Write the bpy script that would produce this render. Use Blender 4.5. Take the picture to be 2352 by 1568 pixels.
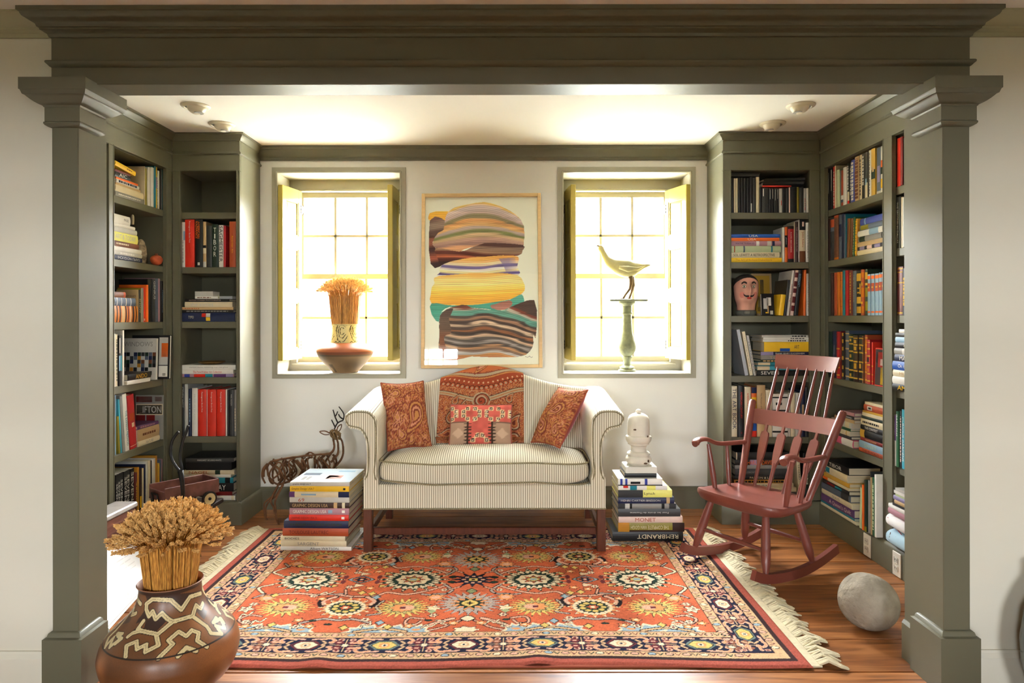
import bpy, math, random
import numpy as np
from mathutils import Vector, Matrix

for _o in list(bpy.data.objects):
    bpy.data.objects.remove(_o, do_unlink=True)
SC = bpy.context.scene
COL = SC.collection
R = math.radians
random.seed(7)
NR = np.random.RandomState(11)

# ---------------------------------------------------------------- camera
F, CX, HY, CH = 1568.0, 1176.0, 730.0, 1.25      # focal (px), principal x, horizon y, eye height
cam_d = bpy.data.cameras.new('camera')
cam = bpy.data.objects.new('camera', cam_d)
COL.objects.link(cam)
cam.location = (0, 0, CH)
cam.rotation_euler = (R(90), R(0.08), 0)
cam_d.sensor_width = 36
cam_d.lens = 36 * F / 2352
cam_d.shift_y = -(784 - HY) / 2352
cam_d.clip_start = 0.05
SC.camera = cam

# ---------------------------------------------------------------- world, light, exposure
W = bpy.data.worlds.new('overcast_sky')
SC.world = W
W.use_nodes = True
_bg = W.node_tree.nodes['Background']
_bg.inputs[0].default_value = (0.91, 0.955, 1.0, 1)
_bg.inputs[1].default_value = 58.0
SC.view_settings.view_transform = 'Standard'
SC.view_settings.look = 'None'
SC.view_settings.exposure = 1.25
SC.view_settings.gamma = 1.0
SC.view_settings.use_curve_mapping = False

def portal(name, loc, rot, sx, sy):
    ld = bpy.data.lights.new(name, 'AREA')
    ld.shape = 'RECTANGLE'; ld.size = sx; ld.size_y = sy
    ld.cycles.is_portal = True
    o = bpy.data.objects.new(name, ld); COL.objects.link(o)
    o.location = loc; o.rotation_euler = rot
    return o

# daylight portals at the window openings (they only guide the sky light, they emit nothing)
portal('daylight_portal', (-1.13, 4.79, 1.54), (R(-90), 0, 0), .74, 1.2)
portal('daylight_portal', (0.75, 4.79, 1.54), (R(-90), 0, 0), .74, 1.2)
REARW = [(-1.2, .74), (1.25, .74)]
for _x, _w in REARW:
    portal('daylight_portal', (_x, -2.52, 1.45), (R(90), 0, 0), _w, 1.0)

# ---------------------------------------------------------------- helpers
def lin(c):
    c = np.asarray(c, float) / 255.0
    return np.where(c <= .04045, c / 12.92, ((c + .055) / 1.055) ** 2.4)

def px(x, y, Y):
    return Vector(((x - CX) * Y / F, Y, CH + (HY - y) * Y / F))

def fl(x, y, z=0.0):
    Y = (CH - z) * F / (y - HY)
    return px(x, y, Y)

MATS = {}
def mat(key, rgb=(200, 200, 200), rough=.5, spec=.4, var=0., vscale=8., bump=0., bscale=60., metal=0., coat=0., stretch=None, sheen=0., dark=None):
    if key in MATS:
        return MATS[key]
    m = bpy.data.materials.new(key); m.use_nodes = True
    nt = m.node_tree; b = nt.nodes['Principled BSDF']
    c = lin(rgb)
    b.inputs['Base Color'].default_value = (*c, 1)
    b.inputs['Roughness'].default_value = rough
    b.inputs['Specular IOR Level'].default_value = spec
    b.inputs['Metallic'].default_value = metal
    b.inputs['Coat Weight'].default_value = coat
    if sheen: b.inputs['Sheen Weight'].default_value = sheen
    if var or bump:
        tc = nt.nodes.new('ShaderNodeTexCoord')
        mp = nt.nodes.new('ShaderNodeMapping')
        if stretch: mp.inputs['Scale'].default_value = stretch
        nt.links.new(tc.outputs['Object'], mp.inputs['Vector'])
    if var:
        n = nt.nodes.new('ShaderNodeTexNoise'); n.inputs['Scale'].default_value = vscale
        n.inputs['Detail'].default_value = 5
        nt.links.new(mp.outputs[0], n.inputs['Vector'])
        r = nt.nodes.new('ShaderNodeValToRGB')
        d = lin(dark) if dark is not None else c * (1 - var)
        e = np.clip(c * (1 + var * .6), 0, 1)
        r.color_ramp.elements[0].position = .3; r.color_ramp.elements[1].position = .72
        r.color_ramp.elements[0].color = (*d, 1); r.color_ramp.elements[1].color = (*e, 1)
        nt.links.new(n.outputs['Fac'], r.inputs['Fac'])
        nt.links.new(r.outputs['Color'], b.inputs['Base Color'])
    if bump:
        n2 = nt.nodes.new('ShaderNodeTexNoise'); n2.inputs['Scale'].default_value = bscale
        n2.inputs['Detail'].default_value = 4
        nt.links.new(mp.outputs[0], n2.inputs['Vector'])
        bp = nt.nodes.new('ShaderNodeBump'); bp.inputs['Strength'].default_value = bump
        bp.inputs['Distance'].default_value = .004
        nt.links.new(n2.outputs['Fac'], bp.inputs['Height'])
        nt.links.new(bp.outputs['Normal'], b.inputs['Normal'])
    MATS[key] = m
    return m

def vcmat(key, rough=.85, spec=.2, bump=0., bscale=300., coat=0.):
    """colours come from the 'Col' attribute drawn on the mesh"""
    if key in MATS: return MATS[key]
    m = bpy.data.materials.new(key); m.use_nodes = True
    nt = m.node_tree; b = nt.nodes['Principled BSDF']
    a = nt.nodes.new('ShaderNodeAttribute'); a.attribute_name = 'Col'
    nt.links.new(a.outputs['Color'], b.inputs['Base Color'])
    b.inputs['Roughness'].default_value = rough
    b.inputs['Specular IOR Level'].default_value = spec
    b.inputs['Coat Weight'].default_value = coat
    if bump:
        tc = nt.nodes.new('ShaderNodeTexCoord')
        n2 = nt.nodes.new('ShaderNodeTexNoise'); n2.inputs['Scale'].default_value = bscale
        nt.links.new(tc.outputs['Object'], n2.inputs['Vector'])
        bp = nt.nodes.new('ShaderNodeBump'); bp.inputs['Strength'].default_value = bump
        bp.inputs['Distance'].default_value = .003
        nt.links.new(n2.outputs['Fac'], bp.inputs['Height'])
        nt.links.new(bp.outputs['Normal'], b.inputs['Normal'])
    MATS[key] = m
    return m

MTX = {}
def tag(o, label=None, cat=None, group=None, kind=None):
    if label: o['label'] = label
    if cat: o['category'] = cat
    if group: o['group'] = group
    if kind: o['kind'] = kind
    return o

def thing(name, label, cat, loc=(0, 0, 0), rz=0., group=None, M=None, kind=None):
    o = bpy.data.objects.new(name, None); COL.objects.link(o)
    o.empty_display_size = .05
    if M is None:
        M = Matrix.Translation(Vector(loc)) @ Matrix.Rotation(rz, 4, 'Z')
    o.matrix_world = M
    MTX[o] = M.copy()
    return tag(o, label, cat, group, kind)

class MB:
    def __init__(s):
        s.v = []; s.f = []
    def add(s, vs, fs):
        n = len(s.v)
        s.v.extend([tuple(p) for p in vs]); s.f.extend([tuple(i + n for i in f) for f in fs])
        return s
    def box(s, x0, x1, y0, y1, z0, z1):
        return s.add([(x0, y0, z0), (x1, y0, z0), (x1, y1, z0), (x0, y1, z0), (x0, y0, z1), (x1, y0, z1), (x1, y1, z1), (x0, y1, z1)],
              [(0, 3, 2, 1), (4, 5, 6, 7), (0, 1, 5, 4), (1, 2, 6, 5), (2, 3, 7, 6), (3, 0, 4, 7)])
    def bbox(s, x0, x1, y0, y1, z0, z1, b=.004):
        """box with chamfered vertical and horizontal edges"""
        xs = (x0, x0 + b, x1 - b, x1); 
        vs = []; 
        def ring(x0, x1, y0, y1, z, c):
            return [(x0 + c, y0, z), (x1 - c, y0, z), (x1, y0 + c, z), (x1, y1 - c, z), (x1 - c, y1, z), (x0 + c, y1, z), (x0, y1 - c, z), (x0, y0 + c, z)]
        rings = [ring(x0 + b, x1 - b, y0 + b, y1 - b, z0, b * .6), ring(x0, x1, y0, y1, z0 + b, b), ring(x0, x1, y0, y1, z1 - b, b), ring(x0 + b, x1 - b, y0 + b, y1 - b, z1, b * .6)]
        return s.loft(rings, True, True)
    def loft(s, rings, closed=True, caps=True):
        n = len(rings[0]); vs = [p for r in rings for p in r]; fs = []
        for k in range(len(rings) - 1):
            for i in range(n if closed else n - 1):
                j = (i + 1) % n
                fs.append((k * n + i, k * n + j, (k + 1) * n + j, (k + 1) * n + i))
        if caps and closed:
            fs.append(tuple(range(n - 1, -1, -1)))
            o = (len(rings) - 1) * n
            fs.append(tuple(o + i for i in range(n)))
        return s.add(vs, fs)
    def tube(s, pts, r, n=8, caps=True):
        pts = [Vector(p) for p in pts]
        rs = r if isinstance(r, (list, tuple)) else [r] * len(pts)
        rings = []; up = None
        for i, p in enumerate(pts):
            if i == 0: t = pts[1] - p
            elif i == len(pts) - 1: t = p - pts[i - 1]
            else: t = (pts[i + 1] - pts[i - 1])
            t = t.normalized() if t.length > 1e-9 else Vector((0, 0, 1))
            if up is None:
                up = t.orthogonal().normalized()
            else:
                up = (up - t * up.dot(t))
                up = up.normalized() if up.length > 1e-6 else t.orthogonal().normalized()
            b = t.cross(up)
            rings.append([p + (up * math.cos(2 * math.pi * k / n) + b * math.sin(2 * math.pi * k / n)) * rs[i] for k in range(n)])
        return s.loft(rings, True, caps)
    def lathe(s, prof, c=(0, 0, 0), n=32, caps=True):
        rings = [[(c[0] + r * math.cos(2 * math.pi * k / n), c[1] + r * math.sin(2 * math.pi * k / n), c[2] + z) for k in range(n)] for r, z in prof]
        return s.loft(rings, True, caps)
    def sweep(s, path, prof, side=1, closed=False, caps=True):
        """profile (offset, z) swept along a horizontal polyline with mitred corners; side=1 offsets to the right of travel"""
        n = len(path); rings = []
        P = [Vector((p[0], p[1])) for p in path]
        for i in range(n):
            if closed: a, b = P[i - 1], P[(i + 1) % n]
            else: a = P[i - 1] if i > 0 else None; b = P[i + 1] if i < n - 1 else None
            ds = []
            if a is not None: ds.append((P[i] - a).normalized())
            if b is not None: ds.append((b - P[i]).normalized())
            ns = [Vector((d.y, -d.x)) * side for d in ds]
            if len(ns) == 2:
                m = ns[0] + ns[1]; m = m / (m.dot(ns[0]) if abs(m.dot(ns[0])) > 1e-6 else 1)
            else: m = ns[0]
            rings.append([(P[i].x + m.x * o, P[i].y + m.y * o, z) for o, z in prof])
        if closed: rings.append(rings[0])
        return s.loft(rings, True, caps and not closed)
    def ellip(s, c, rx, ry, rz, n=16, m=10):
        rings = []
        for k in range(m + 1):
            a = math.pi * k / m; q = max(math.sin(a), .002)
            rings.append([(c[0] + rx * q * math.cos(2 * math.pi * i / n), c[1] + ry * q * math.sin(2 * math.pi * i / n), c[2] - rz * math.cos(a)) for i in range(n)])
        return s.loft(rings, True, True)
    def build(s, name, m, parent=None, smooth=False, world=False, kind=None, label=None):
        me = bpy.data.meshes.new(name)
        me.from_pydata(s.v, [], s.f)
        return link(name, me, m, parent, smooth, world, kind, label)

def link(name, me, m, parent=None, smooth=False, world=False, kind=None, label=None):
    if m is not None: me.materials.append(m)
    o = bpy.data.objects.new(name, me); COL.objects.link(o)
    if parent is not None:
        if world:
            me.transform(MTX[parent].inverted() if parent in MTX else Matrix.Identity(4))
        o.parent = parent
    if smooth:
        me.polygons.foreach_set('use_smooth', [True] * len(me.polygons))
        if smooth == 'auto':
            try: me.set_sharp_from_angle(angle=R(38))
            except Exception: pass
    me.update()
    if kind: o['kind'] = kind
    if label: o['label'] = label
    return o

def struct(name, mb, m, parent=None, smooth=False):
    return mb.build(name, m, parent, smooth, kind='structure' if parent is None else None)

def grid_mesh(name, P, C=None, m=None, parent=None, smooth=True, world=False, kind=None, wrap=False, label=None, solid=0.):
    """P (h,w,3) positions, C (h,w,3) sRGB colours 0..255"""
    h, w = P.shape[:2]
    me = bpy.data.meshes.new(name)
    ww = w if wrap else w - 1
    I, J = np.meshgrid(np.arange(h - 1), np.arange(ww), indexing='ij')
    J2 = (J + 1) % w
    q = np.stack([I * w + J, I * w + J2, (I + 1) * w + J2, (I + 1) * w + J], -1).reshape(-1, 4)
    me.vertices.add(h * w); me.vertices.foreach_set('co', P.reshape(-1).astype(np.float32))
    me.loops.add(q.size); me.loops.foreach_set('vertex_index', q.reshape(-1).astype(np.int32))
    me.polygons.add(len(q)); me.polygons.foreach_set('loop_start', np.arange(0, q.size, 4, dtype=np.int32))
    me.polygons.foreach_set('loop_total', np.full(len(q), 4, np.int32))
    me.update(calc_edges=True)
    if C is not None: set_col(me, C.reshape(-1, 3))
    return link(name, me, m, parent, smooth, world, kind, label)

def set_col(me, C):
    a = me.color_attributes.new('Col', 'FLOAT_COLOR', 'POINT')
    rgba = np.ones((len(C), 4), np.float32); rgba[:, :3] = lin(C)
    a.data.foreach_set('color', rgba.reshape(-1))

def spline(pts, n=8, closed=False):
    """Catmull-Rom through points of any dimension"""
    P = np.array(pts, float); out = []
    m = len(P)
    for i in range(m if closed else m - 1):
        if closed: p0, p1, p2, p3 = P[i - 1], P[i], P[(i + 1) % m], P[(i + 2) % m]
        else: p0, p1, p2, p3 = P[max(i - 1, 0)], P[i], P[i + 1], P[min(i + 2, m - 1)]
        for k in range(n):
            t = k / n
            out.append(.5 * ((2 * p1) + (-p0 + p2) * t + (2 * p0 - 5 * p1 + 4 * p2 - p3) * t * t + (-p0 + 3 * p1 - 3 * p2 + p3) * t ** 3))
    if not closed: out.append(P[-1])
    return np.array(out)

# ---------------------------------------------------------------- drawing on a colour canvas (flat pattern for weave, paint, print)
class Cv:
    def __init__(s, x0, x1, y0, y1, step, bg):
        s.w = int(round((x1 - x0) / step)) + 1; s.h = int(round((y1 - y0) / step)) + 1
        s.x = np.linspace(x0, x1, s.w); s.y = np.linspace(y0, y1, s.h)
        s.X, s.Y = np.meshgrid(s.x, s.y)
        s.a = np.empty((s.h, s.w, 3)); s.a[:] = bg
    def _bb(s, x0, x1, y0, y1):
        i0 = max(np.searchsorted(s.y, y0) - 1, 0); i1 = min(np.searchsorted(s.y, y1) + 1, s.h)
        j0 = max(np.searchsorted(s.x, x0) - 1, 0); j1 = min(np.searchsorted(s.x, x1) + 1, s.w)
        return slice(i0, i1), slice(j0, j1)
    def poly(s, pts, c, mask=False):
        P = np.array(pts, float)
        sl = s._bb(P[:, 0].min(), P[:, 0].max(), P[:, 1].min(), P[:, 1].max())
        X, Y = s.X[sl], s.Y[sl]
        if X.size == 0: return None
        ins = np.zeros(X.shape, bool)
        n = len(P)
        for i in range(n):
            x1, y1 = P[i]; x2, y2 = P[(i + 1) % n]
            if y1 == y2: continue
            ins ^= ((y1 > Y) != (y2 > Y)) & (X < (x2 - x1) * (Y - y1) / (y2 - y1) + x1)
        if mask: return sl, ins
        s.a[sl][ins] = c
    def line(s, pts, w, c):
        P = np.array(pts, float)
        for i in range(len(P) - 1):
            a, b = P[i], P[i + 1]
            sl = s._bb(min(a[0], b[0]) - w, max(a[0], b[0]) + w, min(a[1], b[1]) - w, max(a[1], b[1]) + w)
            X, Y = s.X[sl], s.Y[sl]
            if X.size == 0: continue
            d = b - a; L = d @ d
            t = np.clip(((X - a[0]) * d[0] + (Y - a[1]) * d[1]) / (L if L else 1), 0, 1)
            q = (X - a[0] - t * d[0]) ** 2 + (Y - a[1] - t * d[1]) ** 2 < (w / 2) ** 2
            s.a[sl][q] = c
    def ell(s, cx, cy, rx, ry, c):
        sl = s._bb(cx - rx, cx + rx, cy - ry, cy + ry)
        X, Y = s.X[sl], s.Y[sl]
        if X.size == 0: return
        s.a[sl][((X - cx) / rx) ** 2 + ((Y - cy) / ry) ** 2 < 1] = c
    def star(s, cx, cy, rx, ry, n, amp, c, ph=0., sharp=1.):
        """lobed/petalled rosette; amp = depth of the lobes"""
        sl = s._bb(cx - rx, cx + rx, cy - ry, cy + ry)
        X, Y = (s.X[sl] - cx) / rx, (s.Y[sl] - cy) / ry
        if X.size == 0: return
        r = np.hypot(X, Y); t = np.arctan2(Y, X) + ph
        e = 1 - amp * np.abs(np.sin(n * t / 2)) ** sharp
        s.a[sl][r < e] = c
    def sample(s, U, V):
        """bilinear-free lookup with U,V in 0..1"""
        j = np.clip((U * (s.w - 1)).round().astype(int), 0, s.w - 1); i = np.clip((V * (s.h - 1)).round().astype(int), 0, s.h - 1)
        return s.a[i, j]
    def noise(s, amt):
        s.a = np.clip(s.a * (1 + amt * NR.randn(s.h, s.w, 1)), 0, 255)

def smooth_noise(h, w, k, amp=1., seed=0):
    r = np.random.RandomState(seed)
    g = r.randn(max(2, h // k + 2), max(2, w // k + 2))
    yi = np.linspace(0, g.shape[0] - 1.001, h); xi = np.linspace(0, g.shape[1] - 1.001, w)
    y0 = yi.astype(int); x0 = xi.astype(int); fy = (yi - y0)[:, None]; fx = (xi - x0)[None]
    fy = fy * fy * (3 - 2 * fy); fx = fx * fx * (3 - 2 * fx)
    a = g[y0][:, x0]; b = g[y0][:, x0 + 1]; c = g[y0 + 1][:, x0]; d = g[y0 + 1][:, x0 + 1]
    return amp * ((a * (1 - fx) + b * fx) * (1 - fy) + (c * (1 - fx) + d * fx) * fy)

# ---------------------------------------------------------------- lettering (flat print)
_TX = {}
def text_mesh(s):
    if s not in _TX:
        cu = bpy.data.curves.new('letters', 'FONT'); cu.body = s; cu.size = 1; cu.resolution_u = 2; cu.fill_mode = 'FRONT'
        o = bpy.data.objects.new('letters', cu); COL.objects.link(o)
        bpy.context.view_layer.update()
        me = bpy.data.meshes.new_from_object(o.evaluated_get(bpy.context.evaluated_depsgraph_get()))
        bpy.data.objects.remove(o, do_unlink=True)
        co = np.empty(len(me.vertices) * 3); me.vertices.foreach_get('co', co); co = co.reshape(-1, 3)
        _TX[s] = (me, co.min(0), co.max(0)) if len(co) else None
    return _TX[s]

def letters(s, center, right, up, wmax, hmax, m, parent, name='title', stretch=True):
    """print s in the plane right/up, fitted into wmax x hmax"""
    t = text_mesh(s)
    if t is None: return
    me0, lo, hi = t
    w, h = hi[0] - lo[0], hi[1] - lo[1]
    sx, sy = wmax / w, hmax / h
    if not stretch: sx = sy = min(sx, sy)
    else:
        if sx > sy * 1.7: sx = sy * 1.7
        if sy > sx * 1.9: sy = sx * 1.9
    r = Vector(right).normalized(); u = Vector(up).normalized(); nrm = r.cross(u)
    M = Matrix(((r.x * sx, u.x * sy, nrm.x, 0), (r.y * sx, u.y * sy, nrm.y, 0), (r.z * sx, u.z * sy, nrm.z, 0), (0, 0, 0, 1)))
    c = Vector(((lo[0] + hi[0]) / 2, (lo[1] + hi[1]) / 2, 0))
    M.translation = Vector(center) - M.to_3x3() @ c
    me = me0.copy(); me.name = name; me.materials.clear()
    me.transform(M)
    return link(name, me, m, parent)

# ---------------------------------------------------------------- shared materials
OLIVE = mat('olive_grey_paint', (102, 99, 79), .44, .5, var=.06, vscale=3, bump=.03, bscale=25)
INSIDE = OLIVE
WALLM = mat('white_plaster', (232, 229, 221), .85, .2, var=.03, vscale=2.2, bump=.12, bscale=9)
CEILM = mat('ceiling_plaster', (238, 234, 224), .9, .2, var=.02, vscale=2, bump=.06, bscale=6)
ROOMW = mat('cream_wall_paint', (222, 217, 200), .85, .2, var=.03, vscale=2.0, bump=.06, bscale=12)
TRIMM = mat('stone_grey_trim', (160, 154, 134), .5, .4, var=.04, vscale=4)
SASHM = mat('sash_paint', (150, 144, 126), .5, .4)
SHUT = mat('mustard_shutter_paint', (176, 156, 70), .45, .4, var=.05, vscale=5)
IRON = mat('black_iron', (28, 27, 26), .5, .5, metal=.3)
REDWOOD = mat('red_brown_chair_paint', (116, 58, 47), .36, .45, var=.10, vscale=7, coat=.15)
MAHOG = mat('mahogany', (86, 42, 25), .3, .5, var=.3, vscale=12, stretch=(6, 6, 1), coat=.2)

def wood_floor():
    m = bpy.data.materials.new('wide_pine_planks'); m.use_nodes = True
    nt = m.node_tree; b = nt.nodes['Principled BSDF']; N = nt.nodes.new; L = nt.links.new
    tc = N('ShaderNodeTexCoord'); oi = N('ShaderNodeObjectInfo')
    mp = N('ShaderNodeMapping'); mp.inputs['Scale'].default_value = (.9, 9, 1)
    ad = N('ShaderNodeVectorMath'); ad.operation = 'ADD'
    cb = N('ShaderNodeCombineXYZ'); mu = N('ShaderNodeMath'); mu.operation = 'MULTIPLY'; mu.inputs[1].default_value = 37
    L(oi.outputs['Random'], mu.inputs[0]); L(mu.outputs[0], cb.inputs[0]); L(mu.outputs[0], cb.inputs[2])
    L(tc.outputs['Object'], ad.inputs[0]); L(cb.outputs[0], ad.inputs[1]); L(ad.outputs[0], mp.inputs[0])
    n = N('ShaderNodeTexNoise'); n.inputs['Scale'].default_value = 3.2; n.inputs['Detail'].default_value = 8; n.inputs['Distortion'].default_value = .8
    L(mp.outputs[0], n.inputs['Vector'])
    r = N('ShaderNodeValToRGB'); e = r.color_ramp.elements
    e[0].position = .28; e[0].color = (*lin((104, 62, 34)), 1); e[1].position = .75; e[1].color = (*lin((194, 134, 82)), 1)
    k = r.color_ramp.elements.new(.5); k.color = (*lin((158, 100, 56)), 1)
    L(n.outputs['Fac'], r.inputs['Fac'])
    n2 = N('ShaderNodeTexNoise'); n2.inputs['Scale'].default_value = 1.6; n2.inputs['Detail'].default_value = 3
    L(ad.outputs[0], n2.inputs['Vector'])
    r2 = N('ShaderNodeValToRGB'); r2.color_ramp.elements[0].position = .33; r2.color_ramp.elements[0].color = (.42, .34, .3, 1); r2.color_ramp.elements[1].position = .55; r2.color_ramp.elements[1].color = (1, 1, 1, 1)
    L(n2.outputs['Fac'], r2.inputs['Fac'])
    mx = N('ShaderNodeMix'); mx.data_type = 'RGBA'; mx.blend_type = 'MULTIPLY'; mx.inputs[0].default_value = .7
    L(r.outputs[0], mx.inputs[6]); L(r2.outputs[0], mx.inputs[7]); L(mx.outputs[2], b.inputs['Base Color'])
    b.inputs['Specular IOR Level'].default_value = .32
    rr = N('ShaderNodeMapRange'); rr.inputs[3].default_value = .24; rr.inputs[4].default_value = .48
    L(n2.outputs['Fac'], rr.inputs[0]); L(rr.outputs[0], b.inputs['Roughness'])
    bp = N('ShaderNodeBump'); bp.inputs['Strength'].default_value = .12; bp.inputs['Distance'].default_value = .004
    L(n.outputs['Fac'], bp.inputs['Height']); L(bp.outputs[0], b.inputs['Normal'])
    return m
FLOORM = wood_floor()

def glass_mat():
    m = bpy.data.materials.new('window_glass'); m.use_nodes = True
    nt = m.node_tree; nt.nodes.remove(nt.nodes['Principled BSDF']); N = nt.nodes.new
    t = N('ShaderNodeBsdfTransparent'); g = N('ShaderNodeBsdfGlossy'); g.inputs['Roughness'].default_value = .02
    lw = N('ShaderNodeLayerWeight'); lw.inputs[0].default_value = .5
    pw = N('ShaderNodeMath'); pw.operation = 'POWER'; pw.inputs[1].default_value = 5
    fr = N('ShaderNodeMath'); fr.operation = 'MULTIPLY_ADD'; fr.inputs[1].default_value = .9; fr.inputs[2].default_value = .03
    nt.links.new(lw.outputs['Facing'], pw.inputs[0]); nt.links.new(pw.outputs[0], fr.inputs[0])
    mx = N('ShaderNodeMixShader')
    nt.links.new(fr.outputs[0], mx.inputs[0]); nt.links.new(t.outputs[0], mx.inputs[1]); nt.links.new(g.outputs[0], mx.inputs[2])
    nt.links.new(mx.outputs[0], nt.nodes['Material Output'].inputs[0])
    return m
GLASS = glass_mat()
# ================================================================ the setting
AC, FC = 2.37, 2.265             # alcove ceiling, front-room ceiling
YB, YS = 4.485, 4.74             # back wall face, sash plane
XL, XR = -2.06, 1.87             # faces of the side bookcases
YN = 4.14                        # face of the narrow bookcases

# floor: wide planks, each a board of its own
floor = struct('floor', MB().box(-3.2, 3.2, -2.6, 4.5, -.08, -.022), mat('subfloor', (40, 28, 20), .9))
_ys = [-2.6, -2.3, -2.02, -1.76, -1.47, -1.2, -.9, -.62, -.35, -.06, .2, .48, .77, 1.03, 1.3, 1.6, 1.86, 2.14, 2.41, 2.656, 2.904, 3.2, 3.5, 3.78, 4.05, 4.3, 4.5]
for a, b in zip(_ys[:-1], _ys[1:]):
    cut = random.choice([-.9, -.4, .5, 1.3, None, None]) if b < 2.3 else None
    spans = [(-3.2, 3.2)] if cut is None else [(-3.2, cut), (cut, 3.2)]
    for x0, x1 in spans:
        MB().bbox(x0 + .001, x1 - .001, a + .003, b - .003, -.021, random.uniform(-.0012, 0), .002).build('plank', FLOORM, floor)

# back wall with two window openings
WIN = [(-1.54, -.727), (.332, 1.173)]
WZ0, WZ1 = .885, 2.208
mb = MB()
xs = [-2.36, WIN[0][0], WIN[0][1], WIN[1][0], WIN[1][1], 2.2]
for i in (0, 2, 4): mb.box(xs[i], xs[i + 1], YB, YS + .09, 0, AC + .05)
for a, b in WIN:
    mb.box(a, b, YB, YS + .09, 0, WZ0 - .012); mb.box(a, b, YB, YS + .09, WZ1, AC + .05)
wall_back = struct('wall_back', mb, WALLM)
struct('wall_left', MB().box(-2.42, -2.36, 2.34, YS + .09, 0, AC + .05), WALLM)
struct('wall_right', MB().box(2.2, 2.26, 2.34, YS + .09, 0, AC + .05), WALLM)
struct('ceiling', MB().box(-2.42, 2.26, 2.40, YS + .09, AC, AC + .06), CEILM)
# partition either side of the opening
struct('wall_partition_left', MB().box(-3.2, -1.537, 2.33, 2.44, 0, AC), ROOMW)
struct('wall_partition_right', MB().box(1.53, 3.2, 2.33, 2.505, 0, AC), ROOMW)
# front room that the camera stands in
struct('ceiling_front_room', MB().box(-3.2, 3.2, -2.6, 2.335, FC, FC + .06), CEILM)
struct('wall_room_left', MB().box(-3.26, -3.2, -2.6, 2.5, 0, AC), ROOMW)
struct('wall_room_right', MB().box(3.2, 3.26, -2.6, 2.5, 0, AC), ROOMW)
mb = MB(); cur = -3.2
for x, w in REARW:
    mb.box(cur, x - w / 2, -2.66, -2.5, 0, AC); cur = x + w / 2
    mb.box(x - w / 2, x + w / 2, -2.66, -2.5, 0, .95); mb.box(x - w / 2, x + w / 2, -2.66, -2.5, 1.95, AC)
mb.box(cur, 3.2, -2.66, -2.5, 0, AC)
struct('wall_rear', mb, ROOMW)
for i, (x, w) in enumerate(REARW):
    wr = thing('window_%d' % (i + 3), None, None, (x, -2.56, .95), kind='structure')
    m2 = MB()
    for k in range(4): m2.box(-w / 2 + k * w / 3 - .014, -w / 2 + k * w / 3 + .014, -.02, .02, 0, 1.0)
    for k in range(5): m2.box(-w / 2, w / 2, -.018, .018, k * .25 - .014, k * .25 + .014)
    m2.build('sash', SASHM, wr)

# unseen porch and hedge, added behind the camera to shade the rear windows
struct('ceiling_added_porch', MB().box(-5, 5, -6.2, -2.66, 2.3, 2.4), mat('added_porch_boards', (120, 116, 104), .8))
struct('ground_added_porch', MB().box(-5, 5, -6.2, -2.66, -.12, -.02), mat('added_porch_floor', (96, 90, 80), .8))
struct('ground_added_hedge', MB().box(-9, 9, -9.2, -8.4, -.6, 1.7), mat('added_dark_hedge', (46, 54, 36), .95))  # added out of view to block low sky light
struct('ground_yard', MB().box(-12, 12, -14, -6.2, -.7, -.6), mat('rear_lawn', (90, 96, 60), .95))
# outside the alcove windows
struct('ground', MB().box(-30, 30, 4.9, 40, -.6, -.5), mat('frosty_lawn', (214, 214, 200), .95, .1, var=.1, vscale=2))

hill = MB(); _r = []  # dark hillside added to dim the sky seen through the alcove windows
for i in range(61):
    x = -60 + 2 * i
    _r.append([(x, 16, -.6), (x, 22, 1.2), (x, 28, 4.6 + .7 * math.sin(x * .31) + .4 * math.sin(x * .83 + 1)), (x, 40, 8.2 + 1.2 * math.sin(x * .17 + 2)), (x, 60, 8)])
hill.loft(_r, False, False)
struct('ground_added_hillside', hill, mat('added_dark_woodland', (64, 60, 48), .95, .1, var=.35, vscale=.8))
# baseboards
def baseboard(name, x0, x1, y, h, m=OLIVE, t=.018):
    mb = MB(); mb.sweep([(x0, y), (x1, y)], [(0, 0), (t, 0), (t, h - .022), (t * .55, h - .008), (t * .4, h), (0, h)])
    return struct(name, mb, m)
baseboard('baseboard_back', -1.65, 1.28, YB, .145)
baseboard('baseboard_left', -3.2, -1.537, 2.33, .118, ROOMW)
baseboard('baseboard_right', 1.53, 3.2, 2.33, .118, ROOMW)

# crown mouldings of the front-room walls and of the back wall
CRW = [(0, 2.205), (.008, 2.205), (.010, 2.218), (.028, 2.224), (.030, 2.231)] + [(.030 + .05 * t, 2.231 + .026 * (t ** 1.8)) for t in (.2, .4, .6, .8, 1)] + [(.09, 2.258), (.09, FC), (0, FC)]
WCM = mat('sage_cornice_paint', (178, 174, 142), .5, .35)
struct('trim_1', MB().sweep([(-3.2, 2.33), (-1.55, 2.33)], CRW), WCM, smooth='auto')
struct('trim_2', MB().sweep([(1.54, 2.33), (3.2, 2.33)], CRW), WCM, smooth='auto')
CRB = [(0, 2.283), (.010, 2.283), (.014, 2.292), (.018, 2.300)] + [(.018 + .036 * t, 2.300 + .045 * t ** 1.7) for t in (.25, .5, .75, 1)] + [(.062, 2.348), (.062, AC), (0, AC)]
struct('trim_3', MB().sweep([(-1.66, YB), (1.29, YB)], CRB), OLIVE, smooth='auto')

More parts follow.
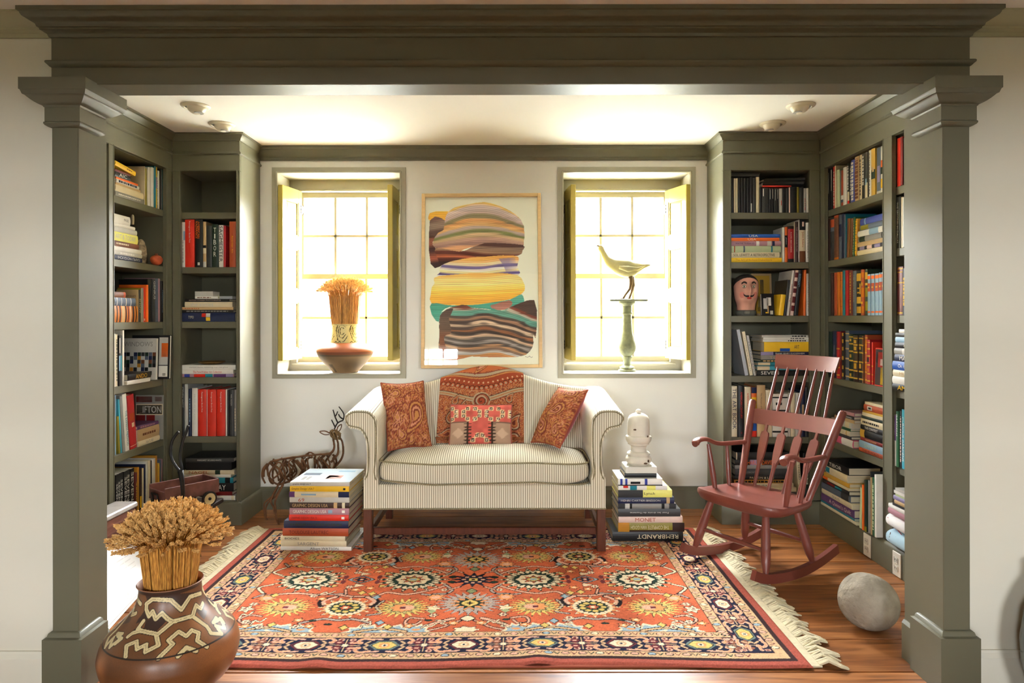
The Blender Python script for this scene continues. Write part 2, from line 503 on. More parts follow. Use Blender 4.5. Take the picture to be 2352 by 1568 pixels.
# ---------------------------------------------------------------- entablature over the opening
lintel = thing('trim_4', None, None, (0, 2.34, 2.035), kind='structure')
MB().box(-1.537, 1.53, 2.28, 2.405, 2.035, AC).build('frieze', OLIVE, lintel, world=True)
_path = [(-1.537, 2.40), (-1.537, 2.28), (1.53, 2.28), (1.53, 2.40)]
CRL = [(0, 2.186), (.006, 2.188), (.009, 2.197), (.020, 2.204), (.0245, 2.206), (.0245, 2.2115), (.030, 2.213)] + \
      [(.030 + .034 * (t - .09 * math.sin(2 * math.pi * t)), 2.2135 + .036 * (t + .10 * math.sin(2 * math.pi * t))) for t in (.15, .3, .45, .6, .75, .9, 1)] + [(.070, 2.2515), (.070, FC - .0005), (0, FC - .0005)]
MB().sweep(_path, CRL, 1).build('cornice', OLIVE, lintel, smooth='auto', world=True)
BEAD = [(0, 2.088), (.004, 2.090), (.009, 2.096), (.0135, 2.1005), (.0145, 2.105), (.012, 2.109), (.006, 2.111), (0, 2.112)]
MB().sweep(_path, BEAD, 1).build('astragal', OLIVE, lintel, smooth='auto', world=True)
MB().sweep([(-1.44, 2.281), (1.43, 2.281)], [(-.001, 2.030), (.003, 2.031), (.003, 2.036), (-.001, 2.038)]).build('lower_bead', OLIVE, lintel, world=True)

# ---------------------------------------------------------------- square columns
def column(n, x0, x1, y0, y1, inner, yj):
    """x0..x1 shaft, inner = +1 when the opening lies on the +x side"""
    root = thing('trim_%d' % n, None, None, ((x0 + x1) / 2, y0, 0), kind='structure')
    MB().bbox(x0, x1, y0, y1, 0, 2.035, .003).build('shaft', OLIVE, root, world=True)
    e = x1 if inner > 0 else x0
    MB().box(min(e - inner * .09, e - inner * .004), max(e - inner * .09, e - inner * .004), y1 - .06, yj, 0, 2.37).build('jamb_board', OLIVE, root, world=True)
    if inner > 0: path = [(x0, 2.33), (x0, y0), (x1, y0), (x1, y1), (x1 - .085, y1)]
    else: path = [(x0 + .085, y1), (x0, y1), (x0, y0), (x1, y0), (x1, 2.33)]
    z = 2.0345
    ABA = [(0, z - .052), (.058, z - .052), (.062, z - .040), (.065, z - .038), (.065, z), (0, z)]
    CYM = [(0, 1.952), (.016, 1.952), (.019, 1.957)] + [(.019 + .038 * t, 1.957 + .028 * (t ** 1.6)) for t in (.2, .4, .6, .8, 1)] + [(.058, 1.9855), (0, 1.9855)]
    NEC = [(0, 1.905), (.014, 1.905), (.014, 1.9525), (0, 1.9525)]
    BED = [(0, 1.886), (.006, 1.888), (.014, 1.893), (.017, 1.898), (.016, 1.903), (.010, 1.906), (0, 1.906)]
    sd = 1
    MB().sweep(path, ABA, sd).build('abacus', OLIVE, root, smooth='auto', world=True)
    MB().sweep(path, CYM, sd).build('echinus', OLIVE, root, smooth='auto', world=True)
    MB().sweep(path, NEC, sd).build('necking', OLIVE, root, world=True)
    MB().sweep(path, BED, sd).build('astragal', OLIVE, root, smooth='auto', world=True)
    MB().sweep(path, [(0, 0), (.021, 0), (.021, .186), (.012, .190), (.008, .202), (.003, .206), (0, .207)], sd).build('plinth', OLIVE, root, smooth='auto', world=True)
    MB().sweep([(e - inner * .0045, y1 + (.02 if inner > 0 else 0)), (e - inner * .0045, yj)][::(1 if inner > 0 else -1)], [(0, 0), (.012, 0), (.012, .13), (.004, .142), (0, .142)], 1).build('jamb_base', OLIVE, root, world=True)
    return root
column(5, -1.537, -1.448, 2.28, 2.388, 1, 2.446)
column(6, 1.4395, 1.53, 2.28, 2.415, -1, 2.512)

# ---------------------------------------------------------------- windows
def window(n, ox0, ox1, sx0):
    root = thing('window_%d' % n, None, None, ((ox0 + ox1) / 2, YB, WZ0), kind='structure')
    def part(name, mb, m=SASHM, **k): return mb.build(name, m, root, world=True, **k)
    # moulded casing, flat on the wall
    c = MB()
    for (a0, a1, z0, z1) in ((ox0 - .032, ox0, WZ0 - .03, WZ1 + .03), (ox1, ox1 + .032, WZ0 - .03, WZ1 + .03), (ox0, ox1, WZ1, WZ1 + .03), (ox0, ox1, WZ0 - .03, WZ0 - .003)):
        c.box(a0, a1, YB - .014, YB + .01, z0, z1)
    part('casing', c, TRIMM)
    c = MB()
    for (a0, a1, z0, z1) in ((ox0 - .006, ox0 + .007, WZ0 - .004, WZ1 + .004), (ox1 - .007, ox1 + .006, WZ0 - .004, WZ1 + .004), (ox0, ox1, WZ1 - .007, WZ1 + .006), (ox0, ox1, WZ0 - .008, WZ0 + .002)):
        c.bbox(a0, a1, YB - .020, YB + .01, z0, z1, .003)
    part('inner_bead', c, TRIMM)
    part('sill', MB().bbox(ox0 - .0, ox1, YB - .004, YS + .02, WZ0 - .02, WZ0 + .004, .003), mat('sill_paint', (200, 195, 182), .45, .4))
    c = MB(); c.box(ox0 - .001, ox0 + .006, YB, YS, WZ0, WZ1); c.box(ox1 - .006, ox1 + .001, YB, YS, WZ0, WZ1); c.box(ox0, ox1, YB, YS, WZ1 - .006, WZ1 + .001)
    part('reveal_lining', c, mat('reveal_plaster', (178, 172, 154), .8, .2))
    s0, s1 = sx0, sx0 + .662
    z0, z1 = .984, 2.093
    c = MB()   # outer frame of the window, filling the opening around the sashes
    c.box(ox0, s0 - .028, YS - .03, YS + .07, WZ0, WZ1); c.box(s1 + .028, ox1, YS - .03, YS + .07, WZ0, WZ1)
    c.box(s0 - .03, s1 + .03, YS - .03, YS + .07, z1 + .035, WZ1); c.box(s0 - .03, s1 + .03, YS - .03, YS + .07, WZ0, z0 - .04)
    part('frame', c, TRIMM)
    c = MB(); c.bbox(s0 - .03, s1 + .03, YS - .045, YS - .01, z1 + .030, z1 + .045, .004)
    c.bbox(s0 - .06, s1 + .06, YS - .05, YS - .01, z0 - .06, z0 - .045, .004)
    part('stop_bead', c, TRIMM)
    for lower in (0, 1):
        yy = YS + .012 + (0 if lower else .03)
        a, b = (z0, 1.522) if lower else (1.558, z1)
        f = MB()
        f.box(s0 - .032, s0, yy, yy + .028, a - .042, b + .036); f.box(s1, s1 + .032, yy, yy + .028, a - .042, b + .036)
        f.box(s0, s1, yy, yy + .028, b, b + .036); f.box(s0, s1, yy, yy + .028, a - (.042 if lower else .036), a)
        sash = part('lower_sash' if lower else 'upper_sash', f)
        mid = (a + b) / 2
        for k in (1, 2):
            xx = s0 + .662 * k / 3
            o = MB().bbox(xx - .010, xx + .010, yy + .004, yy + .024, a, b, .003).build('muntin', SASHM, None)
            o.data.transform(MTX[root].inverted()); o.parent = sash
        o = MB().bbox(s0, s1, yy + .004, yy + .024, mid - .010, mid + .010, .003).build('muntin', SASHM, None)
        o.data.transform(MTX[root].inverted()); o.parent = sash
        for k in range(3):
            for q in range(2):
                pa, pb = (a, mid) if q == 0 else (mid, b)
                o = MB().box(s0 + .662 * k / 3 + .006, s0 + .662 * (k + 1) / 3 - .006, yy + .011, yy + .014, pa + .006, pb - .006).build('pane', GLASS, None)
                o.data.transform(MTX[root].inverted()); o.parent = sash
    return root
window(1, *WIN[0], -1.458)
window(2, *WIN[1], .402)

def shutter(hx, nx, label, hinge_side):
    """hinge at (hx, 4.712), free edge at (nx, 4.465); local x runs from hinge to free edge"""
    a = Vector((hx, 4.712)); b = Vector((nx, 4.462)); d = b - a
    ang = math.atan2(d.y, d.x); Wd = d.length
    root = thing('shutter', label, 'shutter', (a.x, a.y, .972), ang, group='window shutters')
    H = 1.151; t = .017
    f = MB(); st = .05
    f.bbox(.002, st, -t, t, 0, H, .003); f.bbox(Wd - st, Wd, -t, t, 0, H, .003)
    rails = [(0, .075), (.385, .475), (.745, .835), (H - .085, H)]
    f2 = MB()
    for z0, z1 in rails: MB().box(st - .002, Wd - st + .002, -t + .0005, t - .0005, z0, z1).build('rail', SHUT, root)
    f.build('stile', SHUT, root)
    for (z0, z1) in ((.075, .385), (.475, .745), (.835, H - .085)):
        p = MB()
        r0 = [(st, -.006, z0), (Wd - st, -.006, z0), (Wd - st, -.006, z1), (st, -.006, z1)]
        for sgn in (-1, 1):
            i = .028
            r = [[(st, sgn * .004, z0), (Wd - st, sgn * .004, z0), (Wd - st, sgn * .004, z1), (st, sgn * .004, z1)],
                 [(st + i, sgn * .011, z0 + i), (Wd - st - i, sgn * .011, z0 + i), (Wd - st - i, sgn * .011, z1 - i), (st + i, sgn * .011, z1 - i)]]
            p.loft(r, True, True)
        p.build('panel', SHUT, root)
        q = MB()
        for sgn in (-1, 1):
            for (a0, a1, c0, c1) in ((st, st + .008, z0, z1), (Wd - st - .008, Wd - st, z0, z1), (st, Wd - st, z0, z0 + .008), (st, Wd - st, z1 - .008, z1)):
                q.box(a0, a1, min(sgn * .004, sgn * .013), max(sgn * .004, sgn * .013), c0, c1)
        q.build('panel_moulding', SHUT, root)
    for z in (.095, H - .125):
        h = MB(); h.tube([(-.004, 0, z - .03), (-.004, 0, z + .03)], .006, 8)
        for dz in (-.022, 0, .022): h.ellip((.012, hinge_side * .018, z + dz), .011, .003, .009, 8, 6); h.ellip((-.018, hinge_side * .004, z + dz), .012, .003, .009, 8, 6)
        h.box(-.022, .016, hinge_side * .0165 - .002, hinge_side * .0165 + .002, z - .02, z + .02)
        h.build('hinge', IRON, root)
    return root
shutter(-1.462, -1.515, 'mustard yellow panelled shutter nearest the narrow left bookcase', 1)
shutter(-.79, -.797, 'shaded mustard panelled shutter just left of the framed painting', 1)
shutter(.378, .402, 'shaded mustard panelled shutter just right of the framed painting', -1)
shutter(1.068, 1.155, 'mustard yellow panelled shutter nearest the narrow right bookcase', -1)

# ---------------------------------------------------------------- built-in bookcases
SHL = [.531, .891, 1.2295, 1.5625, 1.896]
SHR = [.522, .895, 1.261, 1.588, 1.890]
BASEZ, OPT = .14, 2.143
FR = {}
def bookcase(key, loc, rz, Wd, D, bays, zs, label, ret=None, ret_base=None):
    root = thing('bookcase', label, 'bookcase', loc, rz, group='built-in bookcases')
    FR[key] = MTX[root]
    ed = [0] + [e for b in bays for e in b] + [Wd]
    for i in range(0, len(ed), 2):
        u0, u1 = ed[i], ed[i + 1]
        MB().bbox(u0, u1, 0, .02, BASEZ, OPT, .002).build('stile', OLIVE, root)
        if i == 0: a, b = u0, u1
        c = (u1 - .034, u1 - .018) if i == 0 else (u0 + .018, u0 + .034) if i == len(ed) - 2 else ((u0 + u1) / 2 - .006, (u0 + u1) / 2 + .006)
        if ret == 'right' and i == len(ed) - 2: c = (Wd - .0095, Wd)
        if ret == 'left' and i == 0: c = (0, .016)
        MB().box(c[0], c[1], .02, D - .012, 0, AC - .002).build('divider', OLIVE, root)
    MB().box(0, Wd, D - .012, D, 0, AC - .002).build('back_panel', INSIDE, root)
    MB().bbox(0, Wd, 0, .02, OPT, AC - .001, .002).build('top_rail', OLIVE, root)
    bp = [(-.0, 0)] 
    for (u0, u1) in bays:
        MB().box(u0 - .017, u1 + .017, .0205, D - .0125, OPT, OPT + .02).build('soffit', OLIVE, root)
        MB().bbox(u0 - .012, u1 + .012, .0, D - .012, BASEZ - .03, BASEZ, .002).build('bottom_shelf', OLIVE, root)
        for z in zs:
            MB().bbox(u0 - .017, u1 + .017, .0205, D - .0125, z - .039, z, .002).build('shelf', OLIVE, root)
        e = MB()
        for (a0, a1, c0, c1) in ((u0 - .007, u0, BASEZ, OPT + .007), (u1, u1 + .007, BASEZ, OPT + .007), (u0, u1, OPT, OPT + .007)):
            e.bbox(a0, a1, -.003, .006, c0, c1, .0015)
        e.build('opening_bead', OLIVE, root)
    path = [(0, 0), (Wd, 0)]
    if ret == 'right': path = [(0, 0), (Wd, 0), (Wd, D)]
    if ret == 'left': path = [(0, D), (0, 0), (Wd, 0)]
    MB().sweep(path, [(0, 0), (.014, 0), (.014, .118), (.009, .128), (.004, .134), (0, .136)]).build('plinth', OLIVE, root, smooth='auto')
    MB().sweep(path, [(0, 2.242), (.006, 2.243), (.011, 2.248), (.010, 2.254), (.004, 2.258), (.004, 2.262), (0, 2.262)]).build('frieze_bead', OLIVE, root, smooth='auto')
    MB().sweep(path, [(0, 2.325), (.006, 2.327), (.010, 2.338), (.022, 2.350), (.024, 2.357), (.034, 2.361), (.034, AC - .0005), (0, AC - .0005)]).build('crown', OLIVE, root, smooth='auto')
    return root
bookcase('LS', (XL, 2.46, 0), R(90), 1.68, .285, [(.14, 1.026), (1.074, 1.608)], SHL, 'long olive-grey built-in bookcase along the left wall')
bookcase('NL', (XL, YN, 0), 0, .41, .336, [(.0505, .3885)], SHL, 'narrow olive-grey built-in bookcase left of the left window', 'right')
bookcase('NR', (1.28, YN, 0), 0, .59, .336, [(.05, .526)], SHR, 'narrow olive-grey built-in bookcase right of the right window', 'left')
bookcase('RS', (XR, YN, 0), R(-90), 1.62, .30, [(.062, .6985), (.785, 1.45)], SHR, 'long olive-grey built-in bookcase along the right wall')

# ---------------------------------------------------------------- eyeball downlights
LAMPM = mat('cream_lamp_enamel', (222, 213, 190), .4, .4)
def downlight(x, y, label, tilt):
    r = thing('ceiling_spotlight', label, 'ceiling light', (x, y, AC), group='eyeball ceiling spotlights')
    MB().lathe([(.050, -.010), (.054, -.012), (.070, -.008), (.074, -.003), (.074, 0), (.05, 0)], n=36, caps=False).build('trim_ring', LAMPM, r, smooth='auto')
    s = MB().ellip((tilt * .008, -.004, -.004), .049, .049, .042, 24, 14); s.build('eyeball', LAMPM, r, smooth=True)
    MB().lathe([(.0005, 0), (.024, 0), (.026, .004), (.0005, .006)], (tilt * .022, -.01, -.043), 20).build('lamp_face', mat('lamp_glass', (190, 186, 176), .2), r, smooth='auto')
downlight(-1.667, 3.60, 'round cream ceiling spotlight nearest the left column', 1)
downlight(-1.673, 3.94, 'round cream ceiling spotlight nearer the narrow left bookcase', 1)
downlight(1.527, 3.606, 'round cream ceiling spotlight nearest the right column', -1)
downlight(1.505, 3.94, 'round cream ceiling spotlight nearer the narrow right bookcase', -1)

# power outlets on the right plinth
def outlet(y, z, label):
    r = thing('power_outlet', label, 'outlet', (XR - .0145, y, z), R(-90))
    MB().bbox(-.036, .036, -.005, .001, -.058, .058, .003).build('cover_plate', mat('outlet_ivory', (226, 220, 204), .35), r)
    for dz in (-.02, .02):
        o = MB().bbox(-.017, .017, -.008, -.004, dz - .014, dz + .014, .004).build('socket', mat('outlet_socket', (206, 200, 184), .35), r)
        s = MB(); s.box(-.008, -.0055, -.0086, -.0075, dz - .002, dz + .006); s.box(.0055, .008, -.0086, -.0075, dz - .002, dz + .006)
        s.build('slot', IRON, r)
outlet(3.565, .061, 'ivory double power outlet on right bookcase plinth behind rocking chair')
outlet(3.29, .061, 'power outlet on right bookcase plinth half hidden by the column')
# ================================================================ rug
CORAL, NAVY, CREAM, PINK = (196, 99, 66), (32, 34, 54), (229, 210, 178), (218, 168, 144)
GREEN, YELL, LBLU, MAROON, OUT = (38, 62, 50), (215, 186, 108), (150, 172, 184), (110, 48, 52), (36, 27, 29)
GREY, ORNG, TAN2 = (176, 160, 152), (226, 150, 96), (206, 170, 130)

def rug_canvas():
    cv = Cv(-1.255, 1.255, -.802, .802, .004, CORAL)
    X, Y = cv.X, cv.Y
    # abrash: woven colour bands in the field
    n = smooth_noise(cv.h, cv.w, 26, .06, 3) + smooth_noise(cv.h, cv.w, 5, .03, 4)
    cv.a *= (1 + n)[..., None]
    def ro(cx, cy, layers):
        for rx, ry, k, amp, c in layers:
            cv.star(cx, cy, rx + .006, ry + .006, k, amp, OUT); cv.star(cx, cy, rx, ry, k, amp, c)
    def big(cx, cy):
        ro(cx, cy, [(.172, .148, 18, .30, TAN2), (.163, .139, 18, .30, CREAM)])
        for i in range(18):
            t = 2 * math.pi * (i + .0) / 18
            cv.ell(cx + .138 * math.cos(t), cy + .117 * math.sin(t), .009, .008, GREEN)
        ro(cx, cy, [(.120, .098, 26, .25, GREEN), (.086, .07, 8, .16, CREAM), (.056, .046, 8, .40, CORAL), (.033, .026, 4, .2, YELL)])
        cv.ell(cx, cy, .018, .014, LBLU)
    def rosette(cx, cy):
        ro(cx, cy, [(.118, .105, 16, .28, CREAM)])
        for i in range(16):
            t = 2 * math.pi * i / 16
            cv.ell(cx + .093 * math.cos(t), cy + .083 * math.sin(t), .010, .008, ORNG)
        ro(cx, cy, [(.070, .060, 20, .15, GREEN)])
        for i in range(9):
            t = 2 * math.pi * i / 9
            cv.ell(cx + .046 * math.cos(t), cy + .040 * math.sin(t), .013, .011, YELL)
        ro(cx, cy, [(.028, .024, 6, .4, CORAL)]); cv.ell(cx, cy, .010, .009, CREAM)
    def yellow(cx, cy, d):
        ro(cx, cy, [(.128, .098, 22, .42, YELL), (.085, .062, 14, .35, (186, 170, 112)), (.058, .044, 8, .3, ORNG)])
        cv.ell(cx - d * .02, cy, .03, .024, PINK); cv.poly([(cx - .012, cy - .010), (cx + .012, cy - .010), (cx + .012, cy + .010), (cx - .012, cy + .010)], MAROON)
    def greyp(cx, cy):
        ro(cx, cy, [(.150, .125, 24, .32, GREY), (.095, .075, 14, .4, ORNG), (.070, .055, 10, .4, GREEN), (.036, .034, 4, .12, YELL)])
        cv.star(cx, cy, .020, .020, 4, .6, OUT)
    def vine(pts, w=.013, c=PINK):
        p = spline(pts, 8); cv.line(p, w + .010, OUT); cv.line(p, w, c)
    def mir(fn):
        for sx in (-1, 1):
            for sy in (-1, 1): fn(sx, sy)
    # vines first
    def vines(sx, sy):
        vine([(sx * .12, sy * .07), (sx * .2, sy * .13), (sx * .29, sy * .17), (sx * .38, sy * .15), (sx * .43, sy * .19), (sx * .53, sy * .195)])
        vine([(sx * .13, sy * .06), (sx * .09, sy * .13), (sx * .14, sy * .18), (sx * .22, sy * .17)], .010, GREY)
        vine([(sx * .53, sy * .195), (sx * .62, sy * .17), (sx * .70, sy * .175), (sx * .8, sy * .16), (sx * .93, sy * .19)])
        vine([(sx * .06, sy * .42), (sx * .13, sy * .46), (sx * .2, sy * .52)], .018)
        vine([(sx * .03, sy * .44), (sx * .1, sy * .50), (sx * .17, sy * .53)], .008)
        vine([(sx * .40, sy * .45), (sx * .47, sy * .42), (sx * .53, sy * .43), (sx * .60, sy * .42), (sx * .68, sy * .46)], .012, GREY)
        vine([(sx * .18, sy * .42), (sx * .24, sy * .41), (sx * .25, sy * .46), (sx * .21, sy * .47), (sx * .19, sy * .44)], .009)
        vine([(sx * .86, sy * .40), (sx * .91, sy * .39), (sx * .94, sy * .43), (sx * .90, sy * .47), (sx * .87, sy * .44)], .009)
        vine([(sx * .38, sy * .24), (sx * .40, sy * .30), (sx * .37, sy * .36), (sx * .42, sy * .38)], .009, GREY)
        vine([(sx * .93, sy * .06), (sx * .98, sy * .1), (sx * .94, sy * .16)], .010, CREAM)
        # crescent leaf
        p = [(sx * .40, sy * .21), (sx * .44, sy * .26), (sx * .40, sy * .29), (sx * .43, sy * .24)]
        cv.line(spline([(sx * .60, sy * .20), (sx * .65, sy * .24), (sx * .64, sy * .29)], 6), .030, OUT); cv.line(spline([(sx * .60, sy * .20), (sx * .64, sy * .24), (sx * .63, sy * .28)], 6), .018, PINK)
        cv.line(spline([(sx * .46, sy * .20), (sx * .41, sy * .24), (sx * .42, sy * .29)], 6), .030, OUT); cv.line(spline([(sx * .46, sy * .20), (sx * .42, sy * .24), (sx * .43, sy * .28)], 6), .018, PINK)
        # small flowers
        ro(sx * .155, sy * .205, [(.045, .040, 9, .35, ORNG)]); cv.ell(sx * .155, sy * .205, .02, .016, PINK)
        ro(sx * .90, sy * .215, [(.045, .040, 9, .35, ORNG)]); cv.ell(sx * .90, sy * .215, .02, .016, PINK)
        ro(sx * .155, sy * .32, [(.034, .036, 5, .45, CREAM)]); cv.poly([(sx * .155, sy * .33), (sx * .175, sy * .35), (sx * .155, sy * .37), (sx * .135, sy * .35)], (160, 172, 130))
        ro(sx * .95, sy * .33, [(.034, .036, 5, .45, CREAM)])
        ro(sx * .10, sy * .03, [(.016, .012, 4, .2, GREEN)])
        ro(sx * .53, sy * .07, [(.028, .02, 3, .45, CREAM)]); ro(sx * .42, sy * .075, [(.016, .014, 3, .4, YELL)]); ro(sx * .64, sy * .075, [(.016, .014, 3, .4, YELL)])
        cv.ell(sx * .45, sy * .03, .012, .022, MAROON); cv.ell(sx * .61, sy * .03, .012, .022, MAROON)
        # cloud lobes along the field edge
        for k, (cx, w) in enumerate(((.30, .10), (.40, .08), (.75, .10), (.86, .08), (.20, .05), (.66, .05))):
            cv.star(sx * cx, sy * .535, w + .012, .075, 10, .25, CREAM); cv.star(sx * cx, sy * .54, w, .064, 10, .25, LBLU)
            cv.ell(sx * cx, sy * .515, .018, .008, ORNG)
        vine([(sx * .24, sy * .53), (sx * .33, sy * .505), (sx * .44, sy * .53)], .012, TAN2)
        vine([(sx * .70, sy * .53), (sx * .80, sy * .505), (sx * .9, sy * .53)], .012, TAN2)
    mir(vines)
    # small filler motifs over the open ground
    rf = random.Random(8); taken = [(.285, 0, .2), (.775, 0, .2), (.53, .31, .15), (.285, .31, .15), (.79, .31, .15), (0, .27, .17), (0, 0, .12), (.53, 0, .08)]
    for k in range(900):
        x, y = rf.uniform(.02, .96), rf.uniform(.02, .50)
        if any(math.hypot(x - a, y - b) < r for a, b, r in taken): continue
        taken.append((x, y, .044)); ty = rf.randrange(6); an = rf.uniform(0, 6.28)
        for sx in (-1, 1):
            for sy in (-1, 1):
                X0, Y0 = sx * x, sy * y; ca, sa = sx * math.cos(an), sy * math.sin(an)
                if ty == 0: ro(X0, Y0, [(.020, .018, 6, .4, CREAM)]); cv.ell(X0, Y0, .007, .006, MAROON)
                elif ty == 1: ro(X0, Y0, [(.024, .020, 5, .4, ORNG)]); cv.ell(X0, Y0, .008, .007, CREAM)
                elif ty == 2: cv.line([(X0 - .03 * ca, Y0 - .03 * sa), (X0 + .03 * ca, Y0 + .03 * sa)], .017, OUT); cv.line([(X0 - .026 * ca, Y0 - .026 * sa), (X0 + .026 * ca, Y0 + .026 * sa)], .008, GREY if k % 2 else PINK)
                elif ty == 3: cv.ell(X0, Y0, .018, .010, OUT); cv.ell(X0, Y0, .012, .006, GREEN)
                elif ty == 4:
                    q_ = spline([(X0 - .035 * ca, Y0 - .035 * sa), (X0 - .01 * sa, Y0 + .012 * ca), (X0 + .02 * sa, Y0 - .012 * ca), (X0 + .035 * ca, Y0 + .035 * sa)], 4); cv.line(q_, .012, OUT); cv.line(q_, .006, CREAM)
                else: ro(X0, Y0, [(.017, .022, 4, .35, LBLU if k % 2 else YELL)])
    for sx in (-1, 1):
        big(sx * .285, 0); big(sx * .775, 0)
        ro(sx * .53, 0, [(.060, .042, 4, .25, LBLU), (.042, .032, 4, .2, CORAL), (.026, .022, 6, .3, NAVY)]); cv.ell(sx * .53, 0, .008, .008, PINK)
        for sy in (-1, 1):
            rosette(sx * .53, sy * .31); yellow(sx * .285, sy * .31, sx); yellow(sx * .79, sy * .31, sx)
    for sy in (-1, 1):
        greyp(0, sy * .27); ro(0, sy * .135, [(.022, .024, 4, .2, (140, 150, 110))])
        cv.line([(-.05, sy * .135), (.05, sy * .135)], .006, OUT)
        ro(0, sy * .42, [(.028, .024, 4, .15, CREAM)]); ro(0, sy * .52, [(.055, .03, 7, .3, CREAM)])
    ro(0, 0, [(.105, .088, 12, .45, NAVY)])
    for i in range(8):
        t = 2 * math.pi * i / 8; cv.ell(.045 * math.cos(t), .04 * math.sin(t), .010, .009, PINK)
    cv.poly([(-.022, -.018), (.022, -.018), (.022, .018), (-.022, .018)], YELL); cv.ell(0, 0, .010, .010, NAVY)
    # borders
    dU, dV = 1.255 - np.abs(X), .802 - np.abs(Y)
    D = np.minimum(dU, dV)
    a = cv.a
    a[D < .268] = (96, 60, 48); a[D < .264] = TAN2; a[D < .222] = (96, 60, 48); a[D < .217] = NAVY; a[D < .102] = (70, 40, 40); a[D < .098] = TAN2; a[D < .060] = (60, 40, 40); a[D < .040] = (166, 84, 70)
    def border_run(L, put, w0):
        """L half length of the run, put(s, t) maps along/across to rug coordinates"""
        def P(pts): return [put(*p) for p in pts]
        per = .297; n = int(round(2 * L / per)); per = 2 * L / n
        for i in range(n):
            s = -L + (i + .5) * per
            c = CREAM if i % 2 else YELL
            hexo = [(s - .046, 0), (s - .022, .027), (s + .022, .027), (s + .046, 0), (s + .022, -.027), (s - .022, -.027)]
            big_ = [(s + (x - s) * 1.32, y * 1.25) for x, y in hexo]
            cv.poly(P(big_), MAROON if i % 2 else (110, 128, 120)); 
            cv.poly(P([(s + (x - s) * 1.1, y * 1.1) for x, y in hexo]), OUT); cv.poly(P(hexo), c)
            cv.ell(*put(s, 0), .020, .020, TAN2 if i % 2 else ORNG); cv.ell(*put(s, 0), .011, .011, CREAM); cv.ell(*put(s, 0), .006, .006, NAVY)
            for sg in (-1, 1):
                for sv in (-1, 1):
                    p = [(s + sg * .05, sv * .045), (s + sg * .085, sv * .052), (s + sg * .105, sv * .034), (s + sg * .09, sv * .018), (s + sg * .13, sv * .022)]
                    cv.line(P(spline(p, 5)), .013, PINK); cv.line(P(spline(p, 5)), .004, ORNG)
                    cv.line(P([(s + sg * .015, sv * .047), (s + sg * .05, sv * .050)]), .009, PINK)
                    cv.line(P(spline([(s + sg * .06, sv * .030), (s + sg * .075, sv * .012), (s + sg * .062, sv * .002)], 4)), .008, TAN2)
                    cv.ell(*put(s + sg * .128, sv * .044), .012, .010, PINK); cv.ell(*put(s + sg * .128, sv * .044), .006, .005, MAROON)
            e = s + per / 2
            for q in (-.026, .026):
                for r in (-.022, .022):
                    cv.star(*put(e + q, r), .022, .020, 4, .3, MAROON if i % 3 else (140, 90, 70))
                    cv.ell(*put(e + q, r), .007, .006, PINK)
            cv.line(P([(e - .055, 0), (e + .055, 0)]), .006, TAN2); cv.line(P([(e, -.048), (e, .048)]), .006, TAN2)
            cv.ell(*put(e, 0), .012, .012, CREAM)
        m = int(2 * L / .062)
        for g in w0:
            for i in range(m):
                s = -L + (i + .5) * 2 * L / m
                cv.ell(*put(s, g), .017, .012, OUT); cv.ell(*put(s, g), .013, .009, PINK if i % 3 else LBLU if i % 2 else CREAM)
                cv.line(P([(s + .02, g - .011), (s + .031, g + .010), (s + .042, g - .008)]), .004, GREEN if i % 2 else MAROON)
    for sg in (-1, 1):
        border_run(1.05, lambda s, t, sg=sg: (s, sg * (.642 + t)), (.079, -.084))
    # sides overlay the ends
    for sg in (-1, 1):
        border_run(.69, lambda s, t, sg=sg: (sg * (1.095 + t), s), (.079, -.084))
    a[D < .038] = (166, 84, 70)
    cv.a = np.clip(a * (1 + .05 * NR.randn(cv.h, cv.w, 1)), 0, 255)
    return cv

RX, RY = -.185, 3.2375
cv = rug_canvas()
rug = thing('rug', 'large coral and navy patterned wool rug with cream fringe on plank floor', 'rug', (RX, RY, 0))
n1 = smooth_noise(cv.h, cv.w, 60, .0012, 21); n2 = NR.rand(cv.h, cv.w) * .0012
edge = np.minimum(1.255 - np.abs(cv.X), .802 - np.abs(cv.Y))
Zr = .010 + n1 + n2 - .006 * np.clip(1 - edge / .012, 0, 1)
# small buckles along the front edge
for bx, am in ((-.52, .010), (.28, .008)):
    Zr += am * np.exp(-((cv.X - bx) / .05) ** 2) * np.clip((-cv.Y - .55) / .25, 0, 1)
P = np.stack([cv.X, cv.Y + .012 * np.sin(cv.X * 4.0) * np.clip((-cv.Y) / .8, 0, 1), Zr], -1)
grid_mesh('pile', P, cv.a, vcmat('wool_pile', .95, .1), rug, smooth=False)
MB().box(-1.254, 1.254, -.800, .800, .0008, .006).build('backing', mat('rug_backing', (150, 80, 62), .95, .1), rug)
FRM = mat('cream_fringe_cotton', (216, 204, 172), .95, .1, var=.15, vscale=40)
for sg, nm in ((-1, 'fringe'), (1, 'fringe')):
    mb = MB()
    mb.box(min(sg * 1.254, sg * 1.292), max(sg * 1.254, sg * 1.292), -.80, .80, .001, .007)
    for i in range(112):
        v = -.80 + 1.6 * (i + .5) / 112
        v1 = v + random.uniform(-.035, .02); L = random.uniform(.07, .11); k = random.uniform(-.03, .03)
        for q in range(3):
            o = random.uniform(-.006, .006)
            pts = [(sg * 1.285, v + o, .006), (sg * (1.285 + L * .35), v + o + (v1 - v) * .3, .016 + random.uniform(0, .008)), (sg * (1.285 + L * .7), v1 + o + k, .014), (sg * (1.285 + L), v1 + o * 2 + k * 1.3, .005)]
            mb.tube(pts, [.0045, .0055, .005, .003], 4)
    mb.build(nm, FRM, rug, kind='stuff')

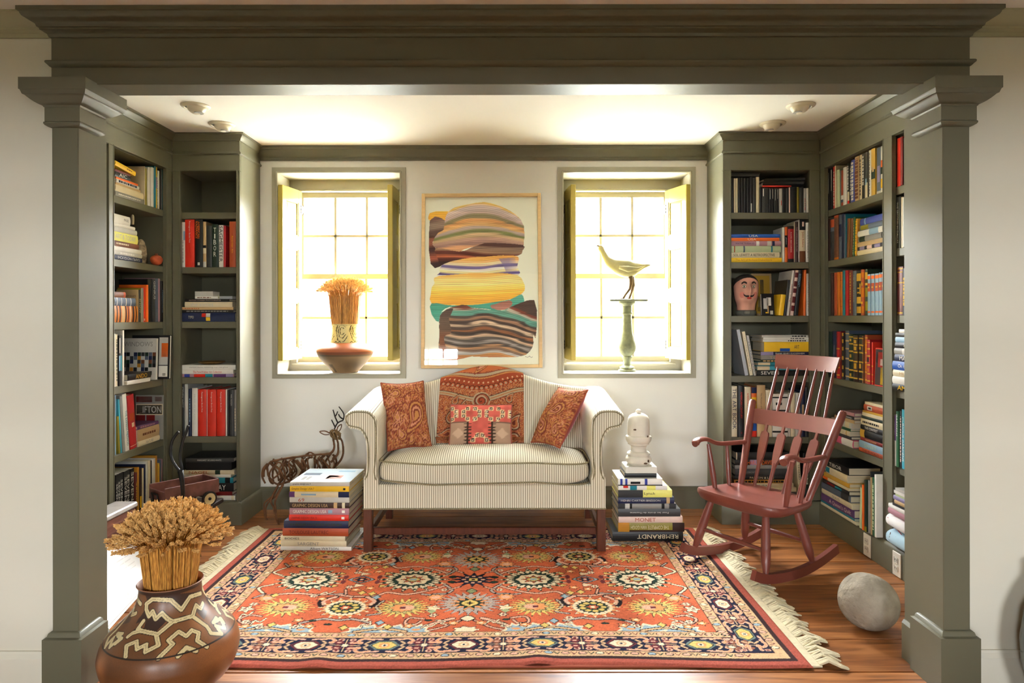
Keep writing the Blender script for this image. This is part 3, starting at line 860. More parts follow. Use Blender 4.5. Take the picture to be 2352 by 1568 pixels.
# ================================================================ framed painting
def painting_canvas():
    cv = Cv(0, .784, 0, 1.14, .0024, (240, 229, 203))
    def m(p): return [((x - 105) / 910 * .784, (1 - (y - 95) / 1330) * 1.14) for x, y in p]
    xs, ys = cv.X / .784 * 910 + 105, (1 - cv.Y / 1.14) * 1330 + 95        # photo-study units, y down
    nz = smooth_noise(cv.h, cv.w, 60, 1, 5); nf = np.repeat(smooth_noise(cv.h, max(cv.w // 24, 3), 4, 1, 6), 24, 1); nf = np.pad(nf, ((0, 0), (0, max(0, cv.w - nf.shape[1]))), 'edge')[:, :cv.w]
    kk = np.ones(41) / 41; nf = np.apply_along_axis(lambda r: np.convolve(np.pad(r, 20, 'edge'), kk, 'valid'), 1, nf)
    streak = smooth_noise(cv.h, 8, 4, 1, 8)[:, :1] * 0
    def layer(poly, pal, g, lo, hi, rough=6):
        pj = spline(poly, 3, True); pj = pj + NR.randn(*pj.shape) * 2.2
        sl, ins = cv.poly(m(pj), None, True)
        q = (g - lo) / (hi - lo); q = np.clip(q + .012 * nf + .02 * nz, 0, .9999)
        pal = np.array(pal, float); k = q * (len(pal) - 1); i = k.astype(int); fr = np.clip((k - i - .25) * 2.0, 0, 1)[..., None]
        col = pal[i] * (1 - fr) + pal[np.minimum(i + 1, len(pal) - 1)] * fr
        col = col * (1 + .06 * nf[..., None] + .09 * np.sin(g[..., None] * .42 + nz[..., None] * 1.5) + .05 * np.sin(g[..., None] * 1.1 + nz[..., None] * 3))
        cv.a[sl][ins] = np.clip(col[sl][ins], 0, 255)
    layer([(140, 222), (220, 208), (300, 212), (285, 278), (145, 284)], [(222, 168, 46), (206, 150, 40), (214, 160, 50)], ys, 200, 290)
    layer([(145, 278), (262, 276), (250, 365), (190, 410), (165, 480), (250, 560), (250, 632), (150, 630)], [(92, 62, 52), (140, 118, 100), (78, 52, 44), (150, 90, 70), (70, 42, 40), (150, 80, 60), (60, 40, 40)], ys + .1 * xs, 280, 660)
    g = ys - .0011 * (xs - 560) ** 2 * np.clip((540 - ys) / 260, 0, 1)
    layer([(255, 330), (290, 215), (380, 168), (585, 133), (720, 172), (835, 232), (898, 305), (906, 380), (897, 480), (850, 505), (600, 478), (420, 512), (370, 535), (185, 500), (172, 440), (212, 378), (250, 362)],
          [(206, 160, 120), (214, 170, 130), (214, 176, 90), (196, 176, 168), (184, 160, 150), (130, 120, 84), (196, 140, 84), (206, 160, 100), (170, 150, 140), (120, 124, 74), (190, 160, 120), (176, 140, 120), (150, 116, 104), (196, 144, 104)], g, 70, 500)
    layer([(188, 498), (380, 534), (520, 482), (640, 462), (895, 482), (892, 520), (850, 566), (500, 576), (240, 632), (212, 600)],
          [(84, 54, 48), (126, 100, 82), (150, 116, 90), (92, 46, 38), (170, 90, 60), (80, 40, 36), (60, 38, 36)], ys + 18 * np.sin(xs / 160), 470, 640)
    layer([(248, 632), (500, 576), (820, 568), (856, 600), (850, 655), (852, 722), (600, 712), (225, 722), (222, 700)],
          [(226, 164, 84), (220, 170, 110), (230, 200, 160), (110, 96, 140), (236, 220, 200), (226, 208, 150), (90, 76, 130), (240, 220, 190)], ys + 14 * np.sin(xs / 130 + 1), 585, 735)
    sl, ins = cv.poly(m([(700, 590), (830, 580), (845, 690), (760, 705), (740, 650)]), None, True)
    w = np.clip(nz[sl] * .8 + .4, 0, 1)[..., None]
    cv.a[sl] = np.where(ins[..., None], cv.a[sl] * (1 - .6 * w) + np.array((118, 104, 150)) * .6 * w, cv.a[sl])
    layer([(218, 722), (600, 702), (850, 722), (902, 800), (892, 862), (790, 912), (530, 952), (330, 958), (158, 946), (155, 832), (185, 780)],
          [(228, 168, 84), (234, 200, 120), (238, 210, 130), (236, 196, 100), (232, 180, 76), (228, 166, 62), (224, 160, 66), (226, 150, 70)], ys - 20 * np.sin(xs / 260), 700, 960)
    layer([(158, 946), (330, 958), (530, 952), (790, 912), (880, 872), (902, 940), (880, 962), (720, 1002), (600, 992), (350, 967), (240, 1002), (215, 1088), (160, 1030)],
          [(90, 160, 140), (70, 148, 124), (84, 156, 130)], ys, 870, 1090)
    layer([(640, 958), (760, 925), (800, 925), (800, 960), (720, 1000), (640, 985)], [(150, 96, 80), (160, 110, 96)], ys, 920, 1000)
    wv = ys + 34 * np.sin(xs / 118 + 2.2) * np.clip((xs - 250) / 250, 0, 1) - .10 * (xs - 600)
    pal = [(76, 58, 50), (120, 60, 44), (170, 160, 140), (90, 140, 120), (96, 150, 130), (74, 64, 56), (150, 110, 84), (70, 56, 50), (196, 170, 140), (84, 70, 62), (140, 90, 60), (66, 56, 50), (190, 160, 130), (92, 84, 76), (150, 140, 130), (78, 70, 64), (176, 130, 90), (120, 96, 80), (180, 176, 168), (190, 130, 76), (170, 110, 70)]
    layer([(225, 1040), (282, 985), (400, 958), (520, 985), (720, 1002), (790, 978), (986, 922), (994, 1210), (972, 1195), (966, 1292), (850, 1366), (480, 1360), (400, 1380), (230, 1366), (218, 1190)], pal, wv, 960, 1390)
    layer([(228, 1045), (285, 990), (335, 985), (300, 1060), (315, 1170), (258, 1210), (280, 1330), (232, 1362), (222, 1190)], [(80, 62, 54), (100, 80, 66), (120, 76, 54), (150, 100, 70)], ys, 985, 1370)
    cv.a = np.clip(cv.a * 1.10 + 6, 0, 254)
    cv.line(m([(905, 1362), (925, 1370), (940, 1360), (955, 1372), (965, 1366)]), .003, (150, 140, 130))
    return cv
bl, br, tl, tr = px(966, 845, 4.37), px(1247, 845, 4.37), px(967, 445, 4.463), px(1241, 445, 4.463)
c0 = (bl + br) / 2; ax = Vector((1, 0, 0)); up = ((tl + tr) / 2 - c0); PH = up.length; up.normalize(); nr = ax.cross(up)   # faces the room
PW = .776
Mp = Matrix(((ax.x, up.x, nr.x, c0.x), (ax.y, up.y, nr.y, c0.y), (ax.z, up.z, nr.z, c0.z), (0, 0, 0, 1)))
pic = thing('framed_painting', 'abstract painting of stacked ochre teal and brown layers in thin blond frame', 'painting', M=Mp)
ASH = mat('blond_frame_wood', (214, 178, 122), .45, .4, var=.1, vscale=10, stretch=(1, 6, 6))
fw = .022
for (x0, x1, y0, y1) in ((-PW / 2, -PW / 2 + fw, 0, PH), (PW / 2 - fw, PW / 2, 0, PH), (-PW / 2 + fw, PW / 2 - fw, 0, fw), (-PW / 2 + fw, PW / 2 - fw, PH - fw, PH)):
    MB().bbox(x0, x1, y0, y1, -.018, .018, .002).build('frame_bar', ASH, pic)
MB().box(-PW / 2 + .01, PW / 2 - .01, .01, PH - .01, -.016, -.008).build('backing_board', mat('mount_board', (236, 228, 208), .9), pic)
cv = painting_canvas()
sx, sy = (PW - 2 * fw) / .784, (PH - 2 * fw) / 1.14
Pp = np.stack([(cv.X - .392) * sx, cv.Y * sy + fw, np.full(cv.X.shape, -.006)], -1)
grid_mesh('painted_sheet', Pp, cv.a, vcmat('gouache_on_paper', .8, .2), pic, smooth=False)
MB().box(-PW / 2 + fw - .002, PW / 2 - fw + .002, fw - .002, PH - fw + .002, .008, .010).build('glazing', GLASS, pic)
# ================================================================ loveseat
def ticking(key, horizontal=False):
    m = bpy.data.materials.new(key); m.use_nodes = True
    nt = m.node_tree; b = nt.nodes['Principled BSDF']; N = nt.nodes.new; L = nt.links.new
    tc = N('ShaderNodeTexCoord'); ge = N('ShaderNodeNewGeometry'); sp = N('ShaderNodeSeparateXYZ'); sn = N('ShaderNodeSeparateXYZ')
    L(tc.outputs['Object'], sp.inputs[0]); L(ge.outputs['Normal'], sn.inputs[0])
    ab = N('ShaderNodeMath'); ab.operation = 'ABSOLUTE'; L(sn.outputs['X'], ab.inputs[0])
    gt = N('ShaderNodeMath'); gt.operation = 'GREATER_THAN'; gt.inputs[1].default_value = .72; L(ab.outputs[0], gt.inputs[0])
    mx = N('ShaderNodeMix'); mx.data_type = 'FLOAT'; L(gt.outputs[0], mx.inputs[0]); L(sp.outputs['X'], mx.inputs[2]); L(sp.outputs['Y'], mx.inputs[3])
    mu = N('ShaderNodeMath'); mu.operation = 'MULTIPLY'; mu.inputs[1].default_value = 1 / .0116; L(mx.outputs[0], mu.inputs[0])
    fr = N('ShaderNodeMath'); fr.operation = 'FRACT'; L(mu.outputs[0], fr.inputs[0])
    r = N('ShaderNodeValToRGB'); e = r.color_ramp.elements
    r.color_ramp.interpolation = 'LINEAR'
    e[0].position = 0; e[0].color = (*lin((226, 218, 194)), 1); e[1].position = .5; e[1].color = (*lin((226, 218, 194)), 1)
    for p, c in ((.58, (120, 108, 82)), (.78, (120, 108, 82)), (.86, (226, 218, 194))):
        k = e.new(p); k.color = (*lin(c), 1)
    L(fr.outputs[0], r.inputs[0]); L(r.outputs[0], b.inputs['Base Color'])
    b.inputs['Roughness'].default_value = .8; b.inputs['Specular IOR Level'].default_value = .2; b.inputs['Sheen Weight'].default_value = .15
    n = N('ShaderNodeTexNoise'); n.inputs['Scale'].default_value = 9; L(tc.outputs['Object'], n.inputs['Vector'])
    bp = N('ShaderNodeBump'); bp.inputs['Strength'].default_value = .25; bp.inputs['Distance'].default_value = .02; L(n.outputs['Fac'], bp.inputs['Height']); L(bp.outputs[0], b.inputs['Normal'])
    return m
TICK = ticking('cream_taupe_ticking')
CORD = mat('twisted_cord_piping', (150, 138, 108), .9, .1, var=.5, vscale=220)
SCX = -.147
sofa = thing('loveseat', 'small camelback loveseat in cream ticking stripe with mahogany legs', 'sofa', (SCX, 3.95, 0))
def sp_(mb, name, m=TICK, **k): return mb.build(name, m, sofa, world=True, **k)
# legs and stretchers
YF, YK = 3.622, 4.23
for (x0, x1) in ((-.791, -.745), (.4505, .4965)):
    mb = MB(); mb.bbox(x0, x1, YF, YF + .046, 0, .24, .003)
    for k in range(3): mb.box(x0 + .010 + k * .010, x0 + .014 + k * .010, YF - .0012, YF + .001, .01, .225)
    sp_(mb, 'leg', MAHOG)
    xm = (x0 + x1) / 2
    mb = MB(); mb.loft([[(xm - .02, YK + .04 * s, 0 if False else .0), (xm + .02, YK + .04 * s, 0), (xm + .02, YK + .04 * s + .04, 0), (xm - .02, YK + .04 * s + .04, 0)] if i == 0 else
                        [(xm - .02, YK - .01, .24), (xm + .02, YK - .01, .24), (xm + .02, YK + .03, .24), (xm - .02, YK + .03, .24)] for i, s in enumerate((.6, 0))])
    sp_(mb, 'leg', MAHOG)
    sp_(MB().bbox(xm - .012, xm + .012, YF + .04, YK + .03, .085, .122, .003), 'side_stretcher', MAHOG)
sp_(MB().bbox(-.757, .4625, 3.668, 3.692, .086, .124, .003), 'cross_stretcher', MAHOG)
# upholstered seat rail with scroll arms
sp_(MB().bbox(-.789, .4945, 3.624, 4.27, .2345, .365, .008), 'seat_rail')
LX = lambda x: (x - CX) * 3.62 / F
LZ = lambda y: CH + (HY - y) * 3.62 / F
arm = [(834, 1170), (834, 1098), (840, 1084), (842, 1050), (841, 1022), (837, 1004), (827, 988), (815, 984), (806, 982), (797, 978), (790, 964), (792, 953), (802, 945), (815, 941), (842, 942), (856, 950), (866, 966), (868, 1000), (867, 1050), (864, 1082), (868, 1100), (868, 1170)]
arm = [(LX(x), LZ(y)) for x, y in arm]
body = arm[:2] + [tuple(p) for p in spline(arm[1:21], 4)[1:-1]] + arm[20:]
def arm_mesh(mirror):
    rings = []
    for k, t in enumerate((0, .015, .06, .2, .4, .6, .8, 1)):
        Yk = 3.62 + t * .63
        ring = []
        for x, z in body:
            cx_, cz_ = -.80, .72
            q = min(max((z - .45) / .3, 0), 1)
            ins = .012 if k == 0 else 0
            zz = z + .062 * q * t
            xx = x + .012 * q * t
            if ins: xx += (cx_ + .04 - xx) * .03; zz += ((.5) - zz) * .008
            ring.append(((2 * SCX - xx) if mirror else xx, Yk - (0 if k else 0), zz))
        rings.append(ring[::-1] if mirror else ring)
    return MB().loft(rings)
for mir_ in (False, True):
    sp_(arm_mesh(mir_), 'arm', smooth='auto')
    ol = [(( 2 * SCX - x) if mir_ else x, 3.617, z) for x, z in body[1:-1]]
    def inset(p, d=.011):
        q = []
        for i, (x, y, z) in enumerate(p):
            a, b = p[max(i - 1, 0)], p[min(i + 1, len(p) - 1)]
            t = Vector((b[0] - a[0], b[2] - a[2])); t.normalize() if t.length else None
            s = -1 if mir_ else 1
            q.append((x + s * t.y * d, y, z - s * t.x * d))
        return q
    sp_(MB().tube(inset(ol), .0035, 5), 'piping', CORD)
sp_(MB().tube([(-.792, 3.75, .238), (-.792, 3.62, .238), (.4975, 3.62, .238), (.4975, 3.75, .238)], .004, 6), 'base_piping', CORD)
# camel back
def camel(x):
    d = x - SCX
    return .818 + .128 * math.exp(-(d / .33) ** 2)
def back_ring(x, off=0., z0=.36, scale=1.):
    zt = camel(x)
    pr = [(4.055, z0), (4.075, .50), (4.105, .62), (4.135, .74), (4.165, zt - .055), (4.180, zt - .018), (4.205, zt), (4.240, zt - .003), (4.268, zt - .022), (4.285, zt - .07), (4.295, .55), (4.295, .24)]
    pr = spline(pr, 3)
    out = []
    for i, (y, z) in enumerate(pr):
        a, b = pr[max(i - 1, 0)], pr[min(i + 1, len(pr) - 1)]
        t = np.array(b) - np.array(a); t /= (np.hypot(*t) + 1e-9)
        out.append((x, y - t[1] * off, z + t[0] * off))
    return out
rings = [back_ring(-.795 + 1.29 * i / 40) for i in range(41)]
sp_(MB().loft(rings), 'back', smooth='auto')
# seat cushion
def superbox(c, hx, hy, hz, e=.28, n=64, m=24, crown=.0, dips=()):
    rings = []
    for k in range(m + 1):
        a = -math.pi / 2 + math.pi * k / m
        ca, sa = max(math.cos(a), 1e-4), math.sin(a)
        qr = ca ** .33; qz = math.copysign(abs(sa) ** .5, sa)
        ring = []
        for i in range(n):
            w = 2 * math.pi * i / n
            x = math.copysign(abs(math.cos(w)) ** e, math.cos(w)) * qr; y = math.copysign(abs(math.sin(w)) ** e, math.sin(w)) * qr
            z = qz * hz + (crown * (1 - x * x) * (1 - y * y) if qz > 0 else 0)
            if qz > .2:
                for dx, dy, r, am in dips: z -= am * math.exp(-(((x - dx) / r) ** 2 + ((y - dy) / r) ** 2))
            if qz < 0: z -= .012 * (1 - x * x) * max(0, -y)
            ring.append((c[0] + x * hx, c[1] + y * hy, c[2] + z))
        rings.append(ring)
    return MB().loft(rings)
sp_(superbox((-.151, 3.835, .427), .566, .238, .066, crown=.045, n=96, m=32, dips=((.1, -.1, .14, .012), (-.35, .2, .2, .012), (.5, .1, .2, .010))), 'seat_cushion', smooth=True)
for zz in (.482, .378):
    pts = []
    for i in range(97):
        w = 2 * math.pi * i / 96
        x = math.copysign(abs(math.cos(w)) ** .28, math.cos(w)); y = math.copysign(abs(math.sin(w)) ** .28, math.sin(w))
        pts.append((-.151 + x * .5665, 3.835 + y * .2385, zz + .006 * math.sin(5 * x) * (1 if zz > .4 else 1.6)))
    sp_(MB().tube(pts, .0045, 6), 'cushion_piping', CORD)

# ---------------------------------------------------------------- paisley cloth
RUST, RUSTD, GOLD, SAGE, ROSE = (166, 92, 60), (122, 58, 44), (184, 128, 74), (164, 146, 118), (198, 136, 106)
def paisley(w, h, step, seed, base=RUST, alt=GOLD, light=ROSE):
    cv = Cv(0, w, 0, h, step, base)
    n1 = smooth_noise(cv.h, cv.w, int(.05 / step), 1, seed); n2 = smooth_noise(cv.h, cv.w, int(.03 / step), 1, seed + 1)
    ph = 46 * n1 * .35 + 60 * (cv.X + .4 * cv.Y) / max(w, h) * .5
    q = np.sin(ph * 1.6 + 1.5 * n2)
    for lo, hi, c in ((.55, .75, RUSTD), (.75, .9, light), (.9, 1.1, alt), (-.6, -.45, RUSTD), (-.85, -.6, alt), (-1.1, -.85, RUSTD)):
        cv.a[(q > lo) & (q <= hi)] = c
    return cv
def drop(cv, cx, cy, s, ang, cols):
    """a paisley teardrop of nested outlines with a curled tip"""
    t = np.linspace(0, 2 * math.pi, 40)
    X = np.cos(t) * (1 - .25 * np.sin(t)); Yv = np.sin(t) * 1.55 + .35 * np.maximum(np.sin(t), 0) ** 2
    X = X + .38 * np.maximum(Yv, 0) ** 2
    for k, c in enumerate(cols):
        f = s * (1 - .17 * k)
        x = X * f; y = Yv * f
        cv.poly(list(zip(cx + x * math.cos(ang) - y * math.sin(ang), cy + x * math.sin(ang) + y * math.cos(ang))), c)
def spiral(cv, cx, cy, r, turns, w, c, a0=0, d=1):
    t = np.linspace(0, 1, 50)
    a = a0 + d * turns * 2 * math.pi * t
    cv.line(np.stack([cx + r * (1 - t * .9) * np.cos(a), cy + r * (1 - t * .9) * np.sin(a)], -1), w, c)

def pillow(name, label, BL, BR, TL, TR, T, cv, back, n=64, group=None, pinch=.07, edgec=None):
    BL, BR, TL, TR = [Vector(p) for p in (BL, BR, TL, TR)]
    c = (BL + BR + TL + TR) / 4
    rv = ((BR - BL) + (TR - TL)) / 2; uv = ((TL - BL) + (TR - BR)) / 2
    uv = uv - rv * (uv.dot(rv) / rv.dot(rv))
    w, h = rv.length, uv.length; rv.normalize(); uv.normalize(); nv = rv.cross(uv)
    base = c - uv * h / 2
    M = Matrix(((rv.x, nv.x, uv.x, base.x), (rv.y, nv.y, uv.y, base.y), (rv.z, nv.z, uv.z, base.z), (0, 0, 0, 1)))
    root = thing(name, label, 'cushion', M=M, group=group)
    u = np.linspace(-1, 1, n); U, V = np.meshgrid(u, u)
    th = T * 1.12 * ((1 - U ** 2) * (1 - V ** 2)) ** .5
    wr = smooth_noise(n, n, 9, .004, hash(label) % 97) * (1 - U ** 2) * (1 - V ** 2)
    X = w / 2 * U * (1 - pinch * (1 - V ** 2)); Z = h / 2 * V * (1 - pinch * (1 - U ** 2)) + h / 2
    C = cv.sample((U + 1) / 2, (V + 1) / 2)
    grid_mesh('front_cover', np.stack([X, th + wr, Z], -1), C, vcmat('pillow_weave', .85, .15, bump=.2, bscale=350), root, label='patterned front cover')
    grid_mesh('back_cover', np.stack([X[:, ::-1], -th[:, ::-1], Z[:, ::-1]], -1), None, back, root)
    e = []
    for k in range(n): e.append((X[0, k], 0, Z[0, k]))
    for k in range(n): e.append((X[k, -1], 0, Z[k, -1]))
    for k in range(n): e.append((X[-1, n - 1 - k], 0, Z[-1, n - 1 - k]))
    for k in range(n): e.append((X[n - 1 - k, 0], 0, Z[n - 1 - k, 0]))
    MB().tube(e, .004, 5).build('seam_cord', edgec or back, root)
    return root
REDV = mat('red_velvet', (140, 30, 32), .8, .2, sheen=.4)
cvL = paisley(.30, .38, .0028, 31)
cvL.line(spline([(.0, .22), (.06, .24), (.12, .25), (.13, .29), (.2, .32), (.26, .28), (.30, .2)], 8), .008, RUSTD)
for k, c in enumerate((RUSTD, GOLD, RUSTD, ROSE, RUSTD, GOLD)):
    drop(cvL, .20, .17, .062 - k * .009, math.pi * .98, [c])
for cx, cy, s, an in ((.06, .17, .03, .4), (.07, .31, .03, 2.2), (.08, .07, .03, 1.0), (.25, .05, .024, 2.), (.15, .04, .025, .2), (.25, .33, .02, 1)):
    drop(cvL, cx, cy, s, an, [RUSTD, GOLD, RUSTD, ROSE, GOLD])
for cx, cy in ((.05, .12), (.09, .15), (.03, .27)): spiral(cvL, cx, cy, .028, 1.7, .005, ROSE)
pillow('cushion', 'rust paisley square cushion leaning in the left corner of loveseat', px(897, 1040, 3.80), px(1001, 1020, 3.92), px(868, 874, 3.90), px(962, 880, 4.02), .062, cvL, REDV, group='cushions on the loveseat', edgec=mat('rust_cord', (150, 70, 44), .9))
cvR = paisley(.30, .38, .0028, 47)
for cx, cy, s, an in ((.10, .09, .05, 1.2), (.2, .2, .045, 2.6), (.09, .26, .04, .3), (.22, .33, .035, 1.9), (.24, .08, .03, .6)):
    drop(cvR, cx, cy, s, an, [RUSTD, GOLD, RUSTD, ROSE, RUSTD, GOLD])
for cx, cy in ((.14, .15), (.06, .17), (.17, .30)): spiral(cvR, cx, cy, .03, 1.7, .005, GOLD)
pillow('cushion', 'rust paisley cushion with red velvet back leaning on right sofa arm', px(1206, 1008, 4.0), px(1286, 1034, 3.80), px(1296, 897, 4.11), px(1350, 889, 3.86), .066, cvR, REDV, group='cushions on the loveseat', edgec=mat('rust_cord', (150, 70, 44), .9))
# kilim cushion
KR, KT = (196, 92, 80), (172, 140, 116)
cvK = Cv(0, .36, 0, .25, .0026, KR)
cvK.a *= (1 + smooth_noise(cvK.h, cvK.w, 12, .06, 9))[..., None]
for x0, x1 in ((0, .10), (.255, .36)):
    cvK.poly([(x0, 0), (x1, 0), (x1, .135), (x0, .135)], KT); cvK.line([(x0, .135), (x1, .135)], .008, (120, 92, 76))
    cvK.poly([((x0 + x1) / 2, .04), ((x0 + x1) / 2 + .035, .07), ((x0 + x1) / 2, .105), ((x0 + x1) / 2 - .035, .07)], (196, 164, 138))
for xx in (.107, .248):
    cvK.line([(xx, 0), (xx, .135)], .012, (62, 46, 34))
    for k in range(7): cvK.line([(xx - .018, .012 + k * .019), (xx + .018, .012 + k * .019)], .007, (62, 46, 34))
def kdot(x, y, a):
    c, s = math.cos(a), math.sin(a)
    for r, col in ((.021, (226, 196, 150)), (.015, (52, 40, 32)), (.007, (232, 214, 186))):
        cvK.poly([(x + r * c, y + r * s), (x - r * .8 * s, y + r * .8 * c), (x - r * c, y - r * s), (x + r * .8 * s, y - r * .8 * c)], col)
for row, off in ((.212, 0), (.166, .5)):
    for k in range(-1, 6):
        x = .012 + k * .068 + (.0 if off else .0)
        for q in (0, 1):
            sgn = 1 if (k + (1 if off else 0)) % 2 else -1
            kdot(x + q * .024, row + sgn * (q - .5) * .020, .8 * sgn)
for k, sgn in ((0, 1), (1, -1)):
    for q in (0, 1): kdot(.138 + k * .055 + q * .024, .045 + sgn * (q - .5) * .026, .8 * sgn)
    
pillow('cushion', 'small rose kilim cushion with cream diamonds in middle of loveseat', px(1031, 1026, 3.93), px(1180, 1024, 3.93), px(1034, 927, 4.0), px(1171, 931, 4.0), .058, cvK, mat('kilim_back', (150, 84, 70), .9), group='cushions on the loveseat', pinch=.03)

# throw over the camel back
cvT = paisley(.52, .62, .0032, 77, base=(170, 92, 56), alt=(190, 128, 76), light=(186, 150, 116))
def tcur(f, w, c, x0=0., x1=.52):
    xs = np.linspace(x0, x1, 60); cvT.line(np.stack([xs, f(xs)], -1), w, c)
dipf = lambda x: .545 - .045 * np.cos((x - .26) / .26 * math.pi * .9) 
cvT.a[cvT.Y > dipf(cvT.X) + .02] = (176, 98, 58)
for w, c, o in ((.018, (168, 150, 122), .0), (.006, RUSTD, .012), (.006, RUSTD, -.013), (.008, GOLD, -.02)): tcur(lambda x, o=o: dipf(x) + o, w, c)
drop(cvT, .26, .575, .035, math.pi, [RUSTD, GOLD, RUSTD, ROSE])
f2 = lambda x: .455 - .05 * np.cos((x - .26) / .26 * math.pi * .8)
msk = (cvT.Y < dipf(cvT.X) - .025) & (cvT.Y > f2(cvT.X))
cvT.a[msk] = (150, 70, 44)
for k in range(17):
    x = .02 + k * .030; y = f2(np.array(x)) + .012
    cvT.ell(x, y, .0155, .0155, (52, 38, 30)); cvT.ell(x, y - .002, .013, .013, (176, 88, 52)); cvT.ell(x, y - .003, .007, .007, SAGE)
    cvT.ell(x + .01, y + .032, .005, .006, (206, 170, 130))
f3 = lambda x: .395 - .055 * np.cos((x - .26) / .26 * math.pi * .8)
for w, c, o in ((.030, (172, 152, 120), 0), (.004, (70, 48, 36), .016), (.004, RUSTD, -.016), (.006, (170, 110, 70), 0)): tcur(lambda x, o=o: f3(x) + o, w, c)
for r, c in ((.055, (172, 152, 120)), (.046, (150, 84, 56)), (.034, (176, 150, 120)), (.024, (160, 70, 44))): cvT.ell(.26, .335, r, r, c)
spiral(cvT, .26, .335, .05, 1.8, .006, (90, 50, 36))
for cx, cy, s, an in ((.08, .25, .035, .2), (.15, .30, .026, .4), (.40, .28, .03, -.4), (.46, .2, .034, .1), (.06, .13, .036, 2.2), (.45, .09, .034, 2.4), (.2, .2, .03, 1), (.33, .18, .03, 2), (.1, .36, .022, 0), (.43, .36, .022, 0)):
    drop(cvT, cx, cy, s, an, [(90, 50, 36), (176, 150, 118), (160, 80, 50), (186, 120, 70), RUSTD])
throw = thing('paisley_throw', 'folded rust paisley shawl draped over middle of loveseat back', 'throw', (-.185, 4.1, .54))
nx, nu = cvT.w, cvT.h
TP = np.zeros((nu, nx, 3))
for j in range(nx):
    s = j / (nx - 1)
    xb = -.455 + .525 * s; xt = -.438 + .508 * s
    ring = np.array(back_ring((xb + xt) / 2, .010, z0=.535))
    ring = np.vstack([[((xb + xt) / 2, 4.045, .546)], ring[1:-12]])
    d = np.r_[0, np.cumsum(np.linalg.norm(np.diff(ring[:, 1:], axis=0), axis=1))]
    q = np.linspace(0, d[-1], nu)
    TP[:, j, 1] = np.interp(q, d, ring[:, 1]); TP[:, j, 2] = np.interp(q, d, ring[:, 2])
    TP[:, j, 0] = xb + (xt - xb) * np.clip(q / .45, 0, 1)
wob = smooth_noise(nu, nx, 28, .0025, 13)
TP[..., 1] -= np.abs(wob) + .002
# pattern: lower 78% of the cloth hangs on the front
grid_mesh('shawl', TP, cvT.a, vcmat('paisley_wool', .9, .1, bump=.3, bscale=260), throw, world=True)
TP2 = TP.copy(); TP2[..., 1] += .004
grid_mesh('folded_underside', TP2[::6, ::6][:, ::-1], None, mat('rust_lining', (150, 76, 50), .9), throw, world=True)

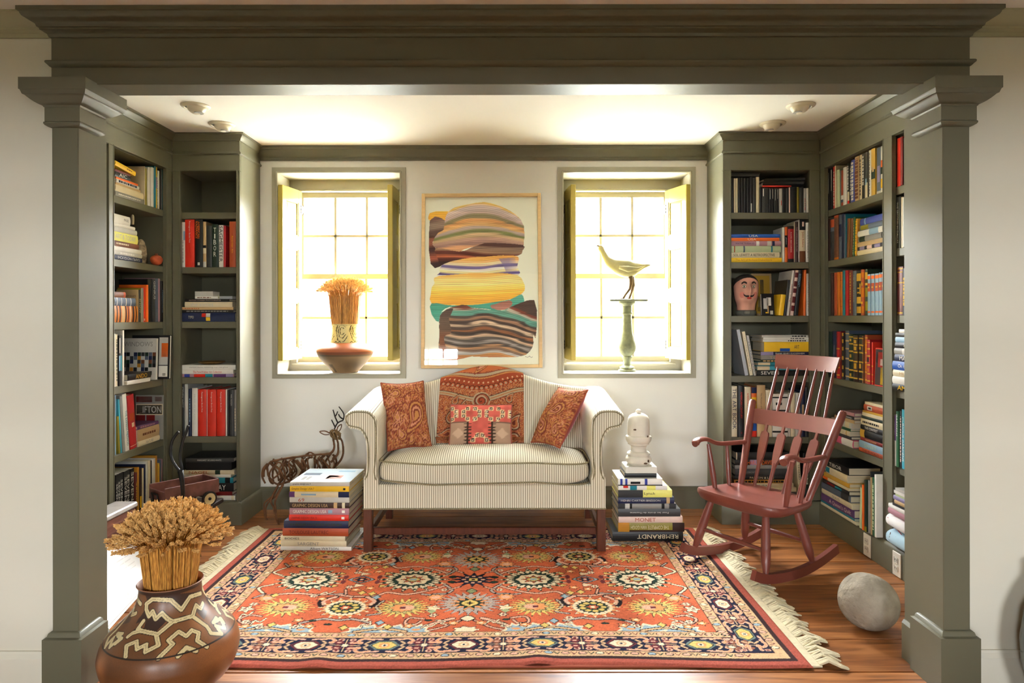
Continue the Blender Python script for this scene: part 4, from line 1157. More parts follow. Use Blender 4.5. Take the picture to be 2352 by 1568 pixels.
# ================================================================ rocking chair
TH = 3.6785
chair = thing('rocking_chair', 'red-brown painted wooden rocking chair with arms and arrow-back spindles', 'chair', (1.217, 3.421, .012), TH)
def cp(mb, name, **k): return mb.build(name, REDWOOD, chair, smooth='auto', **k)
L3 = dict(fl_top=(.125, .165, .315), fl_bot=(.195, .221, .050), rl_top=(-.115, .15, .30), rl_bot=(-.165, .207, .040), post_bot=(-.128, .201, .335), post_top=(-.312, .272, .778), crest_t=(-.410, .193, 1.035), crest_b=(-.388, .180, .958), rail_t=(-.300, .240, .735), rail_b=(-.272, .229, .658), arm_f=(.128, .268, .590), arm_b=(-.215, .238, .560), ap_top=(.056, .256, .570), ap_bot=(.05, .216, .345))
def q3(k, s): f, l, z = L3[k]; return Vector((f, s * l, z))
for s in (-1, 1):
    # runner: bowed plank on edge
    ctr = spline([(.285, .062), (.20, .030), (.06, .012), (-.08, .010), (-.22, .030), (-.36, .068)], 6)
    rings = []
    for i, (f, z) in enumerate(ctr):
        a, b = ctr[max(i - 1, 0)], ctr[min(i + 1, len(ctr) - 1)]
        t = Vector((b[0] - a[0], b[1] - a[1])).normalized(); nrm = Vector((-t.y, t.x)); nrm = nrm if nrm.y > 0 else -nrm
        w = .0125; lat = s * (.222 - .018 * (.28 - f) / .64)
        h0, h1 = -.010, .034
        p = [(f + nrm.x * h0, lat - w, z + nrm.y * h0), (f + nrm.x * h0, lat + w, z + nrm.y * h0), (f + nrm.x * h1, lat + w, z + nrm.y * h1), (f + nrm.x * h1, lat - w, z + nrm.y * h1)]
        rings.append(p)
    cp(MB().loft(rings), 'rocker')
    for k in ('fl', 'rl'):
        a, b = q3(k + '_top', s), q3(k + '_bot', s)
        cp(MB().tube([a + (b - a) * t for t in (-.06, .0, .3, .55, .62, .64, .8, .93, 1)], [.015, .016, .020, .022, .0215, .0225, .021, .014, .011], 14), 'leg')
    a, b = q3('post_bot', s), q3('post_top', s)
    cp(MB().tube([a, a + (b - a) * .25, a + (b - a) * .255, a + (b - a) * .45, a + (b - a) * .75, b - (b - a) * .02, b], [.015, .0195, .0185, .020, .020, .0195, .014], 14), 'back_post')
    # arm
    f, bk = q3('arm_f', s), q3('arm_b', s)
    ap = spline([tuple(f + Vector((.010, s * .004, -.014))), tuple(f + Vector((-.012, s * .002, .004))), tuple(f + Vector((-.07, -s * .002, .004))), tuple(f * .55 + bk * .45 + Vector((0, 0, -.012))), tuple(bk)], 6)
    rings = []; NA = len(ap)
    for i, p in enumerate(ap):
        t = i / (NA - 1)
        w = .030 * (1 - .45 * t) if t > .06 else .022; h = .012 if t > .1 else .017 - .02 * t
        rings.append([(p[0], p[1] + w * math.cos(a_), p[2] + h * math.sin(a_)) for a_ in [2 * math.pi * k / 12 for k in range(12)]])
    cp(MB().loft(rings), 'arm')
    a, b = q3('ap_top', s), q3('ap_bot', s)
    cp(MB().tube([a, a + (b - a) * .3, a + (b - a) * .7, b], [.009, .013, .016, .012], 12), 'arm_post')
    a = q3('ap_top', s) * .52 + q3('arm_b', s) * .48 + Vector((0, 0, .0)); b = Vector((-.055, s * .215, .335))
    cp(MB().tube([a, a + (b - a) * .3, a + (b - a) * .7, b], [.007, .010, .012, .009], 10), 'arm_spindle')
# seat: shaped plank
out = [(.215, 0), (.205, .14), (.17, .225), (.10, .250), (0, .245), (-.10, .228), (-.165, .20), (-.185, .10), (-.19, 0)]
out = out + [(f, -l) for f, l in out[-2:0:-1]]
o2 = spline(out, 4, True)
rings = []
for dz, sc_ in ((-.046, .90), (-.040, .95), (-.024, 1.0), (-.010, 1.0), (-.001, .985), (0, .95), (-.006, .8), (-.016, .55), (-.018, .25), (-.018, .02)):
    rings.append([(f * sc_, l * sc_, .352 + dz + (.022 * max(0, (f - .1) / .1) if dz > -.03 else .010 * max(0, (f - .1) / .1)) * sc_ ** 3 * .8) for f, l in o2])
cp(MB().loft(rings), 'seat')
# back rail and crest (bent boards)
def board(kt, kb, name, bow, over=0.):
    rings = []
    for i in range(17):
        t = -1 + 2 * i / 16
        a, b = q3(kt, 1), q3(kb, 1)
        lt, lb = (a.y + over) * t, (b.y + over) * t
        dx = -bow * (1 - t * t)
        ring = []
        for (ff, zz, ll) in ((a.x, a.z, lt), (b.x, b.z, lb)):
            ring.append((ff + dx + .009, ll, zz))
        for (ff, zz, ll) in ((b.x, b.z, lb), (a.x, a.z, lt)):
            ring.append((ff + dx - .009, ll, zz))
        rings.append(ring)
    return cp(MB().loft(rings), name)
board('rail_t', 'rail_b', 'back_rail', .020, .004)
board('crest_t', 'crest_b', 'crest_rail', .028)
# comb spindles between rail and crest
for i in range(7):
    t = -1 + 2 * i / 6
    a = Vector((L3['rail_t'][0] - .020 * (1 - (t * .72) ** 2) + .002, t * .72 * .240, .725)); b = Vector((L3['crest_b'][0] - .028 * (1 - (t * .93) ** 2) + .002, t * .93 * .18, .965))
    cp(MB().tube([a, a + (b - a) * .5, b], [.0075, .0088, .007], 10), 'comb_spindle')
# arrow spindles
for i in range(4):
    t = (-.66, -.22, .22, .66)[i]
    a = Vector((-.150, t * .20, .338)); b = Vector((L3['rail_b'][0] - .018 * (1 - t * t), t * .232, .664))
    d = b - a; fwd = Vector((1, 0, .5)).normalized(); side = Vector((0, 1, 0)); nn = d.normalized().cross(side).normalized()
    cp(MB().tube([a, a + d * .3, a + d * .42], [.0085, .0105, .010], 10), 'arrow_spindle')
    prof = [(.36, .007), (.42, .013), (.48, .019), (.56, .0225), (.70, .024), (.82, .024), (.86, .021), (.88, .009), (.90, .0065), (1.0, .0065)]
    rings = []
    for q, w in prof:
        c = a + d * q; th = .0055 if q > .45 else .008
        rings.append([c + side * w + nn * th, c - side * w + nn * th, c - side * w - nn * th, c + side * w - nn * th])
    cp(MB().loft([[tuple(p) for p in r] for r in rings]), 'arrow_blade')
# stretchers
def mid(k, s, t): a, b = q3(k + '_top', s), q3(k + '_bot', s); return a + (b - a) * t
a, b = mid('fl', -1, .60), mid('fl', 1, .60); cp(MB().tube([a, a + (b - a) * .25, (a + b) / 2, a + (b - a) * .75, b], [.008, .010, .0125, .010, .008], 10), 'front_stretcher')
a, b = mid('rl', -1, .60), mid('rl', 1, .60); cp(MB().tube([a, a + (b - a) * .25, (a + b) / 2, a + (b - a) * .75, b], [.008, .010, .0115, .010, .008], 10), 'rear_stretcher')

# ================================================================ stone ball
mb = MB(); rings = []
for k in range(41):
    a = math.pi * k / 40; q = max(math.sin(a), .004)
    ring = []
    for i in range(64):
        w = 2 * math.pi * i / 64
        v = Vector((q * math.cos(w), q * math.sin(w), -math.cos(a)))
        r = 1 + .022 * math.sin(3.1 * v.x + 1.7 * v.z + 1) + .014 * math.sin(5.3 * v.y - 3 * v.z) - .02 * max(0, v.x * .6 + v.z * .5 - .5)
        ring.append((v.x * .1145 * r, v.y * .1145 * r, v.z * .1085 * r + .1085))
    rings.append(ring)
mb.loft(rings)
stone_m = mat('pitted_grey_stone', (158, 148, 132), .95, .15, var=.28, vscale=14, bump=.9, bscale=38)
_b = stone_m.node_tree.nodes; 
for nn_ in _b:
    if nn_.type == 'BUMP': nn_.inputs['Distance'].default_value = .012
ball = mb.build('stone_ball', stone_m, None, smooth=True); ball.location = (1.432, 2.745, .0005)
tag(ball, 'rough grey stone ball on the planks beside the right column', 'stone')

# ================================================================ finial
fin = [(.0, 0), (105, 0), (112, 8), (118, 12), (136, 34), (142, 62), (132, 88), (112, 104), (122, 118), (124, 130), (112, 142), (86, 154), (80, 178), (84, 206), (100, 222), (116, 232), (112, 242), (126, 256), (138, 280), (141, 302), (136, 322), (120, 334), (121, 350), (121, 420), (119, 480), (113, 520), (96, 552), (66, 572), (34, 582), (26, 590), (30, 604), (24, 618), (8, 626), (.5, 628)]
def fin_scale(p): return [(r / 4.6125 / 407 * .98, z / 4.6125 / 407 * .94) for r, z in p]
FZ = .4125
finm = mat('chalky_white_plaster', (224, 217, 200), .7, .3, var=.08, vscale=20, bump=.15, bscale=40)
fin_o = thing('plaster_finial', 'chipped white acorn-shaped finial standing on the right book stack', 'finial', (.7155, 3.88, FZ + .0))
pr = fin_scale(fin); pr = [(max(r, .0005), z) for r, z in pr]
MB().lathe(pr, n=48).build('acorn_body', finm, fin_o, smooth='auto')
CHIP = mat('chipped_clay', (92, 70, 50), .9)
for ang, z, rr, w, h in ((-2.05, .205, .064, .010, .0045), (-1.2, .018, .073, .012, .005), (-.95, .03, .075, .006, .008), (-1.0, .168, .075, .004, .006)):
    MB().ellip((rr * math.cos(ang), rr * math.sin(ang), z), w, .0035, h, 8, 6).build('chip', CHIP, fin_o)
# ================================================================ wheat
def wheat_head_mesh():
    mb = MB()
    L = .046
    core = [(.0012, 0), (.0022, .004), (.0024, .02), (.0018, .038), (.0004, L)]
    mb.lathe(core, n=5)
    for k in range(9):
        z = .004 + k * .0042; a0 = (k % 2) * math.pi / 2
        for s in range(2):
            a = a0 + s * math.pi + .3 * (k % 3)
            r = .0036 if 0 < k < 7 else .0026
            b = Vector((math.cos(a) * .0012, math.sin(a) * .0012, z)); t = Vector((math.cos(a) * (r + .0022), math.sin(a) * (r + .0022), z + .009))
            mb.tube([b, b + (t - b) * .45 + Vector((math.cos(a), math.sin(a), 0)) * .0012, t], [.0009, .0030, .0004], 4)
    me = bpy.data.meshes.new('wheat_ear'); me.from_pydata(mb.v, [], mb.f)
    return me
WH = mat('ripe_wheat', (228, 188, 120), .65, .3, var=.35, vscale=60, dark=(180, 130, 68))
WS = mat('wheat_straw', (206, 150, 68), .5, .4, var=.35, vscale=40, stretch=(8, 8, .6), dark=(136, 82, 26))
EAR = wheat_head_mesh(); EAR.materials.append(WH)
def wheat(label, loc, nst, r0, z0, r1, z1, rdome, zrim, ztop, ear, sep):
    root = thing('wheat_sheaf', label, 'wheat', loc)
    st = MB(); heads = MB(); rnd = random.Random(5 + nst)
    n = 0; ga = math.pi * (3 - math.sqrt(5))
    for i in range(nst):
        f = math.sqrt((i + .5) / nst); a = i * ga + rnd.uniform(-.1, .1)
        fr = f ** 1.0
        d = Vector((math.cos(a), math.sin(a), 0))
        p0 = d * r0 * (.25 + .75 * fr) + Vector((0, 0, z0)); p1 = d * r1 * fr + Vector((0, 0, z1))
        rr = rdome * fr * rnd.uniform(.92, 1.06); zz = ztop - (ztop - zrim) * fr ** 3.0 + rnd.uniform(-.008, .008)
        tip = d * rr + Vector((0, 0, zz))
        tilt = fr ** 2.2 * 1.55 + rnd.uniform(-.1, .1)
        ax = (d * math.sin(tilt) + Vector((0, 0, math.cos(tilt))) + Vector((rnd.uniform(-.12, .12), rnd.uniform(-.12, .12), 0))).normalized()
        base = tip - ax * .042 * ear
        m_ = p1 + (base - p1) * .55 + Vector((0, 0, .012 * fr * ear))
        st.tube([p0, p0 + (p1 - p0) * .5 + d * .002, p1, m_, base], .0016 * (1.25 if fr > .8 else 1) * (1 if ear > .8 else .9), 4, False)
        q = Vector((0, 0, 1)).rotation_difference(ax)
        M = Matrix.Translation(base) @ q.to_matrix().to_4x4() @ Matrix.Rotation(rnd.uniform(0, 6.28), 4, 'Z') @ Matrix.Scale(ear * rnd.uniform(.9, 1.15), 4)
        if sep and i % 5 != 3:
            o = bpy.data.objects.new('wheat_ear', EAR); COL.objects.link(o); o.parent = root; o.matrix_local = M
        else:
            heads.add([M @ v.co for v in EAR.vertices], [tuple(p.vertices) for p in EAR.polygons])
    # loose outer straws so the bundle reads full
    for i in range(int(nst * .55)):
        a = rnd.uniform(0, 6.283); d = Vector((math.cos(a), math.sin(a), 0)); d2 = Vector((math.cos(a + rnd.uniform(-.12, .12)), math.sin(a + rnd.uniform(-.12, .12)), 0))
        st.tube([d * r0 + Vector((0, 0, z0)), (d + d2) * .5 * (r0 + r1) / 2 + Vector((0, 0, (z0 + z1) / 2)), d2 * r1 * .98 + Vector((0, 0, z1 + .01))], .0019 * ear, 4, False)
    st.build('straw_bundle', WS, root, kind='stuff')
    heads.build('ears', WH, root, kind='stuff')
    return root

# ================================================================ big painted pot
PX, PY = -1.146, 2.29
potprof = [(.001, 0), (.080, 0), (.092, .006), (.128, .022), (.172, .052), (.203, .094), (.2150, .135), (.2150, .158), (.206, .190), (.186, .219), (.158, .245), (.131, .270), (.112, .295), (.1015, .320), (.0965, .342), (.0955, .356), (.0985, .366), (.1025, .371)]
pp = spline(potprof, 6); ins = [(.1005, .3735), (.0955, .368), (.0900, .355), (.090, .33), (.105, .28), (.14, .24), (.17, .2)]
arc = np.r_[0, np.cumsum(np.hypot(*np.diff(pp, axis=0).T))]; AL = arc[-1]
camv = np.array([0, 0, CH])
def pot_hit(x, y):
    d = np.array([(x - CX) / F, 1.0, (HY - y) / F])
    t = np.linspace(PY - .24, PY + .24, 1500)
    Q = t[:, None] * d + camv
    rr = np.hypot(Q[:, 0] - PX, Q[:, 1] - PY)
    zr = np.interp(Q[:, 2], pp[:, 1], pp[:, 0], left=0, right=0)
    i = np.argmax(rr < zr)
    if not (rr < zr).any():
        i = np.argmin(rr - zr)
    th = math.atan2(Q[i, 0] - PX, -(Q[i, 1] - PY))
    return th, float(np.interp(Q[i, 2], pp[:, 1], arc))
TERRA, TERRA2, PCREAM, PDARK = (116, 76, 46), (138, 86, 48), (212, 194, 146), (58, 40, 34)
cvP = Cv(-math.pi, math.pi, 0, AL, .0075, TERRA)
# anisotropic canvas: angle in radians (x) and arc length (y, finer)
cvP.y = np.linspace(0, AL, 330); cvP.h = 330; cvP.X, cvP.Y = np.meshgrid(cvP.x, cvP.y); cvP.a = np.empty((cvP.h, cvP.w, 3)); cvP.a[:] = TERRA
ring_at = pot_hit(240 + 700 / 6.32, 1320 + 1212 / 6.32)[1]
nzp = smooth_noise(cvP.h, cvP.w, 40, 1, 2); nzq = smooth_noise(cvP.h, cvP.w, 90, 1, 12)
low = cvP.Y < ring_at
cvP.a[low] = (np.array(TERRA2) * (1 + .12 * nzp + .1 * nzq)[..., None])[low]
cvP.a[~low] = (np.array(TERRA) * (1 + .08 * nzp)[..., None])[~low]
_w = np.clip((nzq - .5) / .9, 0, 1)[..., None] * low[..., None] * .7; cvP.a = cvP.a * (1 - _w) + np.array((92, 56, 34)) * _w
RW = .165     # mean radius used to measure widths in angle
def pot_line(pts, w, c):
    for off in (0, 2.2, -2.2):
        for i in range(len(pts) - 1):
            a, b = np.array(pts[i]), np.array(pts[i + 1])
            n = max(2, int(np.hypot(*(b - a)) / 40)); q = [pot_hit(240 + p[0] / 6.32, 1320 + p[1] / 6.32) for p in (a + (b - a) * t for t in np.linspace(0, 1, n))]
            for k in range(len(q) - 1):
                (t0, s0), (t1, s1) = q[k], q[k + 1]
                t0 += off; t1 += off
                r = float(np.interp((s0 + s1) / 2, arc, pp[:, 0]))
                sl = cvP._bb(min(t0, t1) - w / r, max(t0, t1) + w / r, min(s0, s1) - w, max(s0, s1) + w)
                X, Y = cvP.X[sl] * r, cvP.Y[sl]
                if X.size == 0: continue
                A = np.array([t0 * r, s0]); D = np.array([t1 * r, s1]) - A; Ln = D @ D + 1e-12
                t = np.clip(((X - A[0]) * D[0] + (Y - A[1]) * D[1]) / Ln, 0, 1)
                cvP.a[sl][(X - A[0] - t * D[0]) ** 2 + (Y - A[1] - t * D[1]) ** 2 < (w / 2) ** 2] = c
def pot_poly(pts, c):
    q = [pot_hit(240 + p[0] / 6.32, 1320 + p[1] / 6.32) for p in pts]
    for off in (0, 2.2, -2.2): cvP.poly([(t + off, s) for t, s in q], c)
pot_poly([(592, 300), (620, 380), (690, 318), (975, 330), (1100, 470), (1215, 285), (1390, 230), (1390, 215), (1000, 262), (640, 230)], (66, 46, 38))
pot_poly([(570, 760), (600, 640), (640, 640), (690, 600), (740, 680), (830, 590), (885, 665), (740, 815)], PDARK)
pot_poly([(1320, 510), (1400, 460), (1480, 520), (1440, 640)], (88, 66, 54)); pot_poly([(395, 815), (440, 765), (465, 800)], PDARK)
pot_poly([(590, 480), (480, 640), (450, 700), (560, 650), (620, 640)], PDARK)
bands = [[(600, 415), (690, 345), (960, 360), (1110, 498), (1235, 310), (1392, 258)], [(605, 430), (600, 490), (642, 590), (692, 520), (738, 632), (828, 545), (905, 625), (985, 672), (1272, 590), (1322, 430), (1388, 480), (1420, 400)],
         [(985, 672), (765, 852), (520, 800), (400, 835), (335, 885)], [(300, 1180), (315, 1015), (462, 955), (470, 1065), (600, 1000), (590, 1105), (778, 1010), (745, 860)],
         [(775, 1200), (985, 995), (922, 940), (1070, 815), (1182, 880), (1262, 795), (1362, 832), (1340, 945), (1480, 1035)], [(1060, 1170), (1182, 1045), (1325, 1095)],
         [(1272, 590), (1480, 740), (1545, 840), (1700, 850), (1610, 730), (1740, 765), (1690, 660)], [(250, 850), (180, 840), (240, 920), (150, 990)], [(560, 660), (480, 770), (520, 800)]]
for b in bands: pot_line(b, .0175, (48, 34, 26))
for b in bands: pot_line(b, .0125, PCREAM)
for b in bands[:5]:
    bb = []
    for i in range(len(b) - 1):
        for t in (0, .25, .5, .75):
            bb.append((b[i][0] + (b[i + 1][0] - b[i][0]) * t + 6 * math.sin(i * 7 + t * 12), b[i][1] + (b[i + 1][1] - b[i][1]) * t + 8 * math.cos(i * 5 + t * 14)))
    pot_line(bb, .0012, (120, 104, 74))
sel = np.abs(cvP.Y - ring_at) < .0022; cvP.a[sel] = (40, 30, 24)
cvP.a[cvP.Y > AL - .016] = (60, 42, 36); cvP.a *= (1 + .03 * NR.randn(cvP.h, cvP.w, 1)); cvP.a = np.clip(cvP.a, 0, 255)
pot = thing('painted_pot', 'large squat brown clay pot with cream zigzag bands by left column', 'pot', (PX, PY, 0))
rz = np.interp(cvP.y, arc, pp[:, 1]); rr_ = np.interp(cvP.y, arc, pp[:, 0])
wv = 1 + .004 * np.sin(cvP.X * 3 + cvP.Y * 20)
PP = np.stack([np.sin(cvP.X) * rr_[:, None] * wv, -np.cos(cvP.X) * rr_[:, None] * wv, np.repeat(rz[:, None], cvP.w, 1)], -1)
grid_mesh('painted_body', PP, cvP.a, vcmat('burnished_clay', .36, .45, bump=.06, bscale=60), pot)
mb = MB().lathe([(.1025, .371)] + ins, n=64, caps=False); mb.build('rim_and_inside', mat('clay_rim', (150, 104, 76), .5, .3, var=.15, vscale=12), pot, smooth='auto')
wheat('large sheaf of wheat ears standing in the brown pot by left column', (PX, PY, .0), 370, .058, .22, .094, .500, .192, .512, .630, 1.0, True)

# ================================================================ vase with wheat on the left sill
SZ = WZ0 + .004
VY = 4.556
k_ = VY / F
vase = thing('clay_vase', 'wide-shouldered clay vase with incised cream neck on left window sill', 'vase', px(793, 849, VY).xy.to_3d() + Vector((0, 0, SZ)))
hp = [(.5, 0), (26, 0), (30, 3), (45, 19), (58, 34), (64, 47), (63.5, 53), (58, 59), (46, 65), (35.5, 68.5)]
body_ = [(r * k_, z * k_) for r, z in hp]
b2 = spline(body_, 5)
cvV = Cv(0, 1, 0, 1, 1 / 140, (150, 92, 56))
nv = smooth_noise(141, 141, 24, 1, 3)
cvV.a[:] = np.where((cvV.Y < .52)[..., None], np.array((128, 104, 74)) * (1 + .18 * nv[..., None]), np.array((164, 92, 58)) * (1 + .08 * nv[..., None]))
cvV.a[np.abs(cvV.Y - .53) < .05] *= .72
cvV.a[(nv > .9) & (cvV.Y < .5)] *= .6
U, Vv = np.meshgrid(np.linspace(0, 1, 72), np.linspace(0, 1, 60))
sz = np.interp(Vv, np.linspace(0, 1, len(b2)), b2[:, 1]); sr = np.interp(Vv, np.linspace(0, 1, len(b2)), b2[:, 0])
grid_mesh('vase_body', np.stack([np.cos(U * 2 * math.pi) * sr, np.sin(U * 2 * math.pi) * sr, sz], -1), cvV.sample(U, Vv), vcmat('old_clay', .6, .3), vase)
nk = [(35.5, 68.4), (34.5, 72), (31.5, 84), (30, 95), (30, 106), (31, 109), (31, 111), (28.5, 111), (28, 104), (29, 80)]
cvN = Cv(0, 1, 0, 1, 1 / 260, (206, 190, 132))
dk = (74, 60, 36)
for q in range(6):
    o = q / 6
    for rad in (.30, .20, .11):
        pts = [(o + .083 + rad * .24 * math.cos(a_) , .5 + rad * 1.2 * math.sin(a_)) for a_ in np.linspace(.6, .6 + 5.2, 7)]
        cvN.line(pts, .010, dk)
    cvN.line([(o, .05), (o + .02, .18), (o + .04, .05), (o + .06, .18), (o + .08, .05)], .010, dk); cvN.line([(o, .5), (o + .03, .75), (o, .9)], .009, dk)
cvN.a[(cvN.Y > .86) & (cvN.Y < .89)] = dk; cvN.a[(cvN.Y < .02)] = dk
n2 = spline([(r * k_, z * k_) for r, z in nk[:7]], 6)
U, Vv = np.meshgrid(np.linspace(0, 1, 180), np.linspace(0, 1, 70))
sz = np.interp(Vv, np.linspace(0, 1, len(n2)), n2[:, 1]); sr = np.interp(Vv, np.linspace(0, 1, len(n2)), n2[:, 0])
grid_mesh('incised_neck', np.stack([np.cos(U * 2 * math.pi) * sr, np.sin(U * 2 * math.pi) * sr, sz], -1), cvN.sample(U, Vv), vcmat('old_clay', .6, .3), vase, label='cream incised neck band')
MB().lathe([(r * k_, z * k_) for r, z in nk[6:]], n=40, caps=False).build('inner_rim', mat('clay_rim', (150, 104, 76)), vase, smooth=True)
wheat('smaller sheaf of wheat in the clay vase on left window sill', vase.location, 300, 27 * k_, 84 * k_, 35 * k_, 172 * k_, 63 * k_, 186 * k_, 216 * k_, .95, False)

# ================================================================ pedestal and bird on the right sill
BY = 4.60; kb = BY / F
STN = mat('mossy_grey_stone', (116, 120, 96), .8, .2, var=.3, vscale=30, bump=.3, bscale=80)
ped = thing('baluster_pedestal', 'grey-green stone baluster pedestal on right window sill', 'pedestal', (px(1440, 849, BY).x, BY, SZ))
hh = [(.5, 0), (20, 0), (20, 4), (16, 6), (17, 10), (13, 12), (9, 14), (8, 20), (9, 27), (12, 31), (12, 34), (10, 36), (14, 40), (19, 47), (21, 56), (20, 64), (16, 76), (12.5, 92), (11, 108), (10, 125), (10, 130), (12.5, 132), (12.5, 135), (10.5, 137), (10.5, 150), (13, 152), (18, 156), (19, 159), (18.5, 160.5)]
MB().lathe([(r * kb, z * kb) for r, z in hh], n=32).build('baluster', STN, ped, smooth='auto')
MB().bbox(-43 * kb, 43 * kb, -28 * kb, 28 * kb, 160.5 * kb, 165 * kb, .004).build('top_slab', STN, ped)
TZ = SZ + 165 * kb
bird = thing('bird_figure', 'cream carved long-necked bird standing on the stone pedestal', 'bird figure', (px(1436, 690, BY).x, BY, TZ))
def bp_(x, y, dy=0.): p = px(x, y, BY); return Vector((p.x, BY + dy, p.z + (TZ - (CH + (HY - 684) * kb))))
BW = mat('cream_bird_paint', (160, 154, 116), .6, .3, var=.08, vscale=30)
path = [(1375, 563, 3.2), (1379.5, 565.5, 6.4), (1385, 575, 5.6), (1391, 586, 6.6), (1398, 595.5, 9.5), (1408, 603, 13), (1422, 608.5, 17), (1438, 612, 19), (1452, 613, 17), (1466, 610, 10.5), (1478, 607.5, 5), (1488, 605.5, 2.8), (1494, 605, .9)]
ps = spline(path, 5); rings = []
for i, (x, y, r) in enumerate(ps):
    a, b = ps[max(i - 1, 0)], ps[min(i + 1, len(ps) - 1)]
    t = Vector((b[0] - a[0], 0, -(b[1] - a[1]))).normalized(); n_ = Vector((0, 1, 0)); u_ = n_.cross(t)
    c = bp_(x, y); r *= kb * 1.12
    rings.append([tuple(c + n_ * r * .78 * math.cos(w) + u_ * r * math.sin(w)) for w in [2 * math.pi * k / 18 for k in range(18)]])
MB().loft(rings).build('body', BW, bird, smooth=True, world=True)
MB().tube([bp_(1377, 562), bp_(1373, 560), bp_(1369, 560.5)], [.009, .006, .001], 8).build('beak', mat('dark_beak', (70, 60, 40), .5), bird, world=True)
for sg in (-1, 1):
    MB().ellip(bp_(1380, 565.5, sg * .011), .0028, .002, .0028, 8, 6).build('eye', IRON, bird, world=True)
    w_ = [bp_(1420, 611, sg * 15 * kb), bp_(1440, 615, sg * 16 * kb), bp_(1462, 614, sg * 9 * kb), bp_(1482, 607, sg * 3 * kb)]
    MB().tube(w_, [.012, .022, .014, .002], 8).build('wing', BW, bird, smooth=True, world=True)
LEGM = mat('bird_leg_brown', (96, 74, 44), .6)
for legp in ([(1448, 630, -.008), (1449, 645, -.008), (1446, 660, -.008), (1436, 673, -.010), (1431, 681.5, -.010)], [(1453, 632, .012), (1455, 652, .012), (1451, 668, .012), (1446, 681.5, .012)]):
    pts = [bp_(*q) for q in legp]
    lg = MB().tube(pts, [.016, .013, .0085, .0072, .0072][:len(pts)], 8).build('leg', LEGM, bird, smooth=True, world=True)
    e = pts[-1]
    for dx, dy in ((-.032, 0), (-.024, -.014), (-.024, .014), (.014, 0)):
        f_ = MB().tube([e, e + Vector((dx, dy, -.002))], [.0035, .0015], 6).build('toe', LEGM, None)
        f_.data.transform(MTX[bird].inverted()); f_.parent = lg

# ================================================================ twig deer
DY = 4.205
TW = mat('willow_twig', (104, 68, 40), .75, .3, var=.45, vscale=30, bump=.3, bscale=120)
TWD = mat('antler_twig', (44, 36, 30), .7, .3)
deer = thing('twig_deer', 'woven willow twig stag with antlers behind the left book stack', 'deer figure', (px(690, 1200, DY).x, DY, 0))
rt = random.Random(3)
def dp(x, y, dy=0.): p = px(x, y, DY + dy); return p
def twigs(name, lists, r=.006, m=TW, jit=.0):
    mb = MB()
    for l in lists:
        p = [dp(*q) for q in l]
        p = [Vector(v) for v in spline([tuple(v) for v in p], 5)] if len(p) > 2 else p
        p = [v + Vector((rt.uniform(-jit, jit), rt.uniform(-jit, jit), rt.uniform(-jit, jit))) for v in p]
        n = len(p); mb.tube(p, [r * (1.1 - .35 * i / n) for i in range(n)], 6)
    return mb.build(name, m, deer, smooth=True, world=True)
B_ = []
for dy in (-.05, -.02, .03, .06):
    B_.append([(610, 1075, dy * .6), (622, 1060, dy), (650, 1053, dy), (690, 1047, dy), (730, 1043, dy), (760, 1042, dy * .7)])
for dy in (-.05, .05): B_.append([(640, 1112, dy), (670, 1104, dy), (710, 1100, dy), (745, 1092, dy), (768, 1075, dy)])
for x in (628, 646, 668, 690, 706, 722, 738, 752, 764):
    t = (x - 600) / 190.; yt = 1056 - 14 * t; yb = 1112 - 22 * t
    for rr in (.07,):
        ring = [(x + rt.uniform(-8, 8) + 4 * math.cos(a), (yt + yb) / 2 - (yb - yt) / 2 * math.cos(a), rr * math.sin(a)) for a in [2 * math.pi * k / 8 for k in range(9)]]
        B_.append(ring)
for k in range(14):
    x0 = rt.uniform(612, 740); s = rt.choice((-1, 1)); B_.append([(x0, 1062 - 14 * (x0 - 600) / 190, s * .04), (x0 + rt.uniform(8, 24), 1082, s * .072), (x0 + rt.uniform(-12, 34), 1105 - 16 * (x0 - 600) / 190, s * .05)])
B_.append([(612, 1066, 0), (618, 1095, -.05), (640, 1112, -.05), (655, 1098, -.06), (648, 1066, -.06), (626, 1058, -.04)])
B_.append([(612, 1066, 0), (618, 1095, .05), (640, 1112, .05), (655, 1098, .06), (648, 1066, .06)])
B_.append([(700, 1046, -.02), (712, 1038, -.03), (724, 1044, -.03)])
twigs('body', B_, .0062, TW, .002)
twigs('tail', [[(614, 1064), (604, 1076), (602, 1094), (609, 1109)], [(612, 1068), (606, 1080), (606, 1094)]], .007)
N_ = []
for dy in (-.03, -.01, .012, .03):
    N_.append([(740, 1043, dy), (758, 1040, dy), (767, 1028, dy), (765, 1006, dy * .7), (764, 998, dy * .5)])
    N_.append([(766, 1074, dy), (782, 1056, dy), (788, 1036, dy), (785, 1012, dy * .7), (778, 1002, dy * .5)])
    N_.append([(760, 1060, dy * 1.3), (775, 1042, dy * 1.3), (776, 1018, dy), (772, 1002, dy * .6)])
twigs('neck', N_, .0062, TW, .0015)
H_ = []
for k in range(9):
    a = k / 9 * 2 * math.pi
    H_.append([(766 + 7 * math.cos(a), 989 + 3 * math.sin(a), .02 * math.sin(a)), (770 + 11 * math.cos(a), 998 + 4 * math.sin(a), -.01 + .03 * math.sin(a)), (774 + 6 * math.cos(a), 1008, -.045 + .015 * math.sin(a))])
H_ += [[(757, 993, 0), (770, 987, -.03), (783, 996, -.02)], [(760, 1000, -.02), (772, 1006, -.05), (782, 1002, -.03)]]
twigs('head', H_, .0055, mat('pale_willow_twig', (120, 92, 58), .75, .3, var=.4, vscale=30))
twigs('ear', [[(757, 994), (746, 989), (734, 990.5), (744, 997), (756, 997)]], .0038); twigs('ear', [[(773, 988), (776, 979), (784, 974), (782, 984), (777, 991)]], .0038)
